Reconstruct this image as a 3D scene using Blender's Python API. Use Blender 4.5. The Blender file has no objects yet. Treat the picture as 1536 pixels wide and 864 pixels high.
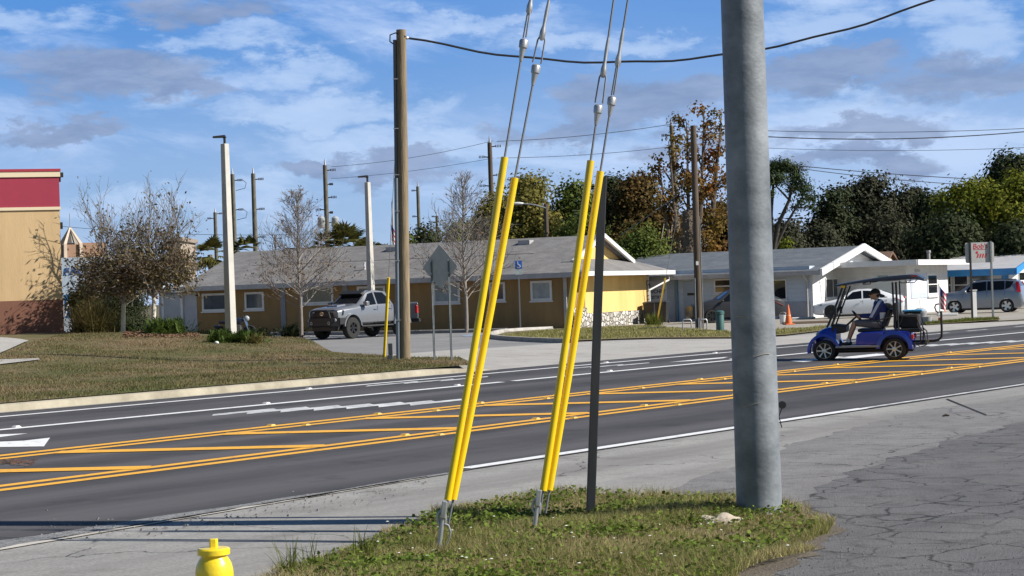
import bpy, bmesh, math, random
import numpy as np
from mathutils import Vector, Matrix
random.seed(7); rng = np.random.default_rng(7)
scn = bpy.context.scene
COL = scn.collection
PI = math.pi
# ------------------------------------------------------------------ camera model
F = 2944.0; CX, CY = 768.0, 432.0
CAMH = 2.05; H0 = 438.0; ROLL = math.atan(0.034)
PITCH = math.atan((CY-H0)/F)          # below 0 : tilted up a little
_f = Vector((0, math.cos(PITCH), -math.sin(PITCH)))
_u = Vector((0, math.sin(PITCH), math.cos(PITCH)))
_r = Vector((1, 0, 0))
RIGHT = _r*math.cos(ROLL) - _u*math.sin(ROLL)
UP = _u*math.cos(ROLL) + _r*math.sin(ROLL)
FWD = _f
EYE = Vector((0, 0, CAMH))
def ray(px, py):
    return FWD + RIGHT*((px-CX)/F) - UP*((py-CY)/F)
def hz(px): return H0 - 0.034*(px-CX)
# road frame : u along the road (to the right, away), d across it (away)
TH = math.atan2(2182.0, F)
RD = Vector((math.sin(TH), math.cos(TH), 0)); ND = Vector((-math.cos(TH), math.sin(TH), 0))
def ud(p): return p[0]*RD.x+p[1]*RD.y, p[0]*ND.x+p[1]*ND.y
def w2(u, d): return Vector((u*RD.x+d*ND.x, u*RD.y+d*ND.y, 0))
def ss(a, b, x):
    t = min(1.0, max(0.0, (x-a)/(b-a))); return t*t*(3-2*t)
def terr(x, y):
    u, d = ud((x, y))
    z = float(np.interp(d, [14.2, 21.2, 25, 28.3, 36], [0, .07, .15, .2, .35]))
    return z - .15*ss(29, 36, d)*ss(66, 82, u)
def lawn(x, y):
    u, d = ud((x, y))
    return terr(x, y) + .125*(1-ss(30, 37, d)) + .02 + .80*ss(33, 52, d)*(1-ss(45, 54, u)) + .03*math.sin(x*.9)*math.sin(y*.6+1)*ss(30,33,d)
def patch(x, y):     # the near grass patch
    return .03 + .035*math.sin(x*2.1+.5)*math.sin(y*1.7)
def P(px, py, zf=terr, off=0.0):
    """first point of the ground met by the ray of a picture position"""
    r = ray(px, py); t0 = 4.0; t = 4.0
    while t < 400:
        q = EYE+r*t
        if q.z <= zf(q.x, q.y)+off: break
        t0 = t; t *= 1.03
    for _ in range(30):
        m = (t0+t)/2; q = EYE+r*m
        if q.z <= zf(q.x, q.y)+off: t = m
        else: t0 = m
    q = EYE+r*t
    return Vector((q.x, q.y, zf(q.x, q.y)+off))
def at(px, py, depth):
    r = ray(px, py); return EYE + r*(depth/r.y)
def gnd(px, depth, zf=terr):
    """ground point seen in column px at the given depth"""
    r = ray(px, hz(px)); q = EYE + r*(depth/r.y); return Vector((q.x, q.y, zf(q.x, q.y)))
cd = bpy.data.cameras.new('camera'); cam = bpy.data.objects.new('camera', cd); COL.objects.link(cam)
cd.sensor_width = 36; cd.lens = F/1536*36; cd.clip_end = 6000; cd.clip_start = .1
M3 = Matrix((RIGHT, UP, -FWD)).transposed()
cam.matrix_world = Matrix.Translation(EYE) @ M3.to_4x4()
scn.camera = cam
# ------------------------------------------------------------------ materials
MATS = {}
def nt(m): return m.node_tree.nodes, m.node_tree.links
def mat(name, col, rough=.6, col2=None, scale=3.0, detail=6, metal=0, spec=.5, bump=0, bscale=None, coat=0, island=0, stretch=None, contrast=(.35,.65), alpha=1, trans=0):
    if name in MATS: return MATS[name]
    m = bpy.data.materials.new(name); m.use_nodes = True
    N, L = nt(m); b = N['Principled BSDF']
    b.inputs['Base Color'].default_value = (*col, 1)
    b.inputs['Roughness'].default_value = rough; b.inputs['Metallic'].default_value = metal
    b.inputs['Specular IOR Level'].default_value = spec
    b.inputs['Coat Weight'].default_value = coat
    tc = N.new('ShaderNodeTexCoord'); mp = N.new('ShaderNodeMapping'); L.new(tc.outputs['Object'], mp.inputs[0])
    if stretch: mp.inputs['Scale'].default_value = stretch
    src = None
    if col2 is not None:
        n = N.new('ShaderNodeTexNoise'); n.inputs['Scale'].default_value = scale; n.inputs['Detail'].default_value = detail; n.inputs['Roughness'].default_value = .62
        L.new(mp.outputs[0], n.inputs['Vector'])
        r = N.new('ShaderNodeMapRange'); r.inputs[1].default_value = contrast[0]; r.inputs[2].default_value = contrast[1]
        L.new(n.outputs['Fac'], r.inputs[0])
        mx = N.new('ShaderNodeMix'); mx.data_type = 'RGBA'
        mx.inputs[6].default_value = (*col, 1); mx.inputs[7].default_value = (*col2, 1)
        L.new(r.outputs[0], mx.inputs[0]); src = mx.outputs[2]
    if island:
        g = N.new('ShaderNodeNewGeometry'); h = N.new('ShaderNodeHueSaturation')
        r2 = N.new('ShaderNodeMapRange'); r2.inputs[3].default_value = 1-island; r2.inputs[4].default_value = 1+island
        L.new(g.outputs['Random Per Island'], r2.inputs[0]); L.new(r2.outputs[0], h.inputs['Value'])
        if src: L.new(src, h.inputs['Color'])
        else: h.inputs['Color'].default_value = (*col, 1)
        src = h.outputs[0]
    if src: L.new(src, b.inputs['Base Color'])
    if bump:
        n2 = N.new('ShaderNodeTexNoise'); n2.inputs['Scale'].default_value = bscale or scale*4; n2.inputs['Detail'].default_value = 5
        L.new(mp.outputs[0], n2.inputs['Vector'])
        bp = N.new('ShaderNodeBump'); bp.inputs['Strength'].default_value = 1; bp.inputs['Distance'].default_value = bump
        L.new(n2.outputs['Fac'], bp.inputs['Height']); L.new(bp.outputs[0], b.inputs['Normal'])
    if trans:
        b.inputs['Transmission Weight'].default_value = trans
    MATS[name] = m
    return m
def leaf(name, c1, c2, isl=.35, scale=.5, tr=.35):
    if name in MATS: return MATS[name]
    m = mat(name, c1, .7, c2, scale, 3, spec=.12, island=isl, contrast=(.3,.7))
    N, L = nt(m); b = N['Principled BSDF']; out = N['Material Output']
    tl = N.new('ShaderNodeBsdfTranslucent'); mx = N.new('ShaderNodeMixShader'); mx.inputs[0].default_value = tr
    src = b.inputs['Base Color'].links[0].from_socket
    L.new(src, tl.inputs[0]); L.new(b.outputs[0], mx.inputs[1]); L.new(tl.outputs[0], mx.inputs[2]); L.new(mx.outputs[0], out.inputs[0])
    return m
# ------------------------------------------------------------------ mesh builder
class MB:
    def __init__(s): s.v = []; s.f = []
    def add(s, vs, fs):
        o = len(s.v); s.v.extend([tuple(v) for v in vs]); s.f.extend([tuple(i+o for i in f) for f in fs]); return s
    def box(s, x0, x1, y0, y1, z0, z1):
        vs = [(x,y,z) for z in (z0,z1) for y in (y0,y1) for x in (x0,x1)]
        return s.add(vs, [(0,2,3,1),(4,5,7,6),(0,1,5,4),(2,6,7,3),(0,4,6,2),(1,3,7,5)])
    def hexa(s, b, t):
        """b, t : four corners each, same winding"""
        return s.add(list(b)+list(t), [(3,2,1,0),(4,5,6,7),(0,1,5,4),(1,2,6,5),(2,3,7,6),(3,0,4,7)])
    def tube(s, pts, rad, n=8, cap=True):
        pts = [Vector(p) for p in pts]
        if not hasattr(rad, '__len__'): rad = [rad]*len(pts)
        o = len(s.v); pref = None
        for i, p in enumerate(pts):
            a = pts[max(0,i-1)]; b = pts[min(len(pts)-1,i+1)]
            t = (b-a); t = t.normalized() if t.length > 1e-9 else Vector((0,0,1))
            if pref is None: pref = t.orthogonal().normalized()
            e = pref - t*pref.dot(t)
            e = e.normalized() if e.length > 1e-6 else t.orthogonal().normalized()
            pref = e; g = t.cross(e)
            for k in range(n):
                an = 2*PI*k/n; s.v.append(tuple(p+(e*math.cos(an)+g*math.sin(an))*rad[i]))
        for i in range(len(pts)-1):
            for k in range(n):
                k2 = (k+1)%n
                s.f.append((o+i*n+k, o+i*n+k2, o+(i+1)*n+k2, o+(i+1)*n+k))
        if cap:
            s.f.append(tuple(o+k for k in reversed(range(n)))); e = o+(len(pts)-1)*n
            s.f.append(tuple(e+k for k in range(n)))
        return s
    def lathe(s, prof, n=24, axis='z', c=(0,0,0), caps=True):
        """prof: list of (r, h)"""
        o = len(s.v)
        for r, h in prof:
            for k in range(n):
                a = 2*PI*k/n; x, y = r*math.cos(a), r*math.sin(a)
                p = (x,y,h) if axis == 'z' else ((x,h,y) if axis == 'y' else (h,x,y))
                s.v.append((p[0]+c[0],p[1]+c[1],p[2]+c[2]))
        for i in range(len(prof)-1):
            for k in range(n):
                k2 = (k+1)%n; s.f.append((o+i*n+k,o+i*n+k2,o+(i+1)*n+k2,o+(i+1)*n+k))
        if not caps: return s
        s.f.append(tuple(o+k for k in reversed(range(n)))); e = o+(len(prof)-1)*n
        s.f.append(tuple(e+k for k in range(n)))
        return s
    def prism(s, poly, d0, d1, plane='xz'):
        """polygon in plane extruded along the remaining axis from d0 to d1"""
        def q(a, b, d): return (a,d,b) if plane == 'xz' else ((d,a,b) if plane == 'yz' else (a,b,d))
        n = len(poly); o = len(s.v)
        s.v.extend([q(a,b,d0) for a,b in poly]+[q(a,b,d1) for a,b in poly])
        s.f.append(tuple(o+i for i in range(n))); s.f.append(tuple(o+n+i for i in reversed(range(n))))
        for i in range(n):
            j = (i+1)%n; s.f.append((o+i,o+n+i,o+n+j,o+j))
        return s
    def ball(s, c, r, n=10, sc=(1,1,1)):
        prof = [(max(1e-4,math.sin(PI*i/n)), -math.cos(PI*i/n)) for i in range(n+1)]
        o = len(s.v); s.lathe(prof, max(8,n+2))
        for i in range(o, len(s.v)):
            x,y,z = s.v[i]; s.v[i] = (c[0]+x*r*sc[0], c[1]+y*r*sc[1], c[2]+z*r*sc[2])
        return s
    def rot(s, axis, ang, c=(0,0,0), start=0):
        R = Matrix.Rotation(ang, 3, axis); c = Vector(c)
        for i in range(start, len(s.v)): s.v[i] = tuple(R@(Vector(s.v[i])-c)+c)
        return s
    def move(s, t, start=0):
        for i in range(start, len(s.v)): s.v[i] = tuple(Vector(s.v[i])+Vector(t))
        return s
    def build(s, name, m, parent=None, smooth=False, bevel=0, ang=40, recalc=True):
        me = bpy.data.meshes.new(name); me.from_pydata(s.v, [], s.f)
        if recalc:
            bm = bmesh.new(); bm.from_mesh(me); bmesh.ops.recalc_face_normals(bm, faces=bm.faces); bm.to_mesh(me); bm.free()
        if m: me.materials.append(m)
        o = bpy.data.objects.new(name, me); COL.objects.link(o)
        if parent: o.parent = parent
        if smooth:
            me.polygons.foreach_set('use_smooth', [True]*len(me.polygons)); me.set_sharp_from_angle(angle=math.radians(ang))
        if bevel:
            b = o.modifiers.new('bevel', 'BEVEL'); b.width = bevel; b.segments = 2; b.limit_method = 'ANGLE'
        return o
def npmesh(name, V, Fc, m, parent=None):
    """fast quads/tris from numpy arrays"""
    me = bpy.data.meshes.new(name); k = Fc.shape[1]
    me.vertices.add(len(V)); me.vertices.foreach_set('co', np.asarray(V, dtype=np.float32).ravel())
    me.loops.add(Fc.size); me.loops.foreach_set('vertex_index', Fc.astype(np.int32).ravel())
    me.polygons.add(len(Fc)); me.polygons.foreach_set('loop_start', np.arange(0, Fc.size, k, dtype=np.int32))
    me.update(calc_edges=True); me.validate()
    for x in (m if isinstance(m, list) else [m]): me.materials.append(x)
    o = bpy.data.objects.new(name, me); COL.objects.link(o)
    if parent: o.parent = parent
    return o
def tag(o, label=None, cat=None, group=None, kind=None):
    if label: o['label'] = label
    if cat: o['category'] = cat
    if group: o['group'] = group
    if kind: o['kind'] = kind
    return o
def thing(name, label, cat, loc, rz=0, group=None):
    o = bpy.data.objects.new(name, None); COL.objects.link(o); o.location = loc; o.rotation_euler = (0,0,rz); o.empty_display_size = .3
    return tag(o, label, cat, group)
def copy_tree(o, parent=None):
    c = o.copy(); COL.objects.link(c)
    if parent: c.parent = parent
    for ch in list(o.children): copy_tree(ch, c)
    return c
def remesh(o, vox, smooth=6):
    """turn o's overlapping shapes into one continuous surface"""
    r = o.modifiers.new('r', 'REMESH'); r.mode = 'VOXEL'; r.voxel_size = vox
    if smooth:
        sm = o.modifiers.new('s', 'SMOOTH'); sm.iterations = smooth; sm.factor = .5
    bpy.context.view_layer.update()
    dg = bpy.context.evaluated_depsgraph_get()
    me = bpy.data.meshes.new_from_object(o.evaluated_get(dg)); o.modifiers.clear(); o.data = me
    me.polygons.foreach_set('use_smooth', [True]*len(me.polygons)); return o
def cut(o, cutter):
    b = o.modifiers.new('b', 'BOOLEAN'); b.operation = 'DIFFERENCE'; b.object = cutter; b.solver = 'EXACT'
    bpy.context.view_layer.update()
    dg = bpy.context.evaluated_depsgraph_get()
    me = bpy.data.meshes.new_from_object(o.evaluated_get(dg)); o.modifiers.clear(); o.data = me
    me.set_sharp_from_angle(angle=math.radians(35))
    bpy.data.objects.remove(cutter)
    return o
def text(name, body, size, m, parent, loc, rot, extrude=.004, align='CENTER', bold=0, shear=0, sx=1, spacing=1):
    c = bpy.data.curves.new(name, 'FONT'); c.body = body; c.size = size; c.extrude = extrude; c.align_x = align; c.align_y = 'CENTER'
    c.offset = bold; c.shear = shear; c.space_character = spacing
    t = bpy.data.objects.new(name, c); COL.objects.link(t); bpy.context.view_layer.update()
    me = bpy.data.meshes.new_from_object(t.evaluated_get(bpy.context.evaluated_depsgraph_get()))
    bpy.data.objects.remove(t); me.materials.clear(); me.materials.append(m)
    o = bpy.data.objects.new(name, me); COL.objects.link(o); o.parent = parent; o.location = loc; o.rotation_euler = rot; o.scale = (sx,1,1)
    return o
# terrain following sheet from a polygon of world points
def sheet(name, poly, off, m, zf=terr, kind='structure', fine=0, dl=None, ul=None):
    bm = bmesh.new()
    vs = [bm.verts.new((p[0], p[1], 0)) for p in poly]; bm.faces.new(vs)
    U = [ud(p)[0] for p in poly]; D = [ud(p)[1] for p in poly]
    dls = dl if dl is not None else [14.2,16,18,21.2,23,25,26.5,28.3,30,32,34,36]
    uls = ul if ul is not None else [66,68,70,72,74,76,78,80,82]
    if fine:
        dls = list(np.arange(math.floor(min(D)), max(D), fine)); uls = list(np.arange(math.floor(min(U)), max(U), fine))
    elif max(D) < 28: uls = []
    for d in dls:
        if min(D) < d < max(D):
            bmesh.ops.bisect_plane(bm, geom=bm.verts[:]+bm.edges[:]+bm.faces[:], plane_co=ND*d, plane_no=ND)
    for u in uls:
        if min(U) < u < max(U):
            bmesh.ops.bisect_plane(bm, geom=bm.verts[:]+bm.edges[:]+bm.faces[:], plane_co=RD*u, plane_no=RD)
    bmesh.ops.triangulate(bm, faces=bm.faces[:])
    for v in bm.verts: v.co.z = zf(v.co.x, v.co.y)+off
    bmesh.ops.recalc_face_normals(bm, faces=bm.faces[:])
    for f in bm.faces:
        if f.normal.z < 0: f.normal_flip()
    me = bpy.data.meshes.new(name); bm.to_mesh(me); bm.free(); me.materials.append(m)
    if fine: me.polygons.foreach_set('use_smooth', [True]*len(me.polygons))
    o = bpy.data.objects.new(name, me); COL.objects.link(o)
    if kind: o['kind'] = kind
    return o
def ragged(poly, amp, step, seed=1):
    r = random.Random(seed); out = []
    n = len(poly)
    for i in range(n):
        a = Vector((poly[i][0], poly[i][1], 0)); b = Vector((poly[(i+1)%n][0], poly[(i+1)%n][1], 0)); L_ = (b-a).length
        m = max(1, min(60, int(L_/step))); t = (b-a)/max(L_,1e-6); nn = Vector((-t.y, t.x, 0))
        for k in range(m):
            out.append(a.lerp(b, k/m)+(nn*r.uniform(-amp, amp) if k else Vector((0,0,0))))
    return out
def W(*pts, zf=terr): return [P(a, b, zf) for a, b in pts]
def band(d0, d1, u0, u1): return [w2(u0,d0), w2(u1,d0), w2(u1,d1), w2(u0,d1)]
# ------------------------------------------------------------------ daylight
SUN_AZ = math.radians(102)      # from +Y (the view direction) clockwise to the right
SUN_EL = math.radians(37)
wd = bpy.data.worlds.new('World'); scn.world = wd; wd.use_nodes = True
N, L = wd.node_tree.nodes, wd.node_tree.links
bg = N['Background']; bg.inputs[1].default_value = .056
sky = N.new('ShaderNodeTexSky'); sky.sky_type = 'NISHITA'; sky.sun_disc = False
sky.sun_elevation = SUN_EL; sky.sun_rotation = SUN_AZ; sky.air_density = 1.0; sky.dust_density = .25; sky.ozone_density = 2.2; sky.altitude = 0
def math_(op, a, b=None, c=None, clamp=False):
    n = N.new('ShaderNodeMath'); n.operation = op; n.use_clamp = clamp
    for i, x in enumerate((a, b, c)):
        if x is None: continue
        if isinstance(x, (int, float)): n.inputs[i].default_value = x
        else: L.new(x, n.inputs[i])
    return n.outputs[0]
def maprange(x, a, b, c=0, d=1, smooth=True):
    n = N.new('ShaderNodeMapRange'); n.interpolation_type = 'SMOOTHSTEP' if smooth else 'LINEAR'
    for i, q in enumerate((a, b, c, d)): n.inputs[i+1].default_value = q
    L.new(x, n.inputs[0]); return n.outputs[0]
def mixc(f, a, b):
    n = N.new('ShaderNodeMix'); n.data_type = 'RGBA'
    if isinstance(f, (int, float)): n.inputs[0].default_value = f
    else: L.new(f, n.inputs[0])
    for i, x in ((6, a), (7, b)):
        if isinstance(x, tuple): n.inputs[i].default_value = (*x, 1)
        else: L.new(x, n.inputs[i])
    return n.outputs[2]
tc = N.new('ShaderNodeTexCoord'); sep = N.new('ShaderNodeSeparateXYZ'); L.new(tc.outputs['Generated'], sep.inputs[0])
az = math_('ARCTAN2', sep.outputs[0], sep.outputs[1]); el = math_('ARCSINE', sep.outputs[2])
def comb(x, y, z=0.0):
    n = N.new('ShaderNodeCombineXYZ')
    for i, q in enumerate((x, y, z)):
        if isinstance(q, (int, float)): n.inputs[i].default_value = q
        else: L.new(q, n.inputs[i])
    return n.outputs[0]
def noise(v, sc, det=7, rough=.55, dist=0.0):
    n = N.new('ShaderNodeTexNoise'); n.inputs['Scale'].default_value = sc; n.inputs['Detail'].default_value = det
    n.inputs['Roughness'].default_value = rough; n.inputs['Distortion'].default_value = dist
    L.new(v, n.inputs['Vector']); return n.outputs['Fac']
# saturate the clear sky a little towards the photograph's deep blue
hs = N.new('ShaderNodeHueSaturation'); hs.inputs['Saturation'].default_value = 1.25; hs.inputs['Value'].default_value = 1.0
L.new(sky.outputs[0], hs.inputs['Color'])
# deeper blue with height
deep = maprange(el, -.02, .17)
clear = mixc(deep, (4.5, 6.9, 10.8), (.92, 3.5, 9.7))
# blend of the physical sky and its cleaned up tint
clear = mixc(.75, hs.outputs[0], clear)
lim = math_('MULTIPLY', el, 1.0)
v1 = comb(math_('MULTIPLY', az, 1.0), math_('MULTIPLY', math_('ADD', el, math_('MULTIPLY', az, .12)), 3.3), .37)
v2 = comb(math_('MULTIPLY', az, 1.0), math_('MULTIPLY', el, 2.3), 4.2)
warp = noise(v2, 9, 5, .6)
wisp = noise(v1, 7.5, 10, .62, .5)
wm = maprange(wisp, .47, .68)
lowveil = maprange(el, .13, .0, 0, .66)
azr = maprange(az, -.22, .26, 0, .24)
cirrus = math_('MINIMUM', math_('ADD', math_('MULTIPLY', wm, .72), math_('MULTIPLY', math_('ADD', lowveil, azr), maprange(noise(v2, 5, 6), .25, .65))), .95)
c1 = mixc(math_('MULTIPLY', cirrus, .75), clear, (6.7, 8.5, 12.2))
# grey cloud banks : a few broad masses in the sky, ragged by noise
azw = math_('ADD', az, math_('MULTIPLY', math_('SUBTRACT', noise(comb(az, math_('MULTIPLY', el, 2.0), 9.1), 14, 6, .6), .5), .16))
elw = math_('ADD', el, math_('MULTIPLY', math_('SUBTRACT', noise(comb(az, math_('MULTIPLY', el, 2.0), 3.3), 18, 7, .65), .5), .055))
def blob(a, e, ra, re):
    x = math_('DIVIDE', math_('SUBTRACT', azw, a), ra); y = math_('DIVIDE', math_('SUBTRACT', elw, e), re)
    q = math_('ADD', math_('MULTIPLY', x, x), math_('MULTIPLY', y, y))
    return math_('SUBTRACT', 1.0, q, None, True)
def PXB(px, py, rx, ry): return ((px-768)/2944, (438-.034*(px-768)-py)/2944, rx/2944, ry/2944)
def mass(lst):
    tot = None
    for b in lst:
        q = blob(*PXB(*b)); tot = q if tot is None else math_('MAXIMUM', tot, q)
    return tot
rag = noise(comb(az, math_('MULTIPLY', math_('ADD', el, math_('MULTIPLY', az, .05)), 2.8), 1.7), 16, 10, .62, .35)
rag2 = noise(comb(az, math_('MULTIPLY', el, 3.4), 6.7), 30, 8, .6, .2)
white = mass([(60,48,150,42),(330,62,150,34),(420,112,230,30),(700,38,230,24),(480,165,300,34),(640,215,330,40),(880,60,150,26),(1240,40,220,46),(1480,60,160,60),(1330,160,260,40),(1180,205,260,40),(900,215,220,40),(300,295,260,40),(1500,215,160,60)])
wmask = math_('MULTIPLY', maprange(math_('ADD', math_('MULTIPLY', white, .55), math_('ADD', math_('MULTIPLY', math_('SUBTRACT', rag, .5), 1.5), math_('MULTIPLY', math_('SUBTRACT', rag2, .5), .6))), .12, .62), .62)
c1b = mixc(wmask, c1, (6.9, 8.8, 12.0))
tot = mass([(170,118,190,44),(300,140,150,30),(95,196,110,24),(330,14,150,34),(1010,150,200,46),(880,185,130,22),(1250,112,150,34),(1450,120,150,46),(1340,190,160,30),(1100,210,150,26),(630,245,160,28),(1300,240,180,26),(470,252,110,20)])
gm = math_('MULTIPLY', maprange(math_('ADD', math_('MULTIPLY', tot, .85), math_('ADD', math_('MULTIPLY', math_('SUBTRACT', rag, .5), 1.1), math_('MULTIPLY', math_('SUBTRACT', rag2, .5), .8))), .14, .74), .82)
greyc = mixc(maprange(rag2, .3, .7), (2.7, 3.7, 6.0), (3.9, 5.0, 7.5))
c2 = mixc(gm, c1b, greyc)
# overhead and behind the camera : plain physical sky
front = math_('MULTIPLY', maprange(el, .5, .25), maprange(sep.outputs[1], -.1, .3))
fin = mixc(front, hs.outputs[0], c2)
L.new(fin, bg.inputs[0])
sl = bpy.data.lights.new('sun', 'SUN'); sl.energy = 5.0; sl.angle = math.radians(.5); sl.color = (1, .95, .86)
so = bpy.data.objects.new('sun', sl); COL.objects.link(so)
sd = Vector((math.sin(SUN_AZ)*math.cos(SUN_EL), math.cos(SUN_AZ)*math.cos(SUN_EL), math.sin(SUN_EL)))
so.rotation_euler = sd.to_track_quat('Z', 'Y').to_euler(); so.location = (40, -10, 40)
vs = scn.view_settings; vs.view_transform = 'Standard'; vs.look = 'None'; vs.exposure = .55; vs.gamma = 1; vs.use_curve_mapping = False
scn.cycles.use_denoising = True
# ------------------------------------------------------------------ ground materials
def ground_mat(name, c1, c2, c3, s1, s2, rough=.9, bump=.01, fine=None, cracks=0, crackcol=(.02,.02,.02), crackscale=1.2, tracks=None, joint=None, lanes=False):
    m = bpy.data.materials.new(name); m.use_nodes = True; N, L = nt(m); b = N['Principled BSDF']
    b.inputs['Roughness'].default_value = rough; b.inputs['Specular IOR Level'].default_value = .25
    tc = N.new('ShaderNodeTexCoord'); v = tc.outputs['Object']
    def nz(sc, det=8, ro=.6, vec=v):
        n = N.new('ShaderNodeTexNoise'); n.inputs['Scale'].default_value = sc; n.inputs['Detail'].default_value = det; n.inputs['Roughness'].default_value = ro
        L.new(vec, n.inputs['Vector']); return n.outputs['Fac']
    def mr(x, a, bb, c=0, d=1):
        n = N.new('ShaderNodeMapRange'); [setattr(n.inputs[i+1], 'default_value', q) for i, q in enumerate((a,bb,c,d))]; L.new(x, n.inputs[0]); return n.outputs[0]
    def mix(f, a, bb, mode='MIX'):
        n = N.new('ShaderNodeMix'); n.data_type = 'RGBA'; n.blend_type = mode
        if isinstance(f, float): n.inputs[0].default_value = f
        else: L.new(f, n.inputs[0])
        for i, x in ((6,a),(7,bb)):
            if isinstance(x, tuple): n.inputs[i].default_value = (*x,1)
            else: L.new(x, n.inputs[i])
        return n.outputs[2]
    col = mix(mr(nz(s1), .36, .64), c1, c2)
    col = mix(mr(nz(s2, 6, .7), .5, .72), col, c3)
    if fine:
        col = mix(mr(nz(fine, 2, .5), .3, .7, .0, .45), col, (0.0,0.0,0.0), 'MIX') if False else mix(.6, col, mix(mr(nz(fine, 3, .6), .25, .75), (.35,.35,.35), (1,1,1)), 'MULTIPLY')
        n = N.new('ShaderNodeBrightContrast'); n.inputs[1].default_value = 0; L.new(col, n.inputs[0]); col = n.outputs[0]
    if tracks:     # soft dark wheel tracks and drag streaks that run along the road
        mp = N.new('ShaderNodeMapping'); mp.inputs['Rotation'].default_value = (0,0,-math.atan2(RD.y, RD.x)); L.new(v, mp.inputs[0])
        mp2 = N.new('ShaderNodeMapping'); mp2.inputs['Scale'].default_value = (.05, 1.0, 1); L.new(mp.outputs[0], mp2.inputs[0])
        col = mix(mr(nz(tracks, 5, .6, mp2.outputs[0]), .42, .7), col, c3)
    if lanes:      # polished wheel paths : the lane's own wear, across-road bands broken by noise
        sp_ = N.new('ShaderNodeSeparateXYZ'); L.new(mp.outputs[0], sp_.inputs[0])
        wv = N.new('ShaderNodeMath'); wv.operation = 'MULTIPLY'; wv.inputs[1].default_value = 2*PI/1.8; L.new(sp_.outputs[1], wv.inputs[0])
        sn = N.new('ShaderNodeMath'); sn.operation = 'SINE'; L.new(wv.outputs[0], sn.inputs[0])
        ad = N.new('ShaderNodeMath'); ad.operation = 'MULTIPLY_ADD'; ad.inputs[1].default_value = .10; L.new(sn.outputs[0], ad.inputs[0]); L.new(nz(.9, 8, .65, mp2.outputs[0]), ad.inputs[2])
        col = mix(mr(ad.outputs[0], .42, .66, 0, .75), col, (.105,.10,.104))
        col = mix(mr(nz(.55, 4, .7), .62, .72, 0, .55), col, (.036,.034,.036))
    h = nz(fine or s2*3, 4, .7)
    if cracks:
        dv = N.new('ShaderNodeTexNoise'); dv.inputs['Scale'].default_value = 2.2; dv.inputs['Detail'].default_value = 5; L.new(v, dv.inputs['Vector'])
        av = N.new('ShaderNodeVectorMath'); av.operation = 'MULTIPLY_ADD'; L.new(dv.outputs['Color'], av.inputs[0]); av.inputs[1].default_value = (.5,.5,.5); L.new(v, av.inputs[2])
        vo = N.new('ShaderNodeTexVoronoi'); vo.feature = 'DISTANCE_TO_EDGE'; vo.inputs['Scale'].default_value = crackscale; L.new(av.outputs[0], vo.inputs['Vector'])
        line = mr(vo.outputs['Distance'], 0.0, cracks, 1, 0)
        gate = mr(nz(.7, 3), .38, .52)
        mu = N.new('ShaderNodeMath'); mu.operation = 'MULTIPLY'; L.new(line, mu.inputs[0]); L.new(gate, mu.inputs[1])
        col = mix(mu.outputs[0], col, crackcol)
    L.new(col, b.inputs['Base Color'])
    bp = N.new('ShaderNodeBump'); bp.inputs['Distance'].default_value = bump; L.new(h, bp.inputs['Height']); L.new(bp.outputs[0], b.inputs['Normal'])
    return m
G_soil = ground_mat('soil', (.10,.085,.05), (.13,.11,.055), (.07,.075,.03), .6, 3)
G_lawn = ground_mat('lawn_soil', (.10,.105,.035), (.20,.15,.085), (.075,.09,.025), .33, 1.2, bump=.03, fine=9)
G_patch = ground_mat('patch_soil', (.15,.14,.06), (.24,.19,.11), (.09,.085,.04), 1.2, 4, bump=.03, fine=25)
G_road = ground_mat('asphalt', (.062,.059,.062), (.084,.08,.083), (.046,.044,.047), .3, 1.1, .85, .004, fine=60, tracks=1.3, lanes=True)
G_old = ground_mat('old_asphalt', (.215,.205,.205), (.27,.26,.255), (.155,.15,.15), .9, 3.5, .95, .012, fine=45, cracks=.012, crackscale=.7)
G_dark = ground_mat('worn_asphalt', (.14,.137,.14), (.185,.18,.18), (.095,.092,.093), .8, 2.6, .95, .015, fine=40, cracks=.035, crackscale=1.5)
G_conc = ground_mat('concrete', (.42,.40,.37), (.48,.46,.43), (.34,.32,.295), .35, 1.3, .9, .004, fine=30)
G_apron = ground_mat('apron_concrete', (.31,.30,.285), (.39,.38,.36), (.18,.17,.16), .45, .9, .9, .005, fine=30, cracks=.004, crackscale=.28, tracks=.9)
G_lot = ground_mat('lot_asphalt', (.25,.245,.245), (.29,.285,.28), (.205,.2,.2), .3, 1.1, .9, .004, fine=30)
G_grav = ground_mat('gravel', (.24,.24,.245), (.38,.38,.38), (.06,.06,.062), 9, 16, .95, .03, fine=38)
G_sand = ground_mat('sandy_ground', (.36,.30,.22), (.43,.37,.28), (.22,.18,.11), .4, 1.4, .95, .01, fine=25)
M_white = mat('road_paint_white', (.72,.72,.71), .6, (.26,.25,.25), 7, 12, contrast=(.56,.74))
M_worn = mat('worn_road_paint', (.62,.62,.61), .6, (.22,.22,.22), 3.5, 8, contrast=(.42,.72))
M_yel = mat('road_paint_yellow', (.80,.40,.025), .55, (.34,.20,.05), 7, 12, contrast=(.56,.76))
M_kerb = mat('kerb_concrete', (.40,.36,.275), .9, (.25,.22,.165), 1.6, 9, bump=.01)
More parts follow.
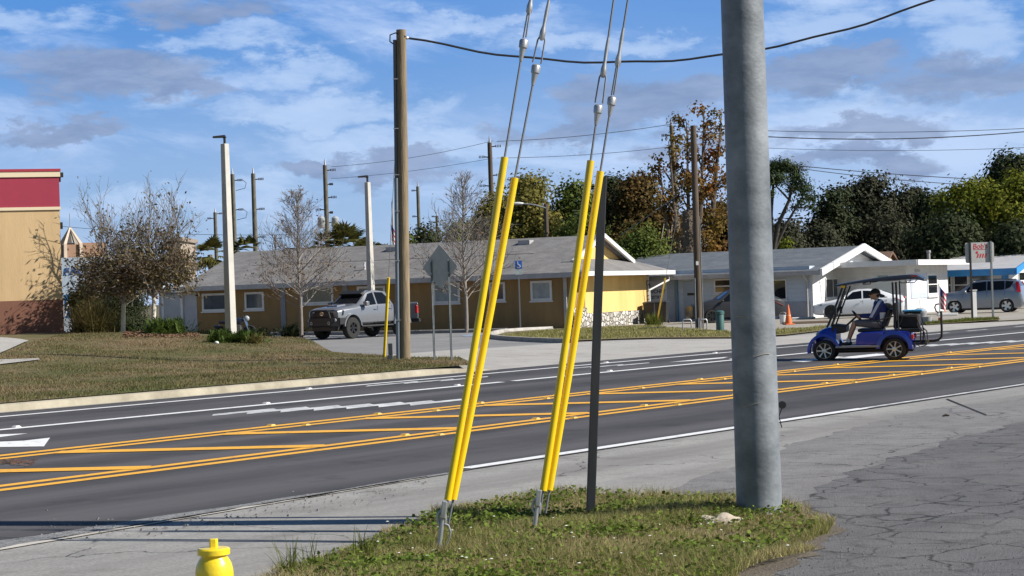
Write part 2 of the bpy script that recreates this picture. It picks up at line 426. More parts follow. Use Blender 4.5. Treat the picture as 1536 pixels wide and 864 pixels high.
# base sheet, reaching the horizon
sheet('ground', [(-2500,-60,0),(2500,-60,0),(2500,4000,0),(-2500,4000,0)], -.03, G_soil)
U0, U1 = -30, 260
SV = 2.05
def dline(s_):          # across-road distance of a line that leaves the vanishing point with slope s_
    lo = 8.0; hi = 60.0
    x = 768; y = 364+s_*(2950-x)
    return ud(P(x, y))[1]
D_edge, D_low, D_up, D_lane, D_bike, D_kerb = [dline(q) for q in (.1505,.1249,.1092,.0952,.0886,.0863)]
print('road D', D_edge, D_low, D_up, D_lane, D_bike, D_kerb)
sheet('road', band(D_edge-.12, D_kerb, U0, U1), 0.0, G_road)
def stripe(name, d, w, u0, u1, m, off=.005): return sheet(name, band(d-w/2, d+w/2, u0, u1), off, m)
def upx(px, d):         # u of the place where column px meets the line at distance d
    lo, hi = -20, 400
    for _ in range(60):
        mid = (lo+hi)/2; p = w2(mid, d)
        x = CX + F*p.x/p.y if p.y > .5 else -9e9
        if x < px: lo = mid
        else: hi = mid
    return (lo+hi)/2
stripe('edge_line_marking', D_edge+.02, .20, upx(690, D_edge), upx(1290, D_edge), M_white)
stripe('edge_line_marking', D_edge+.02, .12, upx(1290, D_edge), 140, M_worn)
for d in (D_low, D_up):
    for k in (-.19, .19): stripe('centre_line_marking', d+k, .19, U0, 200, M_yel)
stripe('lane_line_marking', D_lane, .20, U0, upx(748, D_lane), M_white)
stripe('lane_line_marking', D_lane, .20, upx(765, D_lane), 200, M_white)
stripe('bike_lane_marking', D_bike, .16, U0, upx(1130, D_bike), M_white)
stripe('bike_lane_marking', D_bike, .16, upx(1160, D_bike), upx(1420, D_bike), M_worn)
stripe('bike_lane_marking', D_bike, .16, upx(1448, D_bike), upx(1478, D_bike), M_worn)
stripe('bike_lane_marking', D_bike, .16, upx(1520, D_bike), 160, M_worn)
# hatching of the painted median
for k in range(-5, 42):
    ua = 21.0+3.2*k; a = w2(ua, D_up-.19); b = w2(ua+2.1, D_low+.19)
    t = Vector((b-a)).normalized(); n = Vector((-t.y, t.x, 0))*.21
    sheet('hatch_marking', [a-n, b-n, b+n, a+n], .009, M_yel)
# worn lane legends : long strokes on the asphalt
def strokes(px0, px1, d0, d1, n, wid, m=M_worn, name='lane_legend_marking', skew=.0):
    a, b = upx(px0, (d0+d1)/2), upx(px1, (d0+d1)/2)
    for i in range(n):
        t0 = i/n; t1 = (i+.92)/n
        ua, ub = a+(b-a)*t0*.75, a+(b-a)*(t1*.75+.25)
        dd = d1+(d0-d1)*(i+.5)/n
        sheet(name, [w2(ua,dd-wid), w2(ub-.2,dd-wid), w2(ub,dd+wid), w2(ua+.3,dd+wid)], .005, m)
mid = (D_up+D_lane)/2
strokes(355, 645, mid-.85, mid+1.05, 7, .135)
strokes(1390, 1515, mid-.8, mid+.9, 6, .14)
def arrow(px, d, L_, w, m=M_white, name='lane_arrow_marking'):
    u = upx(px, d)
    pts = [(0,-.07*w),(L_*.62,-.07*w),(L_*.62,-.5*w),(L_,0),(L_*.62,.5*w),(L_*.62,.07*w),(0,.07*w)]
    sheet(name, [w2(u+a, d+b) for a, b in pts], .005, m)
strokes(1196, 1320, mid-.55, mid+.15, 2, .28, M_white, 'lane_arrow_marking')
# turn arrow at the left edge of the picture
sheet('lane_arrow_marking', W((-60,646),(0,652),(42,650.5),(0,656),(-60,658)), .005, M_white)
sheet('lane_arrow_marking', W((-60,664),(0,663),(36,661.5),(75,657),(66,670),(0,671),(-60,672)), .0055, M_white)
bm_ = (D_bike+D_kerb)/2
mm = D_lane+(D_bike-D_lane)*.55
sheet('bike_arrow_marking', W((1003,543.5),(1050,539),(1092,535.5),(1085,537.5),(1040,541.5)), .005, M_white)
strokes(845, 965, mm-.05, mm+.55, 3, .09, M_worn, 'bike_legend_marking')
strokes(548, 725, mm+.2, mm+.75, 3, .09, M_worn, 'bike_legend_marking')
# raised reflectors on the lines
mr_y = mat('reflector_yellow', (.75,.42,.05), .35, (.6,.4,.15), 20)
mr_w = mat('reflector_white', (.75,.74,.72), .35, (.55,.5,.48), 20)
def reflector(u, d, m, label, group):
    b = MB(); b.hexa([(-.06,-.055,0),(.06,-.055,0),(.06,.055,0),(-.06,.055,0)], [(-.03,-.045,.025),(.03,-.045,.025),(.03,.045,.025),(-.03,.045,.025)])
    p = w2(u, d); o = b.build('road_reflector', m); o.location = (p.x, p.y, terr(p.x,p.y)+.005); o.rotation_euler = (0,0,math.atan2(RD.y,RD.x))
    tag(o, label, 'road reflector', group); return o
def refl_row(pxs, d, m, label, group):
    for px in pxs: reflector(upx(px, d), d, m, label, group)
refl_row([400,560,660+55,830,1045,1250,1420], D_up+.24, mr_y, 'small yellow reflector beside the farther double yellow line', 'yellow reflectors along the farther yellow line')
refl_row([452,648,814,957,1080,1185], D_up-.24, mr_y, 'small yellow reflector on the hatched side of the farther yellow line', 'yellow reflectors inside the farther yellow line')
refl_row([600,797,960,1098,1232,1333,1420], D_low+.24, mr_y, 'small yellow reflector on the hatched side of the nearer yellow line', 'yellow reflectors inside the nearer yellow line')
refl_row([652,853,1010,1276,1375,1462], D_low-.24, mr_y, 'small yellow reflector beside the nearer double yellow line', 'yellow reflectors outside the nearer yellow line')
refl_row([18,394,681,910,1094,1230], D_lane+.16, mr_w, 'small white reflector on the white line between the two far lanes', 'white reflectors along the lane line')
refl_row([458,1069,905], D_bike+.1, mr_w, 'small white reflector on the white bike lane line', 'white reflectors along the bike lane line')
# near side : gravel strip, concrete apron, worn asphalt
e0 = D_edge-.12
sheet('gravel_shoulder', ragged([w2(-30,e0), w2(upx(700,e0),e0), *W((640,716),(240,782),(0,822)), w2(-30, ud(P(-100,840))[1])], .05, .3, 7), .002, G_grav)
apron = [*W((-400,886),(0,822),(240,782),(640,716)), w2(upx(700,e0),e0), w2(120,e0), w2(120,2), w2(30,-2), w2(-14,-4)]
sheet('concrete_apron', apron, -.008, G_apron)
sheet('kerb_edge', W((-60,829),(0,821),(240,781),(640,714.5),(640,716.5),(240,784),(0,825),(-60,833.5)), .002, mat('kerb_edge_pale', (.5,.47,.42), .9, (.36,.33,.29), 2))
sheet('worn_asphalt', ragged([*W((1700,608),(1536,632),(1440,655),(1330,690),(1220,730),(1150,790),(1040,880),(980,980)), *[w2(15,-2),w2(90,1)]], .12, .35, 3), -.003, G_dark)
sheet('old_asphalt', ragged(W((1900,560),(1536,597),(1400,612),(1280,640),(1180,668),(1100,700),(1000,735),(1140,835),(1250,790),(1350,730),(1450,690),(1540,665),(1720,640)), .10, .4, 5), -.0055, G_old)
# saw cut in the apron
sheet('pavement_joint', W((1419,598.5),(1422,598),(1482,622.4),(1478,622.6)), .001, mat('joint_tar', (.02,.02,.02), .9))
# far side : kerb, sidewalk, driveway, parking lot
uk = upx(738, D_kerb)
def kerbrun(name, pts, w, h, m, zf=terr, taper=True, label=None):
    """kerb following world points, w wide to the left, rounded front"""
    V = []; Fq = []
    sec = [(0,-.05),(0,h*.6),(w*.22,h),(w,h),(w,-.05)]
    n = len(pts)
    for i, p in enumerate(pts):
        t = (pts[min(n-1,i+1)]-pts[max(0,i-1)]); t.z = 0; t.normalize(); q = Vector((-t.y,t.x,0))
        f = 1.0
        if taper and i >= n-3: f = [.75,.4,.06][i-(n-3)]
        for a, b in sec:
            c = p+q*a; V.append((c.x, c.y, zf(p.x,p.y)+(b*f if b > 0 else b)))
    k = len(sec)
    for i in range(n-1):
        for j in range(k-1): Fq.append((i*k+j, i*k+j+1, (i+1)*k+j+1, (i+1)*k+j))
    Fq.append(tuple(range(k))); Fq.append(tuple((n-1)*k+j for j in range(k)))
    b = MB(); b.add(V, Fq); o = b.build(name, m, smooth=True, ang=50); o['kind'] = 'structure'; return o
kp = [w2(u, D_kerb+.02) for u in list(np.arange(U0, uk-2.4, 1.5))+[uk-2.4, uk-1.4, uk-.6, uk]]
kerbrun('kerb', kp, .26, .135, M_kerb)
sheet('gutter', band(D_kerb-.14, D_kerb+.02, U0, uk), .003, mat('gutter_concrete', (.36,.34,.31), .9, (.24,.23,.215), .8, 8))
# lawn
lawn_px = [(-300,580),(-300,470),(0,470)]
lb = [w2(U0, D_kerb+.3), w2(uk-.4, D_kerb+.3), *W((690,540),(640,536.5),(560,533.5),(500,532.5),(440,521),(392,513.5), zf=lambda x,y: terr(x,y)+.05), w2(53,58), w2(40,72), w2(5,72), w2(-30,60)]
LAWN = sheet('lawn_ground', lb, 0.0, G_lawn, zf=lawn, fine=1.0)
# parking lot and pavements
lot = [w2(36,D_kerb+.2), w2(uk,D_kerb+.05), w2(62,D_kerb+.05), w2(70,36), w2(84,44), w2(86,52), w2(64,80), w2(30,80)]
sheet('parking_lot', lot, -.01, G_lot)
walk = [w2(uk-3, D_kerb+.01), w2(220, D_kerb+.01), *W((1700,474),(1395,487),(1260,497),(1175,505),(1100,508),(985,509),(905,511.5),(835,514.8),(744,521.2),(700,523),(617,529.5),(545,534.5),(600,545))]
sheet('sidewalk', walk, -.002, G_conc)
# concrete forecourt of the far buildings
fore = [*W((1008,490),(1110,502),(1175,500),(1260,494),(1340,488),(1700,470)), w2(260,70), w2(100,72), w2(80,62)]
sheet('forecourt', fore, -.006, ground_mat('forecourt_concrete', (.36,.33,.28), (.42,.39,.34), (.27,.24,.19), .3, 1.0, .9, .004, fine=25))
G_strip = ground_mat('strip_soil', (.19,.15,.075), (.25,.20,.11), (.13,.125,.05), .7, 2.2, .95, .03, fine=18)
ISL = W((742,505),(757,499.5),(800,496),(868,493),(985,488.5),(1003,492),(1100,499),(1260,489),(1262,494),(1180,503.5),(1100,507.5),(985,508),(905,510.5),(858,512.5),(800,510.5),(752,508))
sheet('verge', ISL, .035, G_strip)
ik = W((866,514),(840,513.6),(800,512),(765,509.8),(746,507.8),(738,505),(744,501.5),(757,498.5),(790,496),(830,494.3))
kerbrun('island_kerb', ik, .18, .14, mat('island_kerb_concrete', (.42,.40,.36), .9, (.3,.28,.25), 2), taper=False)
bk = W((405,503),(520,502.3),(640,500),(757,497.5))
kerbrun('lot_kerb', bk, .25, .15, mat('lot_kerb_concrete', (.25,.24,.23), .9, (.19,.18,.17), 2), taper=False)
sheet('right_verge', W((1385,485.5),(1450,479.5),(1500,478),(1500,480.5),(1450,484),(1390,488)), .03, G_strip)
sheet('driveway', [P(-200,500,lawn),P(0,508,lawn),P(43,513,lawn),P(0,532,lawn),P(-200,560,lawn)], .05, G_conc, zf=lawn, fine=1.0)
sheet('lawn_path', [P(-200,549,lawn),P(0,541,lawn),P(58,539,lawn),P(60,541,lawn),P(0,548,lawn),P(-200,560,lawn)], .035, G_conc, zf=lawn, fine=1.0)
sheet('accessible_bay_marking', W((690,503),(730,499.5),(738,501.5),(700,505)), -.003, mat('bay_blue', (.22,.30,.45), .7, (.25,.26,.28), 2, 6))
# ------------------------------------------------------------------ near things : steel pole, guys, post, hydrant
M_galv = mat('galvanised_steel', (.12,.135,.15), .6, (.27,.29,.315), 2.7, 10, metal=.2, stretch=(.75,.75,.95), bump=.003, bscale=30, contrast=(.36,.64))
M_galv2 = mat('galvanised_fitting', (.48,.48,.49), .42, (.36,.36,.37), 20, metal=.6)
M_strand = mat('steel_strand', (.22,.225,.24), .5, metal=.5)
M_guard = mat('yellow_guard_plastic', (.80,.545,.006), .38, (.46,.33,.07), 4, 11, stretch=(1,1,.2), contrast=(.5,.78))
M_black = mat('black_plastic', (.012,.012,.013), .5)
M_rust = mat('rusty_steel', (.16,.10,.07), .8, (.28,.22,.18), 9)
pole_base = P(1139.5, 776)
k = F/pole_base.y
t = thing('steel_utility_pole', 'huge galvanised steel pole standing in the near grass, cut by the top of the photo', 'utility pole', pole_base)
b = MB(); HH = 18.0
r0, r1 = .199, .145
zs = [-.2, 0, 1.5, 3, 6, 9, 12, 15, HH]
b.tube([(0,0,z) for z in zs], [r0+(r1-r0)*max(0,z)/HH for z in zs], 48); b.build('shaft', M_galv, t, smooth=True)
b = MB(); b.lathe([(r0+.005,-.05),(r0+.03,-.05),(r0+.03,.04),(r0+.004,.07)], 40); b.build('base_collar', M_galv, t, smooth=True)
b = MB(); b.tube([(0,0,HH),(0,0,HH+.08)], [r1*1.03,r1*.9], 32); b.build('cap', M_galv, t, smooth=True)
b = MB(); rr = lambda z: r0+(r1-r0)*z/HH
b.tube([(rr(z)*.96+.012+.004*math.sin(z*3), .09+.0*z, z) for z in np.arange(.0, 10, .25)], .006, 6); b.build('ground_wire', M_black, t, smooth=True)
b = MB(); zc = (hz(1173)-608)/k+2.05
for a in range(0, 360, 30): pass
b.lathe([(.018,-.012),(.034,-.012),(.034,.012),(.018,.012)], 16, 'y', (rr(zc)+.045, .07, zc)); b.tube([(rr(zc)+.04,.07,zc-.03),(rr(zc)+.012,.07,zc-.1),(rr(zc)+.035,.07,zc-.2)], .005, 5); b.build('wire_clamp', M_black, t, smooth=True)
for i,(z, a) in enumerate([(1.0,-1.9),(1.42,-1.3),(1.75,-2.2)]):
    b = MB(); b.tube([((rr(z)+.004)*math.cos(a+q), (rr(z)+.004)*math.sin(a+q), z+.02*math.sin(q*3+i)) for q in np.arange(-.35,.36,.1)], .0035, 4); b.build('wire_scrap', mat('scrap_wire', (.35,.31,.25), .7), t)
PT = lambda z: pole_base+Vector((-.12,0,z))
def guy(anchor_px, guard_top, top_px, label, insul, gstart=.35, gcol=M_guard, da=0):
    """a down guy from a ground anchor to the steel pole"""
    A = P(*anchor_px)+Vector((da*.5,da,0))
    # height on the pole that the seen line aims at
    dx = guard_top[0]-anchor_px[0]; dy = guard_top[1]-anchor_px[1]
    kx = -dx/dy; tt = (1139-.034*776-26-(guard_top[0]+kx*guard_top[1]))/(kx+.034); py = -tt; B = at(guard_top[0]+kx*guard_top[1]+kx*tt, py, pole_base.y)
    t = thing('guy_wire', label, 'guy wire', A, 0, 'guy wires of the steel pole')
    d = (B-A); Ln = d.length; d.normalize()
    def s_of(py_):          # distance along the wire at which it crosses the picture row
        lo, hi = 0.0, Ln
        for _ in range(50):
            m = (lo+hi)/2; q = A+d*m-EYE; y = CY-F*(q.dot(UP))/q.dot(FWD)
            if y > py_: lo = m
            else: hi = m
        return lo
    gt = s_of(guard_top[1])
    bw = Vector((.6,.8,0))*.018
    b = MB(); b.tube([d*(gstart+(gt-gstart)*q/10)+bw*math.sin(PI*q/10) for q in range(11)], .031, 14); b.build('guard', gcol, t, smooth=True)
    side = d.cross(Vector((0,1,0))).normalized()
    y_link, y_col, y_tip, fx = insul
    sl_, sc_, st_ = s_of(y_link), s_of(y_col), s_of(y_tip)
    b = MB(); b.tube([d*.15, d*st_], .0095, 8); b.tube([d*sl_, d*Ln], .0095, 8); b.build('strand', M_strand, t, smooth=True)
    # twin rods between the thimble and the collar
    wv = (side*math.cos(fx)+Vector((0,1,0))*math.sin(fx))*.036
    b = MB()
    for s_ in (-1,1): b.tube([d*(sc_+.02)+wv*s_, d*(sl_-.05)+wv*s_*.85, d*(sl_+.01)+wv*s_*.2], .0075, 6)
    b.build('twin_rods', M_strand, t, smooth=True)
    def cone(name, segs, m):
        b = MB(); pts = [d*a for a, r in segs]; b.tube(pts, [r for a, r in segs], 14); b.build(name, m, t, smooth=True)
    cone('clevis', [(sl_-.05,.012),(sl_-.02,.026),(sl_+.03,.026),(sl_+.08,.015),(sl_+.2,.017),(sl_+.30,.012)], M_galv2)
    cone('collar', [(sc_-.07,.03),(sc_-.066,.037),(sc_-.01,.040),(sc_,.034),(sc_+.01,.014)], M_galv2)
    cone('end_cone', [(st_,.012),(st_+.02,.016),(sc_-.07,.029)], M_galv2)
    return t, A, d
g1, A1, d1_ = guy((661,813), (757,236), (795,0), 'leftmost guy wire with the highest yellow guard, running up to the steel pole', (14,60,92,1.25))
g2, A2, d2_ = guy((663,813), (769,267), (823,0), 'guy wire with a lower yellow guard just right of the leftmost guy', (52,98,128,.1), da=.05)
g3, A3, d3_ = guy((806,797), (886,241), (916,0), 'guy wire with yellow guard left of the black post, farther from it', (108,158,188,.45))
g4, A4, d4_ = guy((810,797), (898,257), (937,0), 'guy wire with yellow guard close against the black post', (93,146,174,1.35), da=.05)
def anchor(px, py, label, hook):
    p = P(px, py)
    t = thing('guy_anchor', label, 'guy anchor', p)
    dirv = Vector((.16,.02,1)).normalized()
    b = MB(); b.tube([dirv*-.2, dirv*.36], .019, 10); b.build('rod', M_galv2, t, smooth=True)
    b = MB(); b.tube([dirv*.2+Vector((.032*math.sin(a),0,.06-.06*math.cos(a))) for a in np.linspace(0,2*PI,14)], .013, 8); b.build('eye', M_galv2, t, smooth=True)
    if hook:
        b = MB(); b.tube([(.04,0,.22),(.085,0,.2),(.10,0,.15),(.085,0,.08),(.05,0,.03)], .009, 8); b.build('wire_tail', M_galv2, t, smooth=True)
    b = MB(); b.box(-.022,.022,-.02,.02,.26,.40).rot('Y', .16); b.build('clevis_plate', M_galv2, t, bevel=.008)
anchor(658, 826, 'galvanised guy anchor with a bent wire tail at the left edge of the near grass', True)
anchor(800, 806, 'small rusty guy anchor rod in the middle of the near grass', False)
# black post
pp = P(884.5, 772); top = at(903.5, 266, pp.y+.05)
t = thing('black_post', 'dark square metal post with a slanted cut top, beside the yellow guards', 'post', pp)
v_ = top-pp; hw = .0405
b = MB(); b.hexa([(-hw,-hw,-.1),(hw,-hw,-.1),(hw,hw,-.1),(-hw,hw,-.1)], [(v_.x-hw,v_.y-hw,v_.z-.03),(v_.x+hw,v_.y-hw,v_.z+.02),(v_.x+hw,v_.y+hw,v_.z+.02),(v_.x-hw,v_.y+hw,v_.z-.03)])
b.rot('Z', .5, (0,0,0)) if False else None
b.build('tube', mat('black_paint', (.022,.023,.028), .42, (.045,.046,.05), 6, stretch=(1,1,.15)), t, bevel=.006)
# hydrant
hp = gnd(308, 10.75)
M_hyd = mat('hydrant_yellow', (.78,.58,.02), .32, (.66,.47,.015), 7, 6, coat=.3, bump=.002, bscale=50, contrast=(.5,.9))
t = thing('fire_hydrant', 'yellow fire hydrant at the bottom left edge', 'fire hydrant', hp, .35)
ht = (hz(308)-808)/(F/10.75)+2.05
z0 = ht-.76
b = MB(); b.lathe([(.13,z0-.3),(.13,z0+.06),(.098,z0+.075),(.098,z0+.36),(.1,z0+.52),(.103,z0+.545)], 36); b.build('barrel', M_hyd, t, smooth=True)
b = MB(); b.lathe([(.104,z0+.545),(.104,z0+.575),(.101,z0+.60),(.094,z0+.625),(.082,z0+.648),(.072,z0+.662),(.069,z0+.675)], 36); b.build('bonnet', M_hyd, t, smooth=True)
b = MB(); b.lathe([(.07,z0+.672),(.089,z0+.674),(.09,z0+.702),(.082,z0+.71),(.04,z0+.714)], 36); b.build('cap_flange', M_hyd, t, smooth=True, ang=30)
b = MB(); b.lathe([(.026,z0+.70),(.026,z0+.757),(.022,z0+.76)], 5); b.build('operating_nut', M_hyd, t, bevel=.003)
for a in (0, PI/2, PI):
    b = MB(); b.lathe([(.058,.09),(.058,.135),(.07,.138),(.07,.165),(.05,.172),(.02,.175),(.02,.195)], 20, 'y'); b.move((0,0,z0+.43)); b.rot('Z', a+PI); b.build('outlet_cap', M_hyd, t, smooth=True, ang=30)
b = MB()
for i in range(8):
    a = i*PI/4; b.lathe([(.011,z0+.06),(.011,z0+.085)], 6, 'z', (.117*math.cos(a), .117*math.sin(a), 0))
b.build('flange_bolts', M_hyd, t)
# stone in the grass
b = MB(); b.ball((0,0,.03), .2, 10, (1,.6,.38))
for i,v in enumerate(b.v):
    b.v[i] = (v[0]*(1+.18*math.sin(v[1]*31+v[2]*17)), v[1]*(1+.2*math.sin(v[0]*23)), v[2]+.015*math.sin(v[0]*37))
o = b.build('stone', mat('pale_stone', (.50,.42,.33), .9, (.36,.30,.24), 8, bump=.01), smooth=True); o.location = P(1080,790); tag(o, 'pale flat stone lying in the grass before the steel pole', 'stone')
o = MB().tube([(-.05,0,.008),(0,.01,.02),(.05,0,.01)], [.012,.02,.01], 6).build('leaf_litter', mat('dry_leaf', (.05,.04,.03), .9), None); o.location = P(1419,624.5); tag(o, 'small dark dry leaf on the pale concrete apron', 'leaf')
# leaf debris on the road left
b = MB()
for i in range(90):
    q = P(random.uniform(0,56), random.gauss(694.5,2.0)); a = random.uniform(0,6.3); s_ = random.uniform(.02,.05)
    b.add([(q.x+s_*math.cos(a),q.y+s_*math.sin(a)*2,q.z+.012),(q.x-s_*math.sin(a),q.y+s_*math.cos(a),q.z+.03),(q.x-s_,q.y-s_,q.z+.01)], [(0,1,2)])
tag(b.build('leaf_debris', mat('debris', (.09,.045,.03), .9, (.05,.03,.02), 4), recalc=False), 'brown leaf debris on the hatched median', 'leaves', kind='stuff')
# ------------------------------------------------------------------ wooden service pole with riser
M_wood = mat('weathered_wood', (.27,.205,.125), .9, (.15,.115,.075), 5, 8, stretch=(3,3,.25), bump=.01, bscale=14)
M_wood_d = mat('dark_creosote_wood', (.07,.05,.038), .9, (.12,.09,.065), 5, 8, stretch=(3,3,.25), bump=.01, bscale=14)
wp = P(607.5, 539, lawn); kk = F/wp.y
H_ = (hz(601)-45)/kk+CAMH-wp.z
wt = thing('wooden_pole', 'tall plain wooden utility pole with a grey riser pipe on the lawn tip', 'utility pole', wp)
lean = .19
b = MB(); b.tube([(lean*q, 0, H_*q) for q in (-.02,0,.3,.6,.9,1)], [.152,.15,.145,.14,.132,.128], 20); b.build('shaft', M_wood, wt, smooth=True)
b = MB(); b.tube([(-.165+lean*q, -.07, H_*q) for q in (0,.2,.55)], .062, 14); b.build('riser_pipe', mat('riser_grey', (.16,.19,.23), .45, (.2,.23,.27), 3), wt, smooth=True)
b = MB(); b.tube([(-.17+lean*q, -.03, H_*q) for q in (.55,.8,.97)], .045, 10); b.build('riser_conduit', mat('riser_grey2', (.10,.11,.13), .5), wt, smooth=True)
b = MB()
for q in (.12,.3,.45,.56,.7,.85): b.box(-.225+lean*q,-.09+lean*q,-.145,-.135,H_*q-.012,H_*q+.012)
b.build('strap', M_galv2, wt)
b = MB(); b.tube([(-.17+lean*.96,-.03,H_*.955),(-.30+lean,-.05,H_*.965),(-.29+lean,-.05,H_*.985),(-.15+lean,-.1,H_*.99),(.12+lean,-.08,H_*.978)], .018, 7); b.build('service_loop', M_black, wt, smooth=True)
b = MB(); b.lathe([(.03,0),(.05,.03),(.02,.08)], 10, 'x', (lean+.12,0,H_*.975)); b.build('cable_clamp', M_galv2, wt)
wt_top = wp+Vector((lean+.14,0,H_*.975))
def cable(name, pts, r, label, cat='cable', n=5, m=M_black, group=None):
    b = MB(); p0 = Vector(pts[0]); b.tube([Vector(p)-p0 for p in pts], r, n); o = b.build(name, m, smooth=True); o.location = p0; tag(o, label, cat, group); return o
pts = []
for px in np.linspace(612, 1800, 46):
    py = 93.5-.000407*(px-919.6)**2 + 1.2*math.sin(px*.045)*(1 if px < 1500 else 0)
    pts.append(at(px, py, wp.y))
pts[0] = wt_top
cable('overhead_cable', pts, .030, 'thick black cable sagging from the wooden pole across the top of the photo')
b = MB(); b.tube([(0,0,0),(.12,0,-.03)], .03, 6)
# yellow marked guy of the wooden pole
ga = P(576.5, 535, lawn)
t = thing('pole_guy', 'thin guy with a slim yellow guard left of the plain wooden pole', 'guy wire', ga)
v_ = (wp+Vector((lean*.97,0,H_*.97)))-ga
ys = (533-409)/(533-52)
b = MB(); b.tube([v_*.0, v_*ys], .042, 10); b.build('guard', M_guard, t, smooth=True)
b = MB(); b.tube([v_*ys, v_], .008, 5); b.build('strand', M_strand, t, smooth=True)
# small dark pedestal next to it
pb = P(586, 540.5, lawn)
t = thing('marker_post', 'short dark grey marker post at the foot of the wooden pole', 'post', pb)
b = MB(); b.hexa([(-.1,-.07,0),(.05,-.07,0),(.05,.07,0),(-.1,.07,0)], [(-.06,-.06,.14),(.06,-.06,.14),(.06,.06,.14),(-.06,.06,.14)]); b.build('foot', mat('marker_dark', (.045,.05,.06), .6), t, bevel=.01)
b = MB(); b.box(-.055,.06,-.02,.02,.14,.44); b.build('blade', MATS['marker_dark'], t, bevel=.012)
# diamond sign seen from behind
sp = P(665, 540, lawn); ks = F/sp.y
t = thing('diamond_sign', 'grey back of a diamond road sign on two thin posts', 'road sign', sp, math.atan2(ND.y, ND.x))
M_alu = mat('sign_back_aluminium', (.52,.50,.47), .6, (.44,.42,.40), 5, metal=.2)
M_post = mat('sign_post_grey', (.16,.18,.185), .5, (.22,.24,.245), 8, metal=.3)
zc = (hz(665)-400)/ks+CAMH-sp.z; hd = 33.5/ks
b = MB(); r_ = .05
dia = []
for i in range(4):
    a0 = i*PI/2
    for q in (-1,0,1):
        ang = a0+q*.5; dia.append((math.cos(a0)*(hd-r_*1.3)+math.cos(ang)*r_, zc+math.sin(a0)*(hd-r_*1.3)+math.sin(ang)*r_))
b.prism(dia, 0.0, .004); b.build('panel', M_alu, t)
pw = .275
for s_ in (-1,1):
    h_ = (hz(665)-392)/ks+CAMH-sp.z
    b = MB(); b.prism([(s_*pw-.028,.0),(s_*pw+.028,.0),(s_*pw+.028,.012),(s_*pw+.012,.012),(s_*pw+.012,.04),(s_*pw-.012,.04),(s_*pw-.012,.012),(s_*pw-.028,.012)], -.1, h_, 'xy'); b.build('post', M_post, t)
    b = MB(); b.box(s_*pw-.02,s_*pw+.02,.012,.046,zc-.18,zc-.14); b.box(s_*pw-.02,s_*pw+.02,.012,.046,zc+.14,zc+.18); b.build('bolt', M_galv2, t)
# parking lot light poles
M_cpole = mat('painted_concrete_pole', (.52,.50,.46), .8, (.45,.43,.39), 3, 7)
def lot_light(px, depth, topy, w, label, zf):
    p = gnd(px, depth, zf); k = F/depth; h_ = (hz(px-8)-topy)/k+CAMH-p.z
    t = thing('parking_lot_light', label, 'lamp post', p, math.radians(-38), 'square concrete parking lot lamp posts')
    a, c = w*.5, w*.36
    b = MB(); b.hexa([(-a,-a,-.2),(a,-a,-.2),(a,a,-.2),(-a,a,-.2)], [(-c,-c,h_-.28),(c,-c,h_-.28),(c,c,h_-.28),(-c,c,h_-.28)]); b.build('shaft', M_cpole, t, bevel=.015)
    b = MB(); b.tube([(0,0,h_-.3),(0,0,h_-.08)], .045, 10); b.tube([(0,0,h_-.08),(-.1,.06,h_-.05)], .04, 8); b.build('tenon', M_black, t, smooth=True)
    b = MB(); b.hexa([(-.42,-.12,h_-.06),(.06,-.14,h_-.06),(.06,.14,h_-.06),(-.42,.12,h_-.06)], [(-.40,-.1,h_+.0),(.03,-.12,h_+.03),(.03,.12,h_+.03),(-.40,.1,h_+.0)]).rot('Z', math.radians(38)); b.build('lamp_head', mat('lamp_head_dark', (.03,.028,.025), .5), t, bevel=.01)
    return t
lot_light(345, 70, 204, .30, 'nearer square concrete lamp post rising from the low shrubs', lawn)
lot_light(557, 86, 264, .27, 'farther square concrete lamp post behind the silver pickup', terr)
# accessible parking sign
ap = gnd(779, 87); ka = F/ap.y
t = thing('accessible_parking_sign', 'blue wheelchair parking sign on a thin post by the ochre wall', 'sign', ap)
hs_ = (hz(777)-391)/ka+CAMH-ap.z
b = MB(); b.box(-.03,.03,-.02,.02,0,hs_-.05); b.build('post', mat('dim_post', (.16,.17,.18), .5), t)
b = MB(); b.box(-.155,.155,-.03,-.022,hs_-.37,hs_); b.build('panel', mat('sign_blue', (.02,.12,.46), .45), t)
b = MB(); b.box(-.155,.155,-.03,-.022,hs_-.62,hs_-.395); b.build('plate', mat('plate_grey', (.45,.5,.5), .5, (.3,.4,.42), 8), t)
M_symw = mat('symbol_white', (.8,.8,.8), .5)
b = MB(); ci = [(.075*math.cos(a), hs_-.24+.075*math.sin(a)) for a in np.linspace(-2.6,.6,12)]
b.tube([(x-.01,-.036,z) for x,z in ci], .013, 5); b.lathe([(.027,-.038),(.027,-.034)], 10, 'y', (-.035,0,hs_-.06))
b.tube([(-.035,-.036,hs_-.1),(-.02,-.036,hs_-.2),(.05,-.036,hs_-.2),(.085,-.036,hs_-.28)], .014, 5); b.build('wheelchair_symbol', M_symw, t)
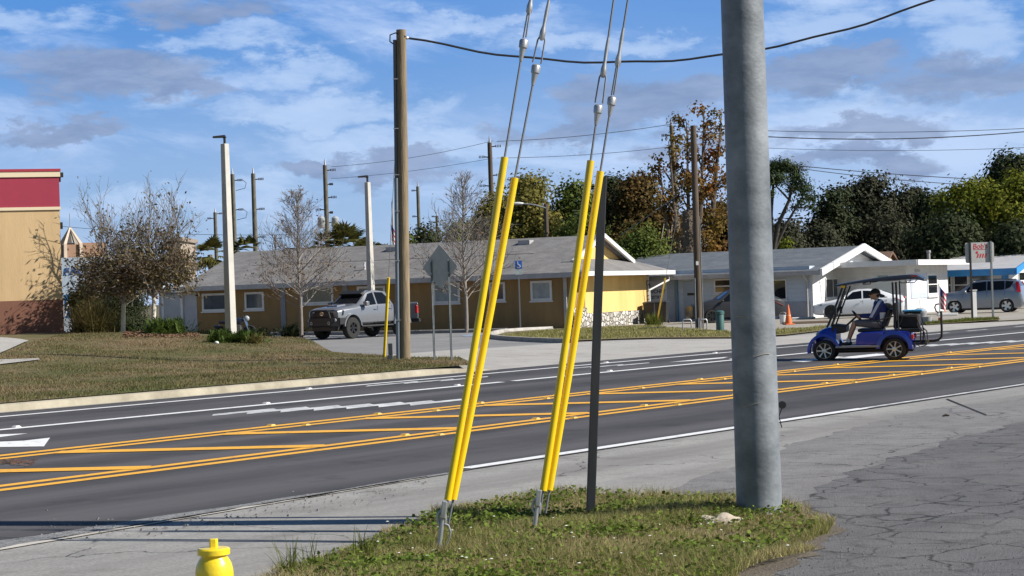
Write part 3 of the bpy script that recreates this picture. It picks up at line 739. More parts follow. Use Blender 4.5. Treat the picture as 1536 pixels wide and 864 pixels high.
# ------------------------------------------------------------------ far utility poles
def util_pole(px, topy, depth, r, arms, label, m=M_wood_d, group='distant transmission poles', lean=0.0, side=1, loops=False):
    p = gnd(px, depth); k = F/depth; h_ = (hz(px)-topy)/k+CAMH-p.z
    t = thing('transmission_pole', label, 'utility pole', p, 0, group)
    b = MB(); b.tube([(lean*q,0,h_*q) for q in (0,.5,.96)], [r*1.1,r,r*.85], 10); b.build('shaft', m, t, smooth=True)
    b = MB(); b.tube([(lean*.96,0,h_*.955),(lean,0,h_)], [r*.5,r*.15], 6); b.build('top_pin', M_galv2, t)
    for a, s_ in arms:
        z = h_-a; x = lean*z/h_
        b = MB(); b.tube([(x,0,z),(x+s_*r*2.2,0,z+.06)], r*.22, 6)
        for q in range(4): b.lathe([(r*.5,0),(r*.5,.07)], 8, 'x', (x+s_*(r*2.2+.13*q)-(.07 if s_ < 0 else 0),0,z+.06))
        b.build('insulator', mat('insulator_brown', (.045,.04,.042), .4), t, smooth=True)
        if loops:
            b = MB(); b.tube([(x+s_*(r*2.2+.5),0,z+.06),(x+s_*(r*2.2+.85),0,z-.25),(x+s_*(r*2.2+.7),0,z-.8),(x+s_*r*1.2,0,z-1.0)], .03, 5); b.build('jumper', M_black, t)
    return t
DM = mat('pole_greygreen', (.10,.095,.075), .9, (.15,.14,.11), 3)
util_pole(327, 312, 260, .26, [(.8,1),(1.4,-1),(4.6,1),(5.2,-1),(7.6,1)], 'shortest far pole with arms both sides, left of the nearer lamp post', DM)
util_pole(355, 252, 200, .24, [(1.3,1),(4.3,1),(7.2,1)], 'far pole with three looped jumpers, just right of the nearer lamp post', DM, loops=True)
util_pole(386, 251, 190, .24, [(1.2,1),(4.1,1),(6.8,1)], 'far pole with three insulators, second right of the nearer lamp post', DM)
util_pole(494, 238, 180, .23, [(1.1,1),(2.4,.7),(3.6,1),(4.7,-1),(5.0,.6),(5.9,1),(8.0,-1)], 'far pole carrying transformers behind the leafless tree', DM)
util_pole(742, 203, 170, .23, [(1.0,1),(1.9,-1),(3.5,1),(4.4,-1),(5.9,1),(7.4,-.8)], 'dark far pole between the wires left of the olive tree', M_wood_d)
util_pole(632, 272, 250, .24, [(1.2,-.8),(4.5,-.8),(7,-.8)], 'far pole standing right of the plain wooden pole', DM)
util_pole(659, 318, 250, .2, [(.6,-.7)], 'low far pole end behind the second leafless tree', DM)
util_pole(593, 296, 260, .13, [], 'thin far mast beside the flag behind the wooden pole', mat('mast_grey', (.35,.34,.33), .6))
util_pole(416, 348, 230, .14, [(.8,1),(1.7,1)], 'small far pole left of the first leafless tree', DM)
# transformers on the far pole
tp = gnd(494, 179); kt = F/179
for px, lab in ((482,'left grey pole transformer on the far pole'),(503,'right grey pole transformer on the far pole')):
    q = at(px, 333, 179); o = MB().lathe([(.30,-.5),(.34,-.45),(.34,.35),(.25,.45),(.08,.55)], 14).build('transformer', mat('transformer_grey', (.33,.35,.37), .5), smooth=True); o.location = q; tag(o, lab, 'transformer')
# near pair of poles by the grey building
up = gnd(1046.5, 76.5); ku = F/76.5
hu = (hz(1056)-188)/ku+CAMH-up.z
t = thing('utility_pole', 'dark wooden pole with a small white tag before the grey office', 'utility pole', up)
lx = .0
b = MB(); b.tube([(0,0,-.1),(.0,0,0),(-.0+.02,0,hu*.5),(.04,0,hu)], [.15,.145,.13,.115], 14); b.build('shaft', M_wood_d, t, smooth=True)
b = MB(); b.tube([(-.13,-.1,0),(-.11,-.1,2.0)], .03, 8); b.tube([(.17,-.05,0),(.15,-.05,hu*.55)], .02, 6); b.build('conduit', M_post, t, smooth=True)
b = MB(); b.box(-.05,.05,-.16,-.14,2.5,2.65); b.build('number_tag', M_symw, t)
b = MB(); b.box(-.05,.09,-.2,-.12,0,.45); b.build('foot_sleeve', mat('sleeve_grey', (.2,.2,.21), .6), t)
utop = up+Vector((.04,0,hu-.25))
ga = P(985, 485); v_ = utop-ga
t = thing('pole_guy', 'thin guy with a slim yellow guard beside the stone corner pillar', 'guy wire', ga)
f_ = (485-404)/(485-200)
b = MB(); b.tube([v_*0, v_*f_], .04, 8); b.build('guard', M_guard, t, smooth=True)
b = MB(); b.tube([v_*f_, v_], .012, 5); b.build('strand', M_strand, t, smooth=True)
tall = util_pole(1023, 176, 128, .17, [(1.2,-.8)], 'tall tan wooden pole rising behind the grey office before the rusty tree', mat('tan_pole', (.20,.165,.11), .9, (.14,.11,.075), 3), lean=-.35)
tb = tall.location
for i,(px,py,dpx) in enumerate([(988,372,1008),(997,372,1012),(1005,372,1015),(1013,372,1018)]):
    a = at(px, 384, 127); c = at(dpx, 262-14*i, 127.5)
    cable('guy_strand', [a, a.lerp(c,.5), c], .03, 'pale guy strand beside the tall tan pole', 'guy wire', 5, mat('pale_strand', (.38,.37,.33), .6), 'pale guy strands of the tall tan pole')
# street light on a short arm
sp_ = gnd(823, 118); t = thing('street_light', 'street light on a curved arm above the shingle roof', 'street light', sp_)
k_ = F/118; h_ = (hz(823)-306)/k_+CAMH-sp_.z
b = MB(); b.tube([(0,0,0),(0,0,h_)], .13, 8); b.build('pole', M_wood_d, t, smooth=True)
b = MB(); b.tube([(0,-.1,h_-.25),(-.7,-.1,h_-.02),(-1.35,-.1,h_+.06)], .045, 6); b.build('arm', M_galv2, t, smooth=True)
b = MB(); b.ball((-1.7,-.1,h_+.08), .4, 8, (1,.35,.25)); b.build('lamp_head', mat('lamp_pale', (.6,.6,.6), .4), t, smooth=True)
up2 = util_pole(1200, 326, 135, .13, [(.1,.4)], 'slim dark pole in front of the dark trees right of the steel pole', M_wood_d)
# far wires
def wire(pxs, depth, r, label, group='thin overhead wires across the sky'):
    P0 = [p for p in pxs]; xs = np.array([p[0] for p in P0]); ys = np.array([p[1] for p in P0])
    c = np.polyfit(xs, ys, 2 if len(P0) > 2 else 1)
    pts = [at(x, float(np.polyval(c, x)), depth) for x in np.linspace(xs[0], xs[-1], 24)]
    cable('overhead_wire', pts, r, label, 'wire', 4, mat('wire_dark', (.05,.05,.055), .6), group)
wire([(1030,197),(1152,203),(1330,210),(1560,195)], 90, .030, 'thickest wire right of the steel pole, sagging to the photo edge')
wire([(500,238),(750,215),(1000,190),(1152,194),(1340,200),(1560,191)][2:], 150, .028, 'thin wire just above the thickest wire right of the steel pole')
wire([(1040,216),(1152,222),(1350,226),(1560,220)], 150, .022, 'faint thin wire below the thickest wire right of the steel pole')
wire([(1190,248),(1300,258),(1470,269)], 100, .026, 'upper of two wires slanting over the dark trees')
wire([(1195,252),(1300,265),(1450,277)], 100, .022, 'lower of two wires slanting over the dark trees')
wire([(745,212),(880,203),(1020,184)], 170, .030, 'wire from the dark far pole to the tall tan pole, the upper one')
wire([(745,237),(880,232),(1000,221)], 170, .026, 'wire from the dark far pole to the tall tan pole, the lower one')
wire([(497,250),(620,236),(740,211)], 178, .024, 'faint wire between the transformer pole and the dark far pole, upper')
wire([(497,268),(620,256),(740,237)], 178, .022, 'faint wire between the transformer pole and the dark far pole, lower')
wire([(92,335),(140,347),(250,357),(325,349),(420,347),(560,349)], 220, .035, 'dark wire from the tan store to the far poles')
wire([(640,335),(720,322),(760,316)], 200, .03, 'wire behind the second leafless tree')
wire([(930,353),(975,322),(1020,290)], 110, .025, 'wire rising from the yellow gable to the tall tan pole')
wire([(1165,327),(1200,328),(1290,329)], 134, .03, 'short wire through the slim dark pole top')
# ------------------------------------------------------------------ buildings
def shingle(name, c1, c2):
    m = mat(name, c1, .95, c2, 1.1, 9, spec=.15, bump=.01, bscale=9)
    N, L = nt(m); b = N['Principled BSDF']
    tc = N.new('ShaderNodeTexCoord'); br = N.new('ShaderNodeTexBrick'); br.inputs['Scale'].default_value = 1.0
    br.inputs['Brick Width'].default_value = .3; br.inputs['Row Height'].default_value = .14; br.inputs['Mortar Size'].default_value = .006
    br.inputs['Color1'].default_value = (1,1,1,1); br.inputs['Color2'].default_value = (.72,.72,.74,1); br.inputs['Mortar'].default_value = (.55,.55,.55,1)
    sx = N.new('ShaderNodeSeparateXYZ'); cb = N.new('ShaderNodeCombineXYZ'); L.new(tc.outputs['Object'], sx.inputs[0])
    L.new(sx.outputs[1], cb.inputs[0]); L.new(sx.outputs[0], cb.inputs[1]); L.new(cb.outputs[0], br.inputs['Vector'])
    mx = N.new('ShaderNodeMix'); mx.data_type = 'RGBA'; mx.blend_type = 'MULTIPLY'; mx.inputs[0].default_value = .7
    src = b.inputs['Base Color'].links[0].from_socket
    L.new(src, mx.inputs[6]); L.new(br.outputs[0], mx.inputs[7]); L.new(mx.outputs[2], b.inputs['Base Color'])
    return m
def siding(name, c, c2, pitch=.2):
    m = mat(name, c, .6, c2, 1.5, 8, contrast=(.4,.8))
    N, L = nt(m); b = N['Principled BSDF']
    tc = N.new('ShaderNodeTexCoord'); sx = N.new('ShaderNodeSeparateXYZ'); L.new(tc.outputs['Object'], sx.inputs[0])
    d = N.new('ShaderNodeMath'); d.operation = 'DIVIDE'; L.new(sx.outputs[2], d.inputs[0]); d.inputs[1].default_value = pitch
    f = N.new('ShaderNodeMath'); f.operation = 'FRACT'; L.new(d.outputs[0], f.inputs[0])
    bp = N.new('ShaderNodeBump'); bp.inputs['Distance'].default_value = .03; bp.invert = True; L.new(f.outputs[0], bp.inputs['Height']); L.new(bp.outputs[0], b.inputs['Normal'])
    return m
M_shg = shingle('grey_shingle', (.185,.178,.175), (.25,.24,.235))
M_shg2 = shingle('bluegrey_shingle', (.11,.125,.145), (.16,.175,.195))
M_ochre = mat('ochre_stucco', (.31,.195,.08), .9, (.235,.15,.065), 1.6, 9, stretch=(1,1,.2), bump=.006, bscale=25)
M_yelst = mat('yellow_stucco', (.76,.51,.19), .9, (.64,.42,.15), 1.4, 9, stretch=(1,1,.2), bump=.004, bscale=30)
M_wtrim = mat('white_trim', (.66,.655,.65), .55, (.50,.495,.49), 2.5, 7, contrast=(.5,.85))
M_dtrim = mat('dull_trim', (.42,.40,.40), .6, (.33,.32,.32), 2.5, 7)
M_glass = mat('window_glass', (.05,.065,.085), .08, (.09,.11,.135), 1.5, 3, spec=.8)
M_blind = mat('window_blind', (.30,.35,.38), .3, (.2,.25,.28), 2, 3, spec=.6)
M_glassd = mat('dark_window_glass', (.012,.014,.018), .06, spec=.7)
M_white = MATS['road_paint_white']
M_wwall = siding('white_siding', (.66,.66,.66), (.52,.53,.54))
M_wflat = mat('white_stucco', (.60,.61,.62), .8, (.48,.49,.50), 1.6, 9, stretch=(1,1,.2), contrast=(.5,.8))
M_gband = mat('grey_base_band', (.33,.36,.42), .8, (.28,.31,.37), 1.2, 6)
M_shadew = siding('shaded_white_siding', (.50,.56,.64), (.44,.50,.58), .22)  # white siding again, with the side wall's bluish shade put into its colour
def stone_mat():
    m = bpy.data.materials.new('field_stone'); m.use_nodes = True; N, L = nt(m); b = N['Principled BSDF']; b.inputs['Roughness'].default_value = .9
    tc = N.new('ShaderNodeTexCoord'); mp = N.new('ShaderNodeMapping'); mp.inputs['Scale'].default_value = (1,1,1.25); L.new(tc.outputs['Object'], mp.inputs[0])
    vo = N.new('ShaderNodeTexVoronoi'); vo.inputs['Scale'].default_value = 3.6; L.new(mp.outputs[0], vo.inputs['Vector'])
    ve = N.new('ShaderNodeTexVoronoi'); ve.feature = 'DISTANCE_TO_EDGE'; ve.inputs['Scale'].default_value = 3.6; L.new(mp.outputs[0], ve.inputs['Vector'])
    r = N.new('ShaderNodeValToRGB'); r.color_ramp.elements[0].color = (.30,.275,.24,1); r.color_ramp.elements[1].color = (.66,.635,.59,1)
    s = N.new('ShaderNodeSeparateColor'); L.new(vo.outputs['Color'], s.inputs[0]); L.new(s.outputs[0], r.inputs[0])
    e = N.new('ShaderNodeMapRange'); e.inputs[1].default_value = .0; e.inputs[2].default_value = .05; L.new(ve.outputs['Distance'], e.inputs[0])
    mx = N.new('ShaderNodeMix'); mx.data_type = 'RGBA'; mx.inputs[6].default_value = (.16,.14,.12,1); L.new(e.outputs[0], mx.inputs[0]); L.new(r.outputs[0], mx.inputs[7]); L.new(mx.outputs[2], b.inputs['Base Color'])
    e2 = N.new('ShaderNodeMapRange'); e2.inputs[1].default_value = 0; e2.inputs[2].default_value = .16; L.new(ve.outputs['Distance'], e2.inputs[0])
    bp = N.new('ShaderNodeBump'); bp.inputs['Distance'].default_value = .1; L.new(e2.outputs[0], bp.inputs['Height']); L.new(bp.outputs[0], b.inputs['Normal'])
    return m
M_stone = stone_mat()
VA = math.atan2(.901,.434)
class Bld:
    """a building with its own frame : local x along the front, y away along the side, z up"""
    def __init__(s, name, label, cat, px, py, ang, zf=terr):
        s.o = P(px, py, zf); s.ang = ang
        s.t = thing(name, label, cat, s.o, ang); s.x = Vector((math.cos(ang), math.sin(ang),0)); s.y = Vector((-math.sin(ang), math.cos(ang),0))
    def on_side(s, px, x0=0.0):     # local y where column px meets the plane x = x0
        lo, hi = -50.0, 80.0
        b = s.o+s.x*x0
        return s._solve(b, s.y, px)
    def on_front(s, px, y0=0.0): return s._solve(s.o+s.y*y0, s.x, px)
    def _solve(s, b, d, px):
        kx = (px-CX)/F     # ignoring roll for ground offsets is corrected below
        # the vertical plane of a picture column leans by the roll : solve at eye height
        k = kx
        return (k*b.y-b.x)/(d.x-k*d.y)
    def zat(s, x, y, py, px):
        w = s.o+s.x*x+s.y*y
        return (hz(px)-py)/(F/w.y)+CAMH-s.o.z
    def side_rect(s, x0, px0, px1, pt, pb):
        ya, yb = s.on_side(px0, x0), s.on_side(px1, x0); pm = (px0+px1)/2; ym = (ya+yb)/2
        return min(ya,yb), max(ya,yb), s.zat(x0, ym, pb, pm), s.zat(x0, ym, pt, pm)
    def front_rect(s, y0, px0, px1, pt, pb):
        xa, xb = s.on_front(px0, y0), s.on_front(px1, y0); pm = (px0+px1)/2; xm = (xa+xb)/2
        return min(xa,xb), max(xa,xb), s.zat(xm, y0, pb, pm), s.zat(xm, y0, pt, pm)
    def part(s, name, b, m, bevel=0, smooth=False, label=None, parent=None):
        o = b.build(name, m, parent or s.t, smooth=smooth, bevel=bevel)
        if label: o['label'] = label
        return o
    def window(s, kind, p0, a0, a1, z0, z1, fw=.09, glass=None, frame=None, bars=(), sill=True, proud=.05):
        """kind 'side': on plane x=p0 facing -x, 'front': on plane y=p0 facing -y"""
        def bx(b, a, c, e, f, d0, d1):
            if kind == 'side': b.box(p0-d1, p0-d0, a, c, e, f)
            else: b.box(a, c, p0-d1, p0-d0, e, f)
        w = MB()
        bx(w,a0,a1,z1-fw,z1,.003,proud); bx(w,a0,a1,z0,z0+fw,.003,proud); bx(w,a0,a0+fw,z0+fw,z1-fw,.003,proud); bx(w,a1-fw,a1,z0+fw,z1-fw,.003,proud)
        for f, dr in bars:
            if dr == 'h': zz = z0+(z1-z0)*f; bx(w,a0+fw,a1-fw,zz-.03,zz+.03,.003,proud-.01)
            else: aa = a0+(a1-a0)*f; bx(w,aa-.03,aa+.03,z0+fw,z1-fw,.003,proud-.012)
        o = s.part('window', w, frame or M_wtrim)
        g = MB(); bx(g,a0+fw-.005,a1-fw+.005,z0+fw-.005,z1-fw+.005,.002,.018); g.build('pane', glass or M_glass, o)
        if sill:
            q = MB(); bx(q,a0-.05,a1+.05,z0-.07,z0-.003,.003,proud+.05); q.build('sill', frame or M_wtrim, o)
        return o
# ---- ochre office with the yellow front
B1 = Bld('ochre_office', 'long low ochre building with grey shingle roof, yellow front panel and stone pillars', 'building', 860, 492, VA)
LW, FW_, EZ = 21.5, 9.4, 2.62
FWd = B1.on_front(970)
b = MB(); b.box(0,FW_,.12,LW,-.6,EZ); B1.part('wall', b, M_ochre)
yx0, yx1 = LW+.02, B1.on_side(238)
b = MB(); b.box(0,FW_,yx0,yx1,-.6,EZ-.25); B1.part('side_wing', b, mat('lavender_wall', (.45,.46,.52), .8, (.38,.39,.45), 1.5))
b = MB(); b.box(-.5,FW_,yx0+.5,yx1+.4,EZ-.245,EZ-.05); B1.part('wing_roof', b, M_shg)
RZ, OV = 1.62, .75
# main roof : ridge along y at mid width, eaves on both sides, Dutch gable in front
mid_, ybk = FW_/2, LW+.5
sl = RZ/mid_
ez = EZ-sl*OV*.4
def rz(x): return ez + sl*(min(x, FW_-x)+OV)
b = MB(); th = .12
g0 = .55      # plane of the little gable
gx0 = 1.35
for (xa, xb) in ((-OV, mid_), (FW_+OV, mid_)):
    za, zb = ez, rz(mid_)
    b.hexa([(xa,g0-.0,za),(xb,g0,zb),(xb,ybk,zb),(xa,ybk,za)], [(xa,g0,za+th),(xb,g0,zb+th),(xb,ybk,zb+th),(xa,ybk,za+th)])
B1.part('roof', b, M_shg)
# front skirt and its return towards the eaves
zg = rz(gx0)
fo = -.95
b = MB(); b.hexa([(-OV,fo,ez),(FW_+OV+1.0,fo,ez),(FW_-gx0+.6,g0+.3,zg),(gx0,g0+.3,zg)], [(-OV,fo,ez+th),(FW_+OV+1.0,fo,ez+th),(FW_-gx0+.6,g0+.3,zg+th),(gx0,g0+.3,zg+th)])
b.hexa([(-OV,fo,ez-.003),(gx0,g0+.3,zg-.003),(gx0,g0+.02,zg-.02),(-OV,g0+.0,ez-.003)], [(-OV,fo,ez+th-.003),(gx0,g0+.3,zg+th-.003),(gx0,g0+.02,zg+th-.02),(-OV,g0,ez+th-.003)])
b.hexa([(FW_+OV+1.0,fo,ez),(FW_+OV+1.0,3.0,ez),(FW_-gx0,3.0,zg),(FW_-gx0+.6,g0+.3,zg-.002)], [(FW_+OV+1.0,fo,ez+th),(FW_+OV+1.0,3.0,ez+th),(FW_-gx0,3.0,zg+th),(FW_-gx0+.6,g0+.3,zg+th-.002)])
B1.part('skirt_roof', b, M_shg)
# gable wall and rakes
b = MB(); b.prism([(gx0,zg),(FW_-gx0,zg),(mid_,rz(mid_)-.02)], g0+.2, g0+.3); B1.part('gable', b, M_yelst)
for s_ in (0,1):
    b = MB(); xa = gx0-.55 if s_ == 0 else FW_-gx0+.55; za = rz(gx0-.55)
    b.hexa([(xa,g0-.35,za-.02),(mid_,g0-.35,rz(mid_)-.02),(mid_,g0-.22,rz(mid_)-.02),(xa,g0-.22,za-.02)], [(xa,g0-.35,za+.2),(mid_,g0-.35,rz(mid_)+.2),(mid_,g0-.22,rz(mid_)+.2),(xa,g0-.22,za+.2)])
    B1.part('rake_board', b, M_wtrim)
b = MB(); b.hexa([(gx0-.6,g0-.34,rz(gx0-.6)+.06),(mid_,g0-.34,rz(mid_)+.06),(mid_,g0+.3,rz(mid_)+.06),(gx0-.6,g0+.3,rz(gx0-.6)+.06)], [(gx0-.6,g0-.34,rz(gx0-.6)+.15),(mid_,g0-.34,rz(mid_)+.15),(mid_,g0+.3,rz(mid_)+.15),(gx0-.6,g0+.3,rz(gx0-.6)+.15)])
b.hexa([(FW_-gx0+.6,g0-.34,rz(gx0-.6)+.06),(mid_,g0-.34,rz(mid_)+.06),(mid_,g0+.3,rz(mid_)+.06),(FW_-gx0+.6,g0+.3,rz(gx0-.6)+.06)], [(FW_-gx0+.6,g0-.34,rz(gx0-.6)+.15),(mid_,g0-.34,rz(mid_)+.15),(mid_,g0+.3,rz(mid_)+.15),(FW_-gx0+.6,g0+.3,rz(gx0-.6)+.15)])
B1.part('gable_roof', b, M_shg)
# fascias
b = MB(); b.box(-OV-.05,-OV-.003,fo,ybk,ez-.1,ez+th+.02); B1.part('side_fascia', b, M_dtrim)
b = MB(); b.box(-OV-.05,FW_+OV+1.05,fo-.05,fo-.003,ez-.06,ez+th+.03); B1.part('front_fascia', b, M_wtrim)
b = MB(); b.box(-OV,-.02,fo,ybk,ez-.06,ez-.03); b.box(-.02,FW_+OV+1.0,fo,.1,ez-.062,ez-.032); B1.part('soffit', b, M_dtrim)
# front : yellow panel between stone
xl, xr = B1.on_front(877), B1.on_front(971)
b = MB(); b.box(xl,xr,.0,.115,.66,EZ-.06); B1.part('front_panel', b, M_yelst)
b = MB(); b.box(-.06,xl-.003,-.1,.13,-.5,.95); B1.part('stone_pillar', b, M_stone)
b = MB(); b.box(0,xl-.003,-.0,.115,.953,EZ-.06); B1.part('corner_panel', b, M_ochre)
b = MB(); b.box(xr+.003,FW_+.1,-.1,.13,-.5,EZ-.08); B1.part('stone_pillar', b, M_stone)
b = MB(); b.box(xl,xr,-.1,.115,-.5,.655); B1.part('stone_base', b, M_stone)
# downspouts
y_ = B1.on_side(860, -.1); 
b = MB(); b.box(-.13,-.03,.25,.40,0,ez-.1); B1.part('downspout', b, M_dtrim)
b = MB(); b.tube([(FW_+OV+.7,fo+.2,ez-.1),(FW_+OV+.7,fo+.2,ez-.35),(FW_+.25,-.1,ez-.85),(FW_+.2,-.12,.1)], .055, 8); B1.part('downspout', b, M_wtrim)
for px0, px1 in ((421,428),(514,522)):
    a0, a1, _, _ = B1.side_rect(0, px0, px1, 430, 470); b = MB(); b.box(-.05,-.003,a0,a1,0,EZ-.1); B1.part('pilaster', b, mat('grey_pilaster', (.24,.25,.28), .8))
for px0, px1, pt, pb, gl in ((303,341,440,467,M_glass),(367,396,438,465,M_glass),(452,500,430,456,M_glass),(536,578,429,455,M_glass),(650,690,424,455,M_blind),(734,758,423,452,M_glass),(796,828,421,451,M_blind),(598,626,453,478,M_wtrim)):
    a0, a1, z0, z1 = B1.side_rect(0, px0, px1, pt, pb); B1.window('side', 0, a0, a1, z0, z1, .11, gl)
a0, a1, z0, z1 = B1.side_rect(0, 247, 272, 430, 500)
LWx = a1
b = MB(); b.box(-.09,-.003,a0,a1,0,z1); d_ = B1.part('door', b, mat('grey_door', (.40,.42,.47), .5, (.35,.37,.42), 2)); 
b = MB(); b.box(-.13,-.095,a1-.25,a1-.17,1.0,1.06); b.build('handle', M_galv2, d_)
b = MB(); b.box(-.12,-.003,a0-.14,a0-.003,0,z1+.1); b.box(-.12,-.003,a1+.003,a1+.14,0,z1+.1); B1.part('door_frame', b, M_wtrim)
b = MB(); b.hexa([(-.6,LW+.2,ez-.12),(.9,LW+.2,ez+.35),(.9,LW+1.2,ez+.35),(-.6,LW+1.2,ez-.12)], [(-.6,LW+.2,ez+.1),(.9,LW+.2,ez+.5),(.9,LW+1.2,ez+.5),(-.6,LW+1.2,ez+.1)]); B1.part('end_canopy', b, M_wtrim)
# bits on the roof
def roofpt(px, fx):   # local point on the near slope
    x = -OV+fx*(mid_+OV); y = B1.on_side(px, x); return x, y, rz(x)+th
for px, fx, m in ((791,.86,M_dtrim),(548,.30,M_wtrim),(592,.84,M_dtrim)):
    x, y, z = roofpt(px, fx); b = MB()
    if m is M_wtrim: b.lathe([(.05,-.05),(.05,.3),(.07,.31),(.07,.36)], 10, 'z', (x,y,z))
    else: b.box(x-.25,x+.25,y-.32,y+.32,z-.08,z+.14)
    B1.part('roof_vent', b, m)
a = roofpt(640, .5)
b = MB(); x0 = -OV+.55*(mid_+OV); b.hexa([(x0,3,rz(x0)+th+.005),(x0+.04,3,rz(x0+.04)+th+.005),(x0+.04,LW-2,rz(x0+.04)+th+.005),(x0,LW-2,rz(x0)+th+.005)], [(x0,3,rz(x0)+th+.02),(x0+.04,3,rz(x0+.04)+th+.02),(x0+.04,LW-2,rz(x0+.04)+th+.02),(x0,LW-2,rz(x0)+th+.02)]); B1.part('roof_seam', b, M_shg)
# ---- grey shingled office with white front gable
B2 = Bld('grey_office', 'white office, side wall coloured pale blue for shade, with blue grey shingle roof and white front gable', 'building', 1220, 477, VA)
L2, W2_, E2 = 17.0, 15.0, 2.42
b = MB(); b.box(0,W2_,.12,L2,-.6,E2+.25); B2.part('side_wall', b, M_shadew)
R2 = 1.22; s2 = R2/(W2_/2); ov2 = .55
e2 = E2-.02
b = MB(); th2 = .1
for xa, xb in ((-ov2,W2_/2),(W2_+ov2,W2_/2)):
    za, zb = e2-s2*ov2, e2+R2
    b.hexa([(xa,-.6,za),(xb,-.6,zb),(xb,L2,zb),(xa,L2,za)], [(xa,-.6,za+th2),(xb,-.6,zb+th2),(xb,L2,zb+th2),(xa,L2,za+th2)])
b.v = [(v[0], v[1], v[2]) for v in b.v]
B2.part('roof', b, M_shg2)
b = MB(); b.prism([(0,-.5),(W2_,-.5),(W2_,e2),(W2_/2,e2+R2-.03),(0,e2)], -.02, .115); B2.part('front_gable', b, M_wwall)
for xa in (-ov2-.1, W2_+ov2+.1):
    b = MB(); za, zb = e2-s2*(ov2+.1)-.16, e2+R2-.14
    b.hexa([(xa,-.75,za),(W2_/2,-.75,zb),(W2_/2,-.62,zb),(xa,-.62,za)], [(xa,-.75,za+.36),(W2_/2,-.75,zb+.36),(W2_/2,-.62,zb+.36),(xa,-.62,za+.36)]); B2.part('rake_board', b, M_wtrim)
b = MB(); b.box(-ov2-.06,-ov2-.003,-.6,L2,e2-s2*ov2-.12,e2-s2*ov2+.1); B2.part('gutter', b, M_dtrim)
b = MB(); b.box(-.03,-.003,.15,B2.on_side(1165),-.5,.85); B2.part('base_band', b, M_gband)
b = MB(); b.tube([(-ov2,.3,e2-s2*ov2-.1),(-.1,.25,e2-.5),(-.1,.25,.05)], .05, 8); B2.part('downspout', b, M_dtrim)
a0, a1, z0, z1 = B2.side_rect(0, 1159, 1180, 419, 450); B2.window('side', 0, a0, a1, z0, z1, .06, M_glassd)
a0, a1, z0, z1 = B2.side_rect(0, 1071, 1110, 418, 440); B2.window('side', 0, a0, a1, z0, z1, .08, M_glassd, bars=((.5,'h'),))
a0, a1, z0, z1 = B2.side_rect(0, 1025, 1048, 422, 482); b = MB(); b.box(-.04,-.003,a0,a1,0,z1); dd = B2.part('door', b, mat('blue_grey_door', (.30,.37,.47), .5, (.27,.34,.44), 2)); b = MB(); b.box(-.06,-.045,(a0+a1)/2-.2,(a0+a1)/2+.2,1.35,1.48); b.build('letter_slot', M_black, dd)
a0, a1, _, _ = B2.side_rect(0, 1013, 1017, 412, 480); b = MB(); b.box(-.14,-.003,a0,a1,0,e2-.1); B2.part('downspout', b, mat('teal_downspout', (.14,.22,.28), .5))
# front windows of the gable
for p0, p1 in ((1237,1266),):
    xa, xb, z0, z1 = B2.front_rect(0, p0, p1, 417, 447); B2.window('front', -.02, xa, xb, z0, z1, .07, M_glassd, bars=((.38,'v'),))
# name sign on the side wall
yc = B2.on_side(976); zt = B2.zat(0, yc, 423, 984)
b = MB(); ya, yb = B2.on_side(1000), B2.on_side(945); b.box(-.025,-.003,ya,yb,B2.zat(0,yc,452,976),B2.zat(0,yc,417,976)); so_ = B2.part('name_sign', b, mat('sign_white_board', (.78,.80,.84), .5))
M_txt = mat('sign_blue_grey_lettering', (.05,.06,.13), .5)
rot_side = (PI/2, 0, -PI/2)
def sidetext(body, px_right, py, hpx, m=M_txt, **kw):
    y = B2.on_side(px_right); z = B2.zat(0,y,py,px_right); s_ = hpx/(F/102)
    return text('lettering', body, s_*1.35, m, so_, (-.027,y,z), rot_side, .002, 'RIGHT', **kw)
sidetext('NEW PORT RICHEY', 998, 437, 5.6, bold=.006); sidetext('DENTISTRY', 993, 446, 5.0, bold=.006); sidetext('727 - 843 - 9119' if False else '- - - - -', 983, 450.8, 2.4)
yl = B2.on_side(968); b = MB(); zc_ = B2.zat(0,yl,429,968); b.tube([(-.03, yl+.28*math.cos(a), zc_+.3*math.sin(a)-.05) for a in np.linspace(-.3,PI+.3,14)], .03, 5); b.build('tooth_emblem', M_txt, so_)
# ---- white flat roofed wing
B3 = Bld('white_wing', 'small white flat roofed building with a wide fascia and grey base, behind the golf cart', 'building', 1361, 471, VA)
E3 = 2.55
W3 = B3.on_front(1421)
b = MB(); b.box(0,W3,.1,5.5,-.5,E3+.1); B3.part('wall', b, M_wwall)
b = MB(); b.box(-.012,W3,-.02,.095,-.5,E3); B3.part('front_wall', b, M_wflat)
b = MB(); b.box(-.035,-.014,.15,5.4,-.5,.85); B3.part('base_band', b, M_gband)
b = MB(); b.box(-1.6,W3+1.3,-1.0,6.5,E3+.1,E3+.2); B3.part('flat_roof', b, mat('flat_roof_white', (.6,.6,.6), .7))
b = MB(); b.box(-1.65,W3+1.35,-1.08,-.995,E3-.02,E3+.26); b.box(-1.7,-1.605,-1.0,6.5,E3-.02,E3+.26); B3.part('fascia', b, M_wtrim)
for p0,p1,pt,pb in ((1389.5,1405,409,444),): 
    xa, xb, z0, z1 = B3.front_rect(0, p0, p1, pt, pb); B3.window('front', -.02, xa, xb, z0, z1, .16, M_glassd, bars=((.5,'h'),))
xa, xb, z0, z1 = B3.front_rect(0, 1365, 1389, 411, 447); b = MB(); b.box(xa,xb,-.05,-.023,z0,z1); pn = B3.part('notice_board', b, mat('notice_white', (.52,.57,.72), .4, (.44,.50,.68), 1.3, 4))
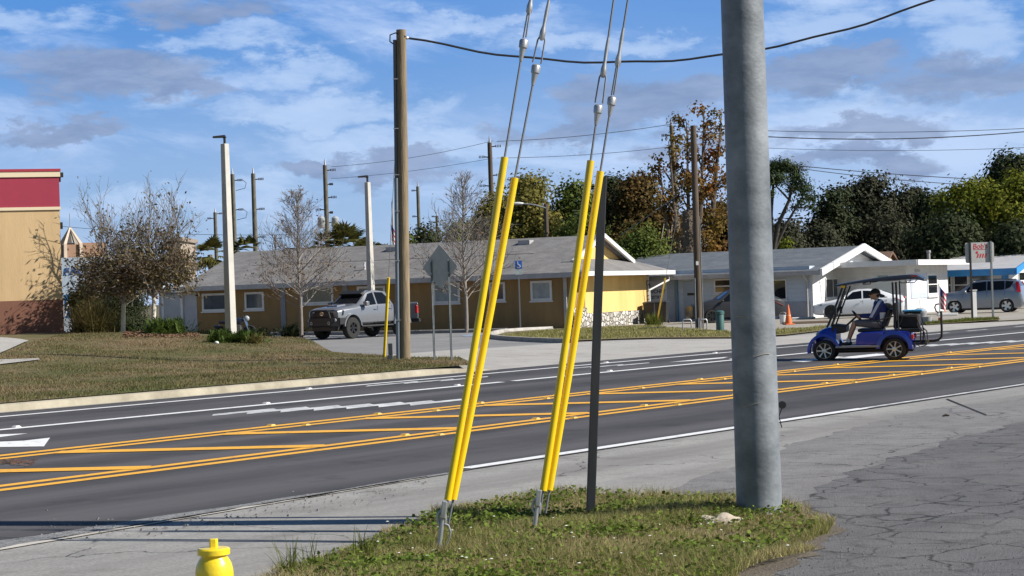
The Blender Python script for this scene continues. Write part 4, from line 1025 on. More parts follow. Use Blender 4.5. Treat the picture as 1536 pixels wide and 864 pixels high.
b = MB(); b.box(xa+.3,xb-.3,-.06,-.052,z0+.25,z1-.25); b.build('notice_sheet', mat('notice_pale_blue', (.62,.66,.78), .4, (.72,.74,.8), 3, 4), pn)
xa, xb, z0, z1 = B3.side_rect(0, 1311, 1338, 411, 470); b = MB(); b.box(-.03,-.004,xa,xb,0.02,z1); dr = B3.part('side_door', b, mat('pale_door', (.55,.6,.62), .4))
b = MB(); b.box(-.05,-.032,xa+.2,xb-.2,z1-.35,z1-.08); b.build('transom_pane', mat('grey_green_glass', (.25,.31,.31), .2), dr)
xa, xb, z0, z1 = B3.front_rect(0, 1372, 1379, 404, 408); b = MB(); b.box(xa,xb,-.06,-.023,z0,z1); B3.part('wall_vent', b, M_dtrim)
# ---- brown roofed house behind
B4 = Bld('brown_house', 'brown roofed house with a tan gable peeping over the white buildings', 'house', 1318, 466, VA)
B4.t.location = gnd(1319, 116); B4.o = Vector(B4.t.location)
b = MB(); b.box(0,4.4,0,4,-.5,2.45); B4.part('wall', b, mat('tan_wall', (.5,.36,.24), .8))
b = MB(); b.prism([(0,2.45),(4.4,2.45),(2.2,3.35)], -.1,.1); B4.part('gable', b, mat('tan_gable', (.45,.31,.21), .8, (.34,.23,.15), 3))
b = MB()
for xa in (-.4,4.8): b.hexa([(xa,-.3,2.28),(2.2,-.3,3.38),(2.2,4,3.38),(xa,4,2.28)], [(xa,-.3,2.4),(2.2,-.3,3.52),(2.2,4,3.52),(xa,4,2.4)])
B4.part('roof', b, mat('brown_roof', (.13,.075,.05), .9, (.18,.11,.08), 3))
b = MB(); b.lathe([(.13,2.6),(.13,3.6),(.18,3.62),(.18,3.72)], 10, 'z', (.9,1.5,0)); B4.part('vent_pipe', b, M_dtrim)
# ---- blue trimmed shop on the right
B5 = Bld('blue_trim_shop', 'low white shop with bright blue fascia and pale grey roof at the right edge', 'shop', 1512, 466, VA)
d5 = 112
B5.t.location = gnd(1512, d5); B5.o = Vector(B5.t.location)
e5 = B5.zat(0,0,405,1512)
ys = B5.on_side(1400)
b = MB(); b.box(0,8,.0,ys,-.5,e5-.1); B5.part('wall', b, mat('pale_grey_wall', (.55,.57,.58), .8, (.48,.5,.52), 2))
b = MB(); b.prism([(0,-.5),(16,-.5),(16,e5+.1),(7,e5+1.1),(0,e5-.05)], -.05,-.003); B5.part('front_gable', b, M_wflat)
b = MB()
b.hexa([(-.9,-.6,e5-.05),(7,-.6,e5+1.05),(7,ys,e5+1.05),(-.9,ys,e5-.05)], [(-.9,-.6,e5+.07),(7,-.6,e5+1.17),(7,ys,e5+1.17),(-.9,ys,e5+.07)])
b.hexa([(7,-.6,e5+1.05),(16,-.6,e5+.0),(16,ys,e5+.0),(7,ys,e5+1.05)], [(7,-.6,e5+1.17),(16,-.6,e5+.12),(16,ys,e5+.12),(7,ys,e5+1.17)])
B5.part('roof', b, mat('pale_roof', (.40,.40,.41), .9, (.33,.33,.35), 1.2))
M_bl = mat('bright_blue_trim', (.03,.27,.62), .4, (.03,.22,.52), 2)
b = MB(); b.box(-.97,-.905,-.6,ys,e5-.28,e5+.1); B5.part('side_fascia', b, M_bl)
b = MB(); b.hexa([(-.97,-.7,e5-.28),(7,-.7,e5+.92),(7,-.61,e5+.92),(-.97,-.61,e5-.28)], [(-.97,-.7,e5+.1),(7,-.7,e5+1.22),(7,-.61,e5+1.22),(-.97,-.61,e5+.1)]); B5.part('front_fascia', b, M_bl)
b = MB(); b.box(-.06,-.004,.0,.35,0,e5-.3); B5.part('corner_post', b, M_bl)
for p0,p1 in ((1421,1428),(1430,1453),(1455,1488)):
    a0,a1,z0,z1 = B5.side_rect(0,p0,p1,411,441); B5.window('side',0,a0,a1,z0,z1,.08,M_glassd if p0 < 1455 else M_glass,frame=M_wtrim,bars=((.45,'h'),))
xa,xb,z0,z1 = B5.front_rect(0,1526,1545,407,422); B5.window('front',-.05,xa,xb,z0,z1,.08,M_glassd)
# pipes on that roof
for px,py in ((1393,382),(1505,374)):
    q = at(px, 388, 118); b = MB(); b.lathe([(.1,-.6),(.1,.35),(.14,.36),(.14,.5)], 10); o = b.build('roof_pipe', M_dtrim, B5.t); o.location = B5.t.matrix_world.inverted() @ q if False else (Matrix.Rotation(-VA,3,'Z') @ (q-B5.o))
# ---- tan store at the left edge
a6 = math.atan2(.33,.94)
B6 = Bld('tan_store', 'tan store end wall with burgundy band and brown base at the left edge', 'store', 95, 500.5, a6, lawn)
B6.t.location = gnd(95, 71, lawn); B6.o = Vector(B6.t.location)
z6 = lambda py: (hz(93)-py)/(F/71)+CAMH-B6.o.z
M_tan = mat('tan_stucco', (.62,.44,.24), .9, (.52,.36,.195), 1.2, 9, stretch=(1,1,.2), bump=.004, bscale=30)
M_brn = mat('brown_stucco', (.20,.09,.06), .9, (.17,.075,.05), .7, 8)
M_bur = mat('burgundy_panel', (.34,.028,.06), .7, (.30,.025,.055), 1, 6)
M_crm = mat('cream_trim', (.72,.60,.42), .7)
zb = z6(449); zt_ = z6(310); zw = z6(314.5); zr = z6(265); zc0 = z6(264); zc1 = z6(257); ztop = z6(253)
bk_ = 12
b = MB(); b.box(-9,0,0,bk_,-1.0,zb-.003); B6.part('base_wall', b, M_brn)
b = MB(); b.box(-9,-.015,.015,bk_,zb,zw-.003); B6.part('wall', b, M_tan)
b = MB(); b.box(-9,.03,-.03,bk_,zw,zt_); B6.part('lower_trim', b, M_crm)
b = MB(); b.box(-9,0,0,bk_,zt_+.003,zr-.003); B6.part('burgundy_band', b, M_bur)
b = MB(); b.box(-9,.04,-.04,bk_,zr,zc1); B6.part('upper_trim', b, M_crm)
b = MB(); b.box(-9,.06,-.06,bk_,zc1+.003,ztop); B6.part('coping', b, mat('red_coping', (.36,.03,.05), .5))
b = MB(); b.box(.045,.09,.25,.4,z6(272),z6(257.5)); b.box(.05,.18,.2,.42,z6(265),z6(258)); B6.part('scupper', b, M_black)
b = MB(); b.box(.003,.10,.2,.4,z6(343),z6(333)); B6.part('wall_light', b, M_black)
# ---- pale blue canopy shop with blue letters behind the trees
c7 = gnd(96, 96, terr)
t = thing('white_shop_front', 'pale blue white shop board with dark blue letters behind the ornamental trees', 'shop', c7, .12)
k7 = F/96; h7 = lambda py: (hz(115)-py)/k7+CAMH-c7.z
b = MB(); b.box(-2,2.0,0,6,h7(442),h7(386)); b.build('board', mat('pale_blue_board', (.50,.58,.66), .5, (.44,.52,.6), 1.2), t)
b = MB(); b.box(-2,2.0,.8,6,-.5,h7(442.2)); b.build('dark_shopfront', mat('shopfront_dark', (.03,.035,.04), .3), t)
b = MB(); b.box(-.05,.62,-.02,.5,-.5,h7(442.3)); b.build('pier', mat('pier_grey', (.35,.37,.4), .7), t)
text('blue_letters', 'FAC', .46, mat('letter_blue', (.02,.10,.30), .5), t, (.55,-.01,h7(407.5)), (PI/2,0,0), .01, 'CENTER', .012, .12, 1.25)
# blue vending banner
c8 = gnd(101.5, 82, lawn); t = thing('blue_banner_sign', 'narrow tall blue sign with a white streak right beside the tan store', 'sign', c8, 0); k8 = F/82; h8 = lambda py: (hz(101)-py)/k8+CAMH-c8.z
b = MB(); b.box(-.14,.12,0,.05,h8(477),h8(442)); b.build('panel', mat('banner_blue', (.01,.19,.52), .4, (.01,.12,.38), 3), t)
b = MB(); b.tube([(-.1,-.01,h8(474)),(-.05,-.01,h8(465)),(.03,-.01,h8(458)),(-.02,-.01,h8(452))], [.02,.035,.03,.01], 5); b.build('white_streak', M_symw, t)
b = MB(); b.box(.14,.19,0,.05,-.5,h8(440)); b.build('post', M_post, t)
# ---- church tower
c9 = gnd(109, 260); t = thing('church_tower', 'far tan church tower with an open pointed crown', 'tower', c9, .5); k9 = F/260; h9 = lambda py: (hz(109)-py)/k9+CAMH-c9.z
M_ch = mat('church_cream', (.62,.52,.42), .8, (.52,.42,.33), .5); M_chb = mat('church_brown', (.30,.18,.12), .8)
wv = 1.05
for sx in (-1,1):
    for sy in (-1,1):
        b = MB(); b.tube([(sx*wv*1.05,sy*wv*1.05,h9(420)),(sx*wv,sy*wv,h9(366)),(0,0,h9(341))], [.32,.28,.12], 4); b.build('corner_pier', M_ch, t)
b = MB(); b.box(-wv*.85,wv*.85,-wv*.85,wv*.85,h9(430),h9(367)); b.build('shaft', M_chb, t)
b = MB(); b.lathe([(.72,h9(364)),(.1,h9(346))], 4); b.build('inner_spire', mat('spire_grey', (.30,.28,.24), .8), t)
b = MB(); b.tube([(0,0,h9(342)),(0,0,h9(320))], .05, 5); b.build('mast', M_galv2, t)
b = MB(); b.box(-3.2,5.2,1.2,4,h9(430),h9(364)); b.build('nave', M_chb, t)
# dark flat roof and blocks peeping behind the ochre office
for px0,px1,py,dep,nm,lab,colr in ((448,482,371,135,'far_dark_roof','flat dark brown roof strip behind the first leafless tree',(.05,.04,.05)),(262,274,356,170,'far_block','far tan block behind the ornamental trees',(.33,.27,.22))):
    g = gnd((px0+px1)/2, dep); w_ = (px1-px0)/(F/dep)/2*(1.9 if 'dark' in nm else 1); t = thing(nm, lab, 'building', g, 0); hh = (hz((px0+px1)/2)-py)/(F/dep)+CAMH-g.z
    b = MB(); b.box(-w_,w_,0,8,-.5,hh-.35); b.build('wall', mat(nm+'_wall', colr, .9), t); b = MB(); b.box(-w_-.2,w_+.2,-.2,8.2,hh-.345,hh); b.build('roof_edge', mat(nm+'_edge', tuple(c*.8 for c in colr), .9), t)
# flag far behind the wooden pole
def flag(px, topy, boty, dep, flagpx, label, hgt_flag, zf=terr):
    g = gnd(px, dep, zf); k = F/dep; hh = (hz(px)-topy)/k+CAMH-g.z
    t = thing('flag', label, 'flag', g); b = MB(); b.tube([(0,0,0),(0,0,hh)], .03, 6); b.build('pole', M_wtrim, t)
    n = 9; fh = hgt_flag
    red = mat('flag_red', (.45,.03,.05), .8); wh = mat('flag_white', (.7,.68,.68), .8); blu = mat('flag_blue', (.03,.04,.18), .8)
    fw = flagpx/k
    for q in range(7):
        b = MB()
        for i in range(6):
            pass
        V = []; Fq = []
        for i in range(7):
            f = i/6; y = .06*math.sin(f*7)
            for e in (0,1):
                z = hh-.1-fh*((q+e)/7)*1.0-f*fh*.55
                V.append((.03+fw*f*(1-.25*((q+e)/7)), y, z))
        for i in range(6): Fq.append((2*i,2*i+1,2*i+3,2*i+2))
        b.add(V,Fq); b.build('stripe', red if q%2 == 0 else wh, t, recalc=False)
    V = []; Fq = []
    for i in range(4):
        f = i/3*.42; y = .06*math.sin(f*7)-.012
        for e in (0,1): V.append((.03+fw*f, y, hh-.1-fh*e*.52-f*fh*.55))
    for i in range(3): Fq.append((2*i,2*i+1,2*i+3,2*i+2))
    b = MB(); b.add(V,Fq); b.build('canton', blu, t, recalc=False)
flag(590, 334, 376, 190, 6, 'small far flag on a white pole left of the wooden pole', 1.6)
flag(1408, 426, 476, 96, 10, 'small striped flag drooping before the white wing', .85)
# ------------------------------------------------------------------ vegetation
def quads(C, Nn, size, asp=1.6):
    """leaf quads centred at C with random spin; size array"""
    n = len(C)
    Nn = Nn/np.maximum(1e-6, np.linalg.norm(Nn, axis=1, keepdims=True))
    R = rng.normal(size=(n,3)); T = np.cross(Nn, R); T /= np.maximum(1e-6, np.linalg.norm(T, axis=1, keepdims=True)); B = np.cross(Nn, T)
    a = size[:,None]*.5; b = a*asp
    V = np.stack([C-T*a*.25-B*b, C+T*a-B*b*.1, C+T*a*.1+B*b, C-T*a+B*b*.15], axis=1).reshape(-1,3)
    return V, np.arange(4*n).reshape(n,4)
def crown_pts(blobs, nclump, per, csz):
    out = []; nor = []
    w = np.array([b[3]*b[4]*b[5] for b in blobs])**.67; w = w/w.sum()
    for b, ww in zip(blobs, w):
        m = max(3, int(nclump*ww))
        d = rng.normal(size=(m,3)); d /= np.linalg.norm(d, axis=1, keepdims=True)
        r = rng.uniform(.45, 1.05, size=(m,1))
        c = np.array(b[:3])+d*r*np.array(b[3:6])
        k = rng.poisson(per, size=m)+4
        idx = np.repeat(np.arange(m), k)
        sp = csz*rng.uniform(.55,1.25,size=m)[idx][:,None]
        g = rng.normal(size=(len(idx),3))*np.array([1,1,.62])
        p = c[idx]+g*sp*.5
        nn = d[idx]*.6+g*.5+np.array([0,0,.5])+rng.normal(size=(len(idx),3))*.45
        out.append(p); nor.append(nn)
    return np.concatenate(out), np.concatenate(nor)
def crown(name, blobs, nclump, per, csz, lsz, m, parent, asp=1.6):
    p, n = crown_pts(blobs, nclump, per, csz)
    V, Fq = quads(p, n, lsz*.56*rng.uniform(.6,1.35,size=len(p)), asp)
    return npmesh(name, V, Fq, m, parent)
M_bark = mat('bark_brown', (.10,.075,.055), .95, (.16,.125,.095), 3, 8, stretch=(2,2,.4), bump=.02)
M_barkp = mat('bark_pale', (.62,.57,.50), .85, (.44,.39,.33), 5, 8, stretch=(2,2,.5))
M_barkg = mat('bark_grey', (.19,.165,.145), .9, (.26,.23,.205), 4, 8)
L_dark = leaf('leaf_dark_oak', (.028,.04,.016), (.05,.06,.026), .4, .35, .2)
L_dark2 = leaf('leaf_dark_brownish', (.035,.042,.023), (.058,.056,.033), .4, .4, .2)
L_green = leaf('leaf_green', (.07,.105,.02), (.14,.16,.035), .4, .35, .3)
L_bright = leaf('leaf_bright_green', (.12,.15,.015), (.21,.205,.025), .35, .35, .35)
L_olive = leaf('leaf_olive', (.14,.135,.03), (.24,.205,.055), .4, .5, .35)
L_rust = leaf('leaf_rust', (.24,.085,.022), (.14,.13,.03), .5, .45, .35)
L_rustd = leaf('leaf_dark_rust', (.13,.07,.02), (.075,.065,.022), .5, .3, .25)
L_pine = leaf('leaf_pine', (.035,.055,.022), (.06,.08,.03), .35, .6, .25)
L_palm = leaf('leaf_palm', (.06,.075,.018), (.14,.12,.035), .35, .8, .3)
L_shrub = leaf('leaf_shrub', (.045,.08,.014), (.085,.12,.025), .45, 1.2, .3)
L_hedge = leaf('leaf_hedge', (.022,.03,.012), (.04,.05,.02), .4, 1.2, .2)
L_myrt = leaf('leaf_myrtle', (.11,.10,.04), (.16,.10,.06), .5, .9, .3)
L_twig = leaf('leaf_dry', (.25,.17,.10), (.17,.12,.08), .4, 1.0, .25)
def bigtree(name, label, px, top, wpx, depth, m, per=26, nclump=260, lsz=.30, low=.16, lobes=9, zf=terr, seed=0, bark=None, csz=1.1, skew=0, trunkw=.25, group=None):
    random.seed(seed*13+int(px)); g = gnd(px, depth, zf); k = F/depth
    H = (hz(px)-top)/k+CAMH-g.z; R = wpx/k
    t = thing(name, label, 'tree', g, 0, group)
    blobs = []
    for i in range(lobes):
        f = (i+.5)/lobes; z = H*(low+(.94-low)*f); prof = math.sin(PI*min(1, .22+.74*f))**.7
        a = i*2.4+random.random(); rr = R*prof*random.uniform(.35,.75)
        s_ = R*random.uniform(.38,.58)*(.75+.4*prof)
        s_ = min(s_, H*.3)
        blobs.append((math.cos(a)*rr+skew*f, math.sin(a)*rr*.8, min(z, H-s_*.75), s_, s_, s_*.78))
    blobs.append((0,0,H*.55,R*.55,R*.5,H*.3))
    crown('crown', blobs, int(nclump*1.3), per*2.0, csz*.95, lsz, m, t)
    b = MB(); b.tube([(0,0,-.2),(R*.05,0,H*.3),(-R*.03,0,H*.6)], [trunkw,trunkw*.75,trunkw*.4], 8)
    for bl in blobs[:-1:2]: b.tube([(0,0,H*.28),(bl[0]*.5,bl[1]*.5,(H*.28+bl[2])/2+.4),bl[:3]], [trunkw*.4,trunkw*.28,.04], 5)
    b.build('trunk', bark or M_bark, t, smooth=True)
    return t
bigtree('olive_tree','bushy olive green tree behind the ochre roof, left of the street lamp',795,260,44,128,L_olive,per=34,nclump=330,lsz=.26,seed=1)
bigtree('olive_tree','lower olive tree behind the second leafless tree and the first yellow guards',742,285,38,132,L_olive,per=26,nclump=240,lsz=.26,seed=2)
bigtree('green_tree','loose mid green tree behind the street lamp pole',858,266,42,130,L_green,per=22,nclump=240,lsz=.27,seed=3)
bigtree('dark_tree','dark green tree behind the black post',915,268,46,136,L_dark,per=34,nclump=300,lsz=.3,seed=4)
bigtree('rusty_tree','dark rust coloured tree right of the black post, below the tall rusty one',960,256,48,132,L_rustd,per=34,nclump=330,lsz=.28,seed=5)
bigtree('green_shrub_tree','bright green low tree behind the yellow gable',958,338,40,112,L_green,per=24,nclump=180,lsz=.2,low=.3,seed=6)
bigtree('green_shrub_tree','bright green low tree behind the roof between the yellow guards and black post',872,322,44,118,L_green,per=26,nclump=220,lsz=.24,low=.3,seed=7)
bigtree('green_tree','small rounded tree just right of the wooden pole, far behind the roof',640,336,26,150,L_dark,per=24,nclump=150,lsz=.28,seed=8)
bigtree('green_tree','low far tree behind the wooden pole',612,346,22,160,L_green,per=20,nclump=120,lsz=.28,seed=9)
bigtree('green_tree','low green tree behind the roof under the second leafless tree',690,330,36,140,L_green,per=22,nclump=180,lsz=.26,seed=10)
# tall open rusty tree
def opentree(name, label, px, top, depth, leaders, m, nper=22, lsz=.24, seed=3, bark=None, csz=.8):
    random.seed(seed); g = gnd(px, depth); k = F/depth; t = thing(name, label, 'tree', g)
    b = MB(); blobs = []
    for (pxl, pyt, wl) in leaders:
        q = at(pxl, pyt, depth+random.uniform(-1.5,1.5))-g; R = wl/k
        base = Vector((q.x*.15,q.y*.3,1.0)); mid = Vector((q.x*.7,q.y*.8,q.z*.5))
        b.tube([(0,0,0),base,mid,q], [.25,.2,.13,.03], 7)
        n = max(5, int(q.z/1.2))
        for i in range(n):
            f = .28+.72*i/(n-1); c = base.lerp(mid, f*2) if f < .5 else mid.lerp(q, f*2-1)
            a = i*2.4+random.random(); prof = math.sin(PI*min(.93,max(.12,(f-.1))))**.6
            o = Vector((math.cos(a),math.sin(a)*.8,.35))*R*prof*random.uniform(.5,1.0)
            s_ = R*random.uniform(.22,.36)
            b.tube([c-Vector((0,0,.6)),c+o*.5,c+o], [.07,.05,.015], 5)
            blobs.append((*(c+o),s_,s_,s_*.85))
    b.build('trunk', bark or M_bark, t, smooth=True)
    crown('crown', blobs, len(blobs)*6, nper, csz*.8, lsz, m, t)
    return t
opentree('tall_rusty_tree','tall open tree with rust and green autumn leaves left of the steel pole',1032,165,124,[(1003,212,34),(1030,185,28),(1056,165,28),(1082,174,26),(988,240,22),(1075,230,34),(1045,270,44)],L_rust,nper=20,lsz=.24,csz=.85)
# vine covered stump
g = gnd(1036,118); t = thing('vine_covered_stump','brown vine covered dead trunk beside the tall tan pole','tree',g); k = F/118; h_ = (hz(1036)-316)/k+CAMH-g.z
b = MB(); b.tube([(0,0,0),(0,0,h_)],[.5,.35],8); b.build('trunk',M_bark,t)
crown('vines',[(0,0,h_*f,.75,.7,.7) for f in (.3,.45,.6,.75,.9)],130,26,.5,.12,leaf('leaf_vine',(.10,.075,.055),(.15,.12,.09),.4,1,.2),t)
# pine with leaning stems
g = gnd(1150,120); k = F/120; t = thing('pine_tree','tall pine with bare leaning stems and flat dark crown right of the steel pole','tree',g)
def L0(px,py,dd=0): return at(px,py,120+dd)-g
b = MB(); b.tube([L0(1158,470),L0(1160,380),L0(1168,335),L0(1184,300),L0(1190,265)],[.2,.16,.13,.10,.04],8)
b.tube([L0(1163,372),L0(1180,335),L0(1198,305),L0(1210,285)],[.10,.085,.06,.03],6); b.tube([L0(1160,380),L0(1157,320),L0(1160,275),L0(1170,255)],[.12,.10,.08,.03],6)
b.tube([L0(1184,300),L0(1165,280),L0(1155,262)],[.07,.05,.03],5); b.tube([L0(1190,310),L0(1208,312),L0(1216,308)],[.07,.05,.02],5)
b.build('trunk',mat('dark_bark',(.05,.04,.032),.95,(.08,.065,.05),3),t,smooth=True)
bl = []
for px,py,r in ((1160,252,15),(1175,248,16),(1190,256,15),(1150,268,13),(1170,268,14),(1196,270,13),(1207,283,12),(1213,296,10),(1203,303,9),(1186,282,9),(1155,290,9),(1216,310,6),(1192,312,6)):
    q = L0(px,py,random.uniform(-1,1)); bl.append((*q,r/k,r/k,r/k*.55))
crown('crown',bl,170,30,.55,.13,L_pine,t,3.0)
bigtree('dark_oak','dark open oak just right of the pine',1252,276,40,132,L_dark,per=22,nclump=240,lsz=.28,seed=20)
bigtree('dark_oak','tallest of the dark oaks above the white wing',1305,262,52,136,L_dark2,per=36,nclump=380,lsz=.3,seed=21,lobes=11)
bigtree('dark_oak','dark oak between the tallest dark oak and the bright green tree',1362,280,48,138,L_dark2,per=34,nclump=340,lsz=.3,seed=22)
bigtree('dark_oak','dark conical tree against the bright green one',1398,286,34,134,L_dark,per=34,nclump=260,lsz=.28,seed=23)
bigtree('bright_tree','large bright green tree behind the sign, right of the dark oaks',1462,272,62,126,L_bright,per=34,nclump=430,lsz=.27,seed=24,lobes=13)
bigtree('bright_tree','bright green tree at the right photo edge',1530,262,58,124,L_bright,per=34,nclump=400,lsz=.27,seed=25,lobes=12)
bigtree('tall_dark_tree','tall dark tree rising behind the bright green trees at the right edge',1520,232,56,150,L_dark,per=34,nclump=380,lsz=.32,seed=26,lobes=11)
bigtree('dark_oak','dark low tree behind the grey office, right of the steel pole',1178,332,44,128,L_dark2,per=30,nclump=260,lsz=.27,low=.1,seed=27)
bigtree('green_shrub_tree','light green sapling poking up beside the steel pole above the grey roof',1180,352,13,122,L_bright,per=14,nclump=50,lsz=.18,low=.3,seed=28,csz=.5)
bigtree('dark_oak','dark low tree behind the grey roof, left of the tallest dark oak',1228,334,44,130,L_dark2,per=30,nclump=260,lsz=.27,low=.1,seed=29)
bigtree('dark_oak','shadowed low tree under the bright green trees',1425,322,56,120,L_dark,per=34,nclump=360,lsz=.28,low=.1,seed=30)
bigtree('dark_oak','shadowed low tree behind the blue trimmed shop at the right edge',1520,340,60,119,L_dark,per=32,nclump=330,lsz=.28,low=.1,seed=31)
bigtree('dark_oak','dark low tree over the brown house roof',1330,330,60,132,L_dark2,per=34,nclump=360,lsz=.28,low=.1,seed=32)
bigtree('rusty_tree','dark brown low tree behind the tall tan pole',1000,318,50,134,L_rustd,per=30,nclump=260,lsz=.28,low=.12,seed=33)
bigtree('rusty_tree','brownish green low tree hidden behind the steel pole',1090,300,44,130,L_rustd,per=28,nclump=260,lsz=.28,low=.12,seed=34)
# palms
def palm(px, top, depth, label, n=34, R=2.4, name='cabbage_palm', crownz=None):
    random.seed(int(px)); g = gnd(px, depth); k = F/depth; H = (hz(px)-top)/k+CAMH-g.z; t = thing(name, label, 'palm', g)
    hub = H-R*.75
    b = MB(); b.tube([(0,0,-.2),(.05,0,hub*.5),(0,0,hub)], [.24,.2,.22], 8); b.build('trunk', M_barkg, t, smooth=True)
    C = []; Fq = []
    for i in range(n):
        a = random.uniform(0,2*PI); e = random.uniform(-.7,1.35); L_ = R*random.uniform(.75,1.05)
        d = Vector((math.cos(a)*math.cos(e),math.sin(a)*math.cos(e),math.sin(e))); st = L_*.45
        c0 = Vector((0,0,hub))+d*st
        sd_ = d.cross(Vector((0,0,1))).normalized(); upv = sd_.cross(d)
        for j in range(11):
            f = (j-5)/5; dr = (d*math.cos(f*1.25)+sd_*math.sin(f*1.25)).normalized(); ln = L_*.62*(1-.25*abs(f))
            tip = c0+dr*ln-Vector((0,0,ln*.28)); pr = dr.cross(upv).normalized()*.07
            o = len(C); C += [c0, c0+dr*ln*.5+pr-Vector((0,0,ln*.04)), tip, c0+dr*ln*.5-pr-Vector((0,0,ln*.04))]; Fq.append((o,o+1,o+2,o+3))
    npmesh('fronds', np.array([tuple(c) for c in C]), np.array(Fq), L_palm, t)
palm(498,340,130,'large cabbage palm behind the roof left of the farther lamp post',46,2.0)
palm(522,334,126,'broad cabbage palm next to the farther lamp post',46,2.1)
palm(545,356,128,'low palm just left of the farther lamp post',26,1.4)
palm(318,354,150,'low palm left of the nearer lamp post',30,1.9)
palm(372,352,140,'low palm between the two far transmission poles',26,1.6)
palm(576,362,135,'low palm just right of the farther lamp post',22,1.2)
# leafless trees
def branchy(b, p, d, L_, r, lev, tips, spread=.75, nch=(5,4,4), up=.25, seg=3, wob=.12):
    pts = [Vector(p)]; q = Vector(p); dd = Vector(d).normalized()
    for i in range(seg):
        dd = (dd+Vector((random.gauss(0,wob),random.gauss(0,wob),random.gauss(0,wob)+up*.18))).normalized(); q = q+dd*L_/seg; pts.append(Vector(q))
    b.tube(pts, [r*(1-.75*i/seg) for i in range(seg+1)], 4 if lev > 0 else 6, cap=False)
    tips.append((pts[-1], dd))
    if lev >= len(nch): return
    for j in range(nch[lev]):
        f = .25+.75*(j+random.random())/nch[lev]; i = min(seg-1,int(f*seg)); c = pts[i].lerp(pts[i+1], f*seg-i)
        ax = Vector((random.gauss(0,1),random.gauss(0,1),random.gauss(0,.6))); ax = (ax-dd*ax.dot(dd)).normalized()
        nd = (dd*math.cos(spread)+ax*math.sin(spread)+Vector((0,0,up*.5))).normalized()
        branchy(b, c, nd, L_*random.uniform(.38,.6), max(.009,r*.42), lev+1, tips, spread, nch, up, seg, wob)
def leafless(px, py, topy, depth, label, zf=terr, nb=34, leaves=900, seed=1, wmax=.36):
    random.seed(seed); g = gnd(px, depth, zf); k = F/depth; H = (hz(px)-topy)/k+CAMH-g.z
    t = thing('leafless_tree', label, 'tree', g); b = MB(); tips = []
    tr = [Vector((math.sin(z*.9)*.03,math.cos(z*1.3)*.03,H*z/10)) for z in range(11)]
    b.tube(tr, [.085*(1-.09*i) for i in range(11)], 8)
    for i in range(nb):
        f = .2+.77*(i+random.random())/nb; z = H*f; a = i*2.4+random.random()*.6
        L_ = H*wmax*(1.0-.82*max(0,(f-.28))/.72)*random.uniform(.7,1.1)*(.8 if f < .26 else 1)
        e = .35+.65*f+random.gauss(0,.1)
        branchy(b, (0,0,z), (math.cos(a)*math.cos(e),math.sin(a)*math.cos(e),math.sin(e)), L_, .032*(1.1-f*.7), 0, tips, .62, (7,5), .25, 3)
    b.build('trunk', M_barkg, t, smooth=False, recalc=False)
    P_ = np.array([tuple(q) for q, d in tips]); sel = rng.integers(0,len(P_),leaves)
    zz = P_[sel][:,2]; keep = rng.random(leaves) < np.clip(1.5-2.1*zz/H,.06,1)
    C = P_[sel][keep]+rng.normal(size=(keep.sum(),3))*.12
    V, Fq = quads(C, rng.normal(size=C.shape), .05*rng.uniform(.6,1.4,len(C)), 2.2); npmesh('dry_leaves', V, Fq, L_twig, t)
    return t
leafless(450,496,292,84,'leafless young tree before the ochre wall, left of the silver pickup',nb=56,leaves=5200,seed=5)
leafless(698,494,268,86,'leafless young tree behind the diamond sign',nb=56,leaves=2600,seed=8)
def myrtle(px, py, topy, depth, label, seed, spread=.62, nl=2600, lean=0, low=0):
    random.seed(seed); p = gnd(px, depth, lawn); k = F/depth; H = (hz(px)-topy)/k+CAMH-p.z
    t = thing('ornamental_tree', label, 'tree', p); b = MB(); tips = []; top = MB()
    b.tube([(0,0,-.1),(.02,0,H*.12),(.06+lean*.3,0,H*.27)], [.095,.08,.075], 8)
    for i in range(7):
        a = i*2*PI/7+random.random()*.5; e = random.uniform(.75,1.25)
        branchy(top, (.05+lean*.3,0,H*random.uniform(.22,.3)), (math.cos(a)*math.cos(e)+lean*.15,math.sin(a)*math.cos(e),math.sin(e)), H*random.uniform(.5,.64), .05, 0, tips, spread, (6,5,3), .45, 4, .10)
    for i in range(low):
        a = random.uniform(0,2*PI); e = random.uniform(-.25,.5); z0 = H*random.uniform(.33,.52); R0 = random.uniform(.1,.5)
        branchy(top, (math.cos(a)*R0,math.sin(a)*R0,z0), (math.cos(a)*math.cos(e),math.sin(a)*math.cos(e),math.sin(e)), H*random.uniform(.14,.30), .014, 1, tips, .7, (6,5,3), .05, 4, .14)
    b.build('trunk', M_barkp, t, smooth=True, recalc=False); top.build('branches', M_barkg, t, recalc=False)
    P_ = np.array([tuple(q) for q, d in tips]); sel = rng.integers(0,len(P_),nl*2)
    z = P_[sel][:,2]/H; keep = (z > .27) & (rng.random(nl*2) < np.where(z > .82,.06,np.where(z > .66,.42,1.0))*.8)
    C = P_[sel][keep]; C = C+rng.normal(size=C.shape)*.13
    V, Fq = quads(C, rng.normal(size=C.shape)+np.array([0,0,.5]), .062*rng.uniform(.5,1.4,len(C)), 1.9); npmesh('foliage', V, Fq, L_myrt, t)
    return t
myrtle(229,489,302,67,'white trunked ornamental tree with sparse brownish leaves, the nearer of the pair',3,nl=6600,low=95)
myrtle(183,485,312,71,'thinner white trunked ornamental tree left of the similar nearer one',4,nl=5600,low=60)
bigtree('dark_hedge_tree','dark dense evergreen shrub behind the ornamental trees',172,412,46,84,L_hedge,per=44,nclump=280,lsz=.10,low=.1,seed=41,zf=terr,csz=.6)
bigtree('dark_hedge_tree','dark evergreen shrub next to the blue banner sign',130,418,24,80,L_hedge,per=30,nclump=150,lsz=.13,low=.1,seed=42,csz=.5)
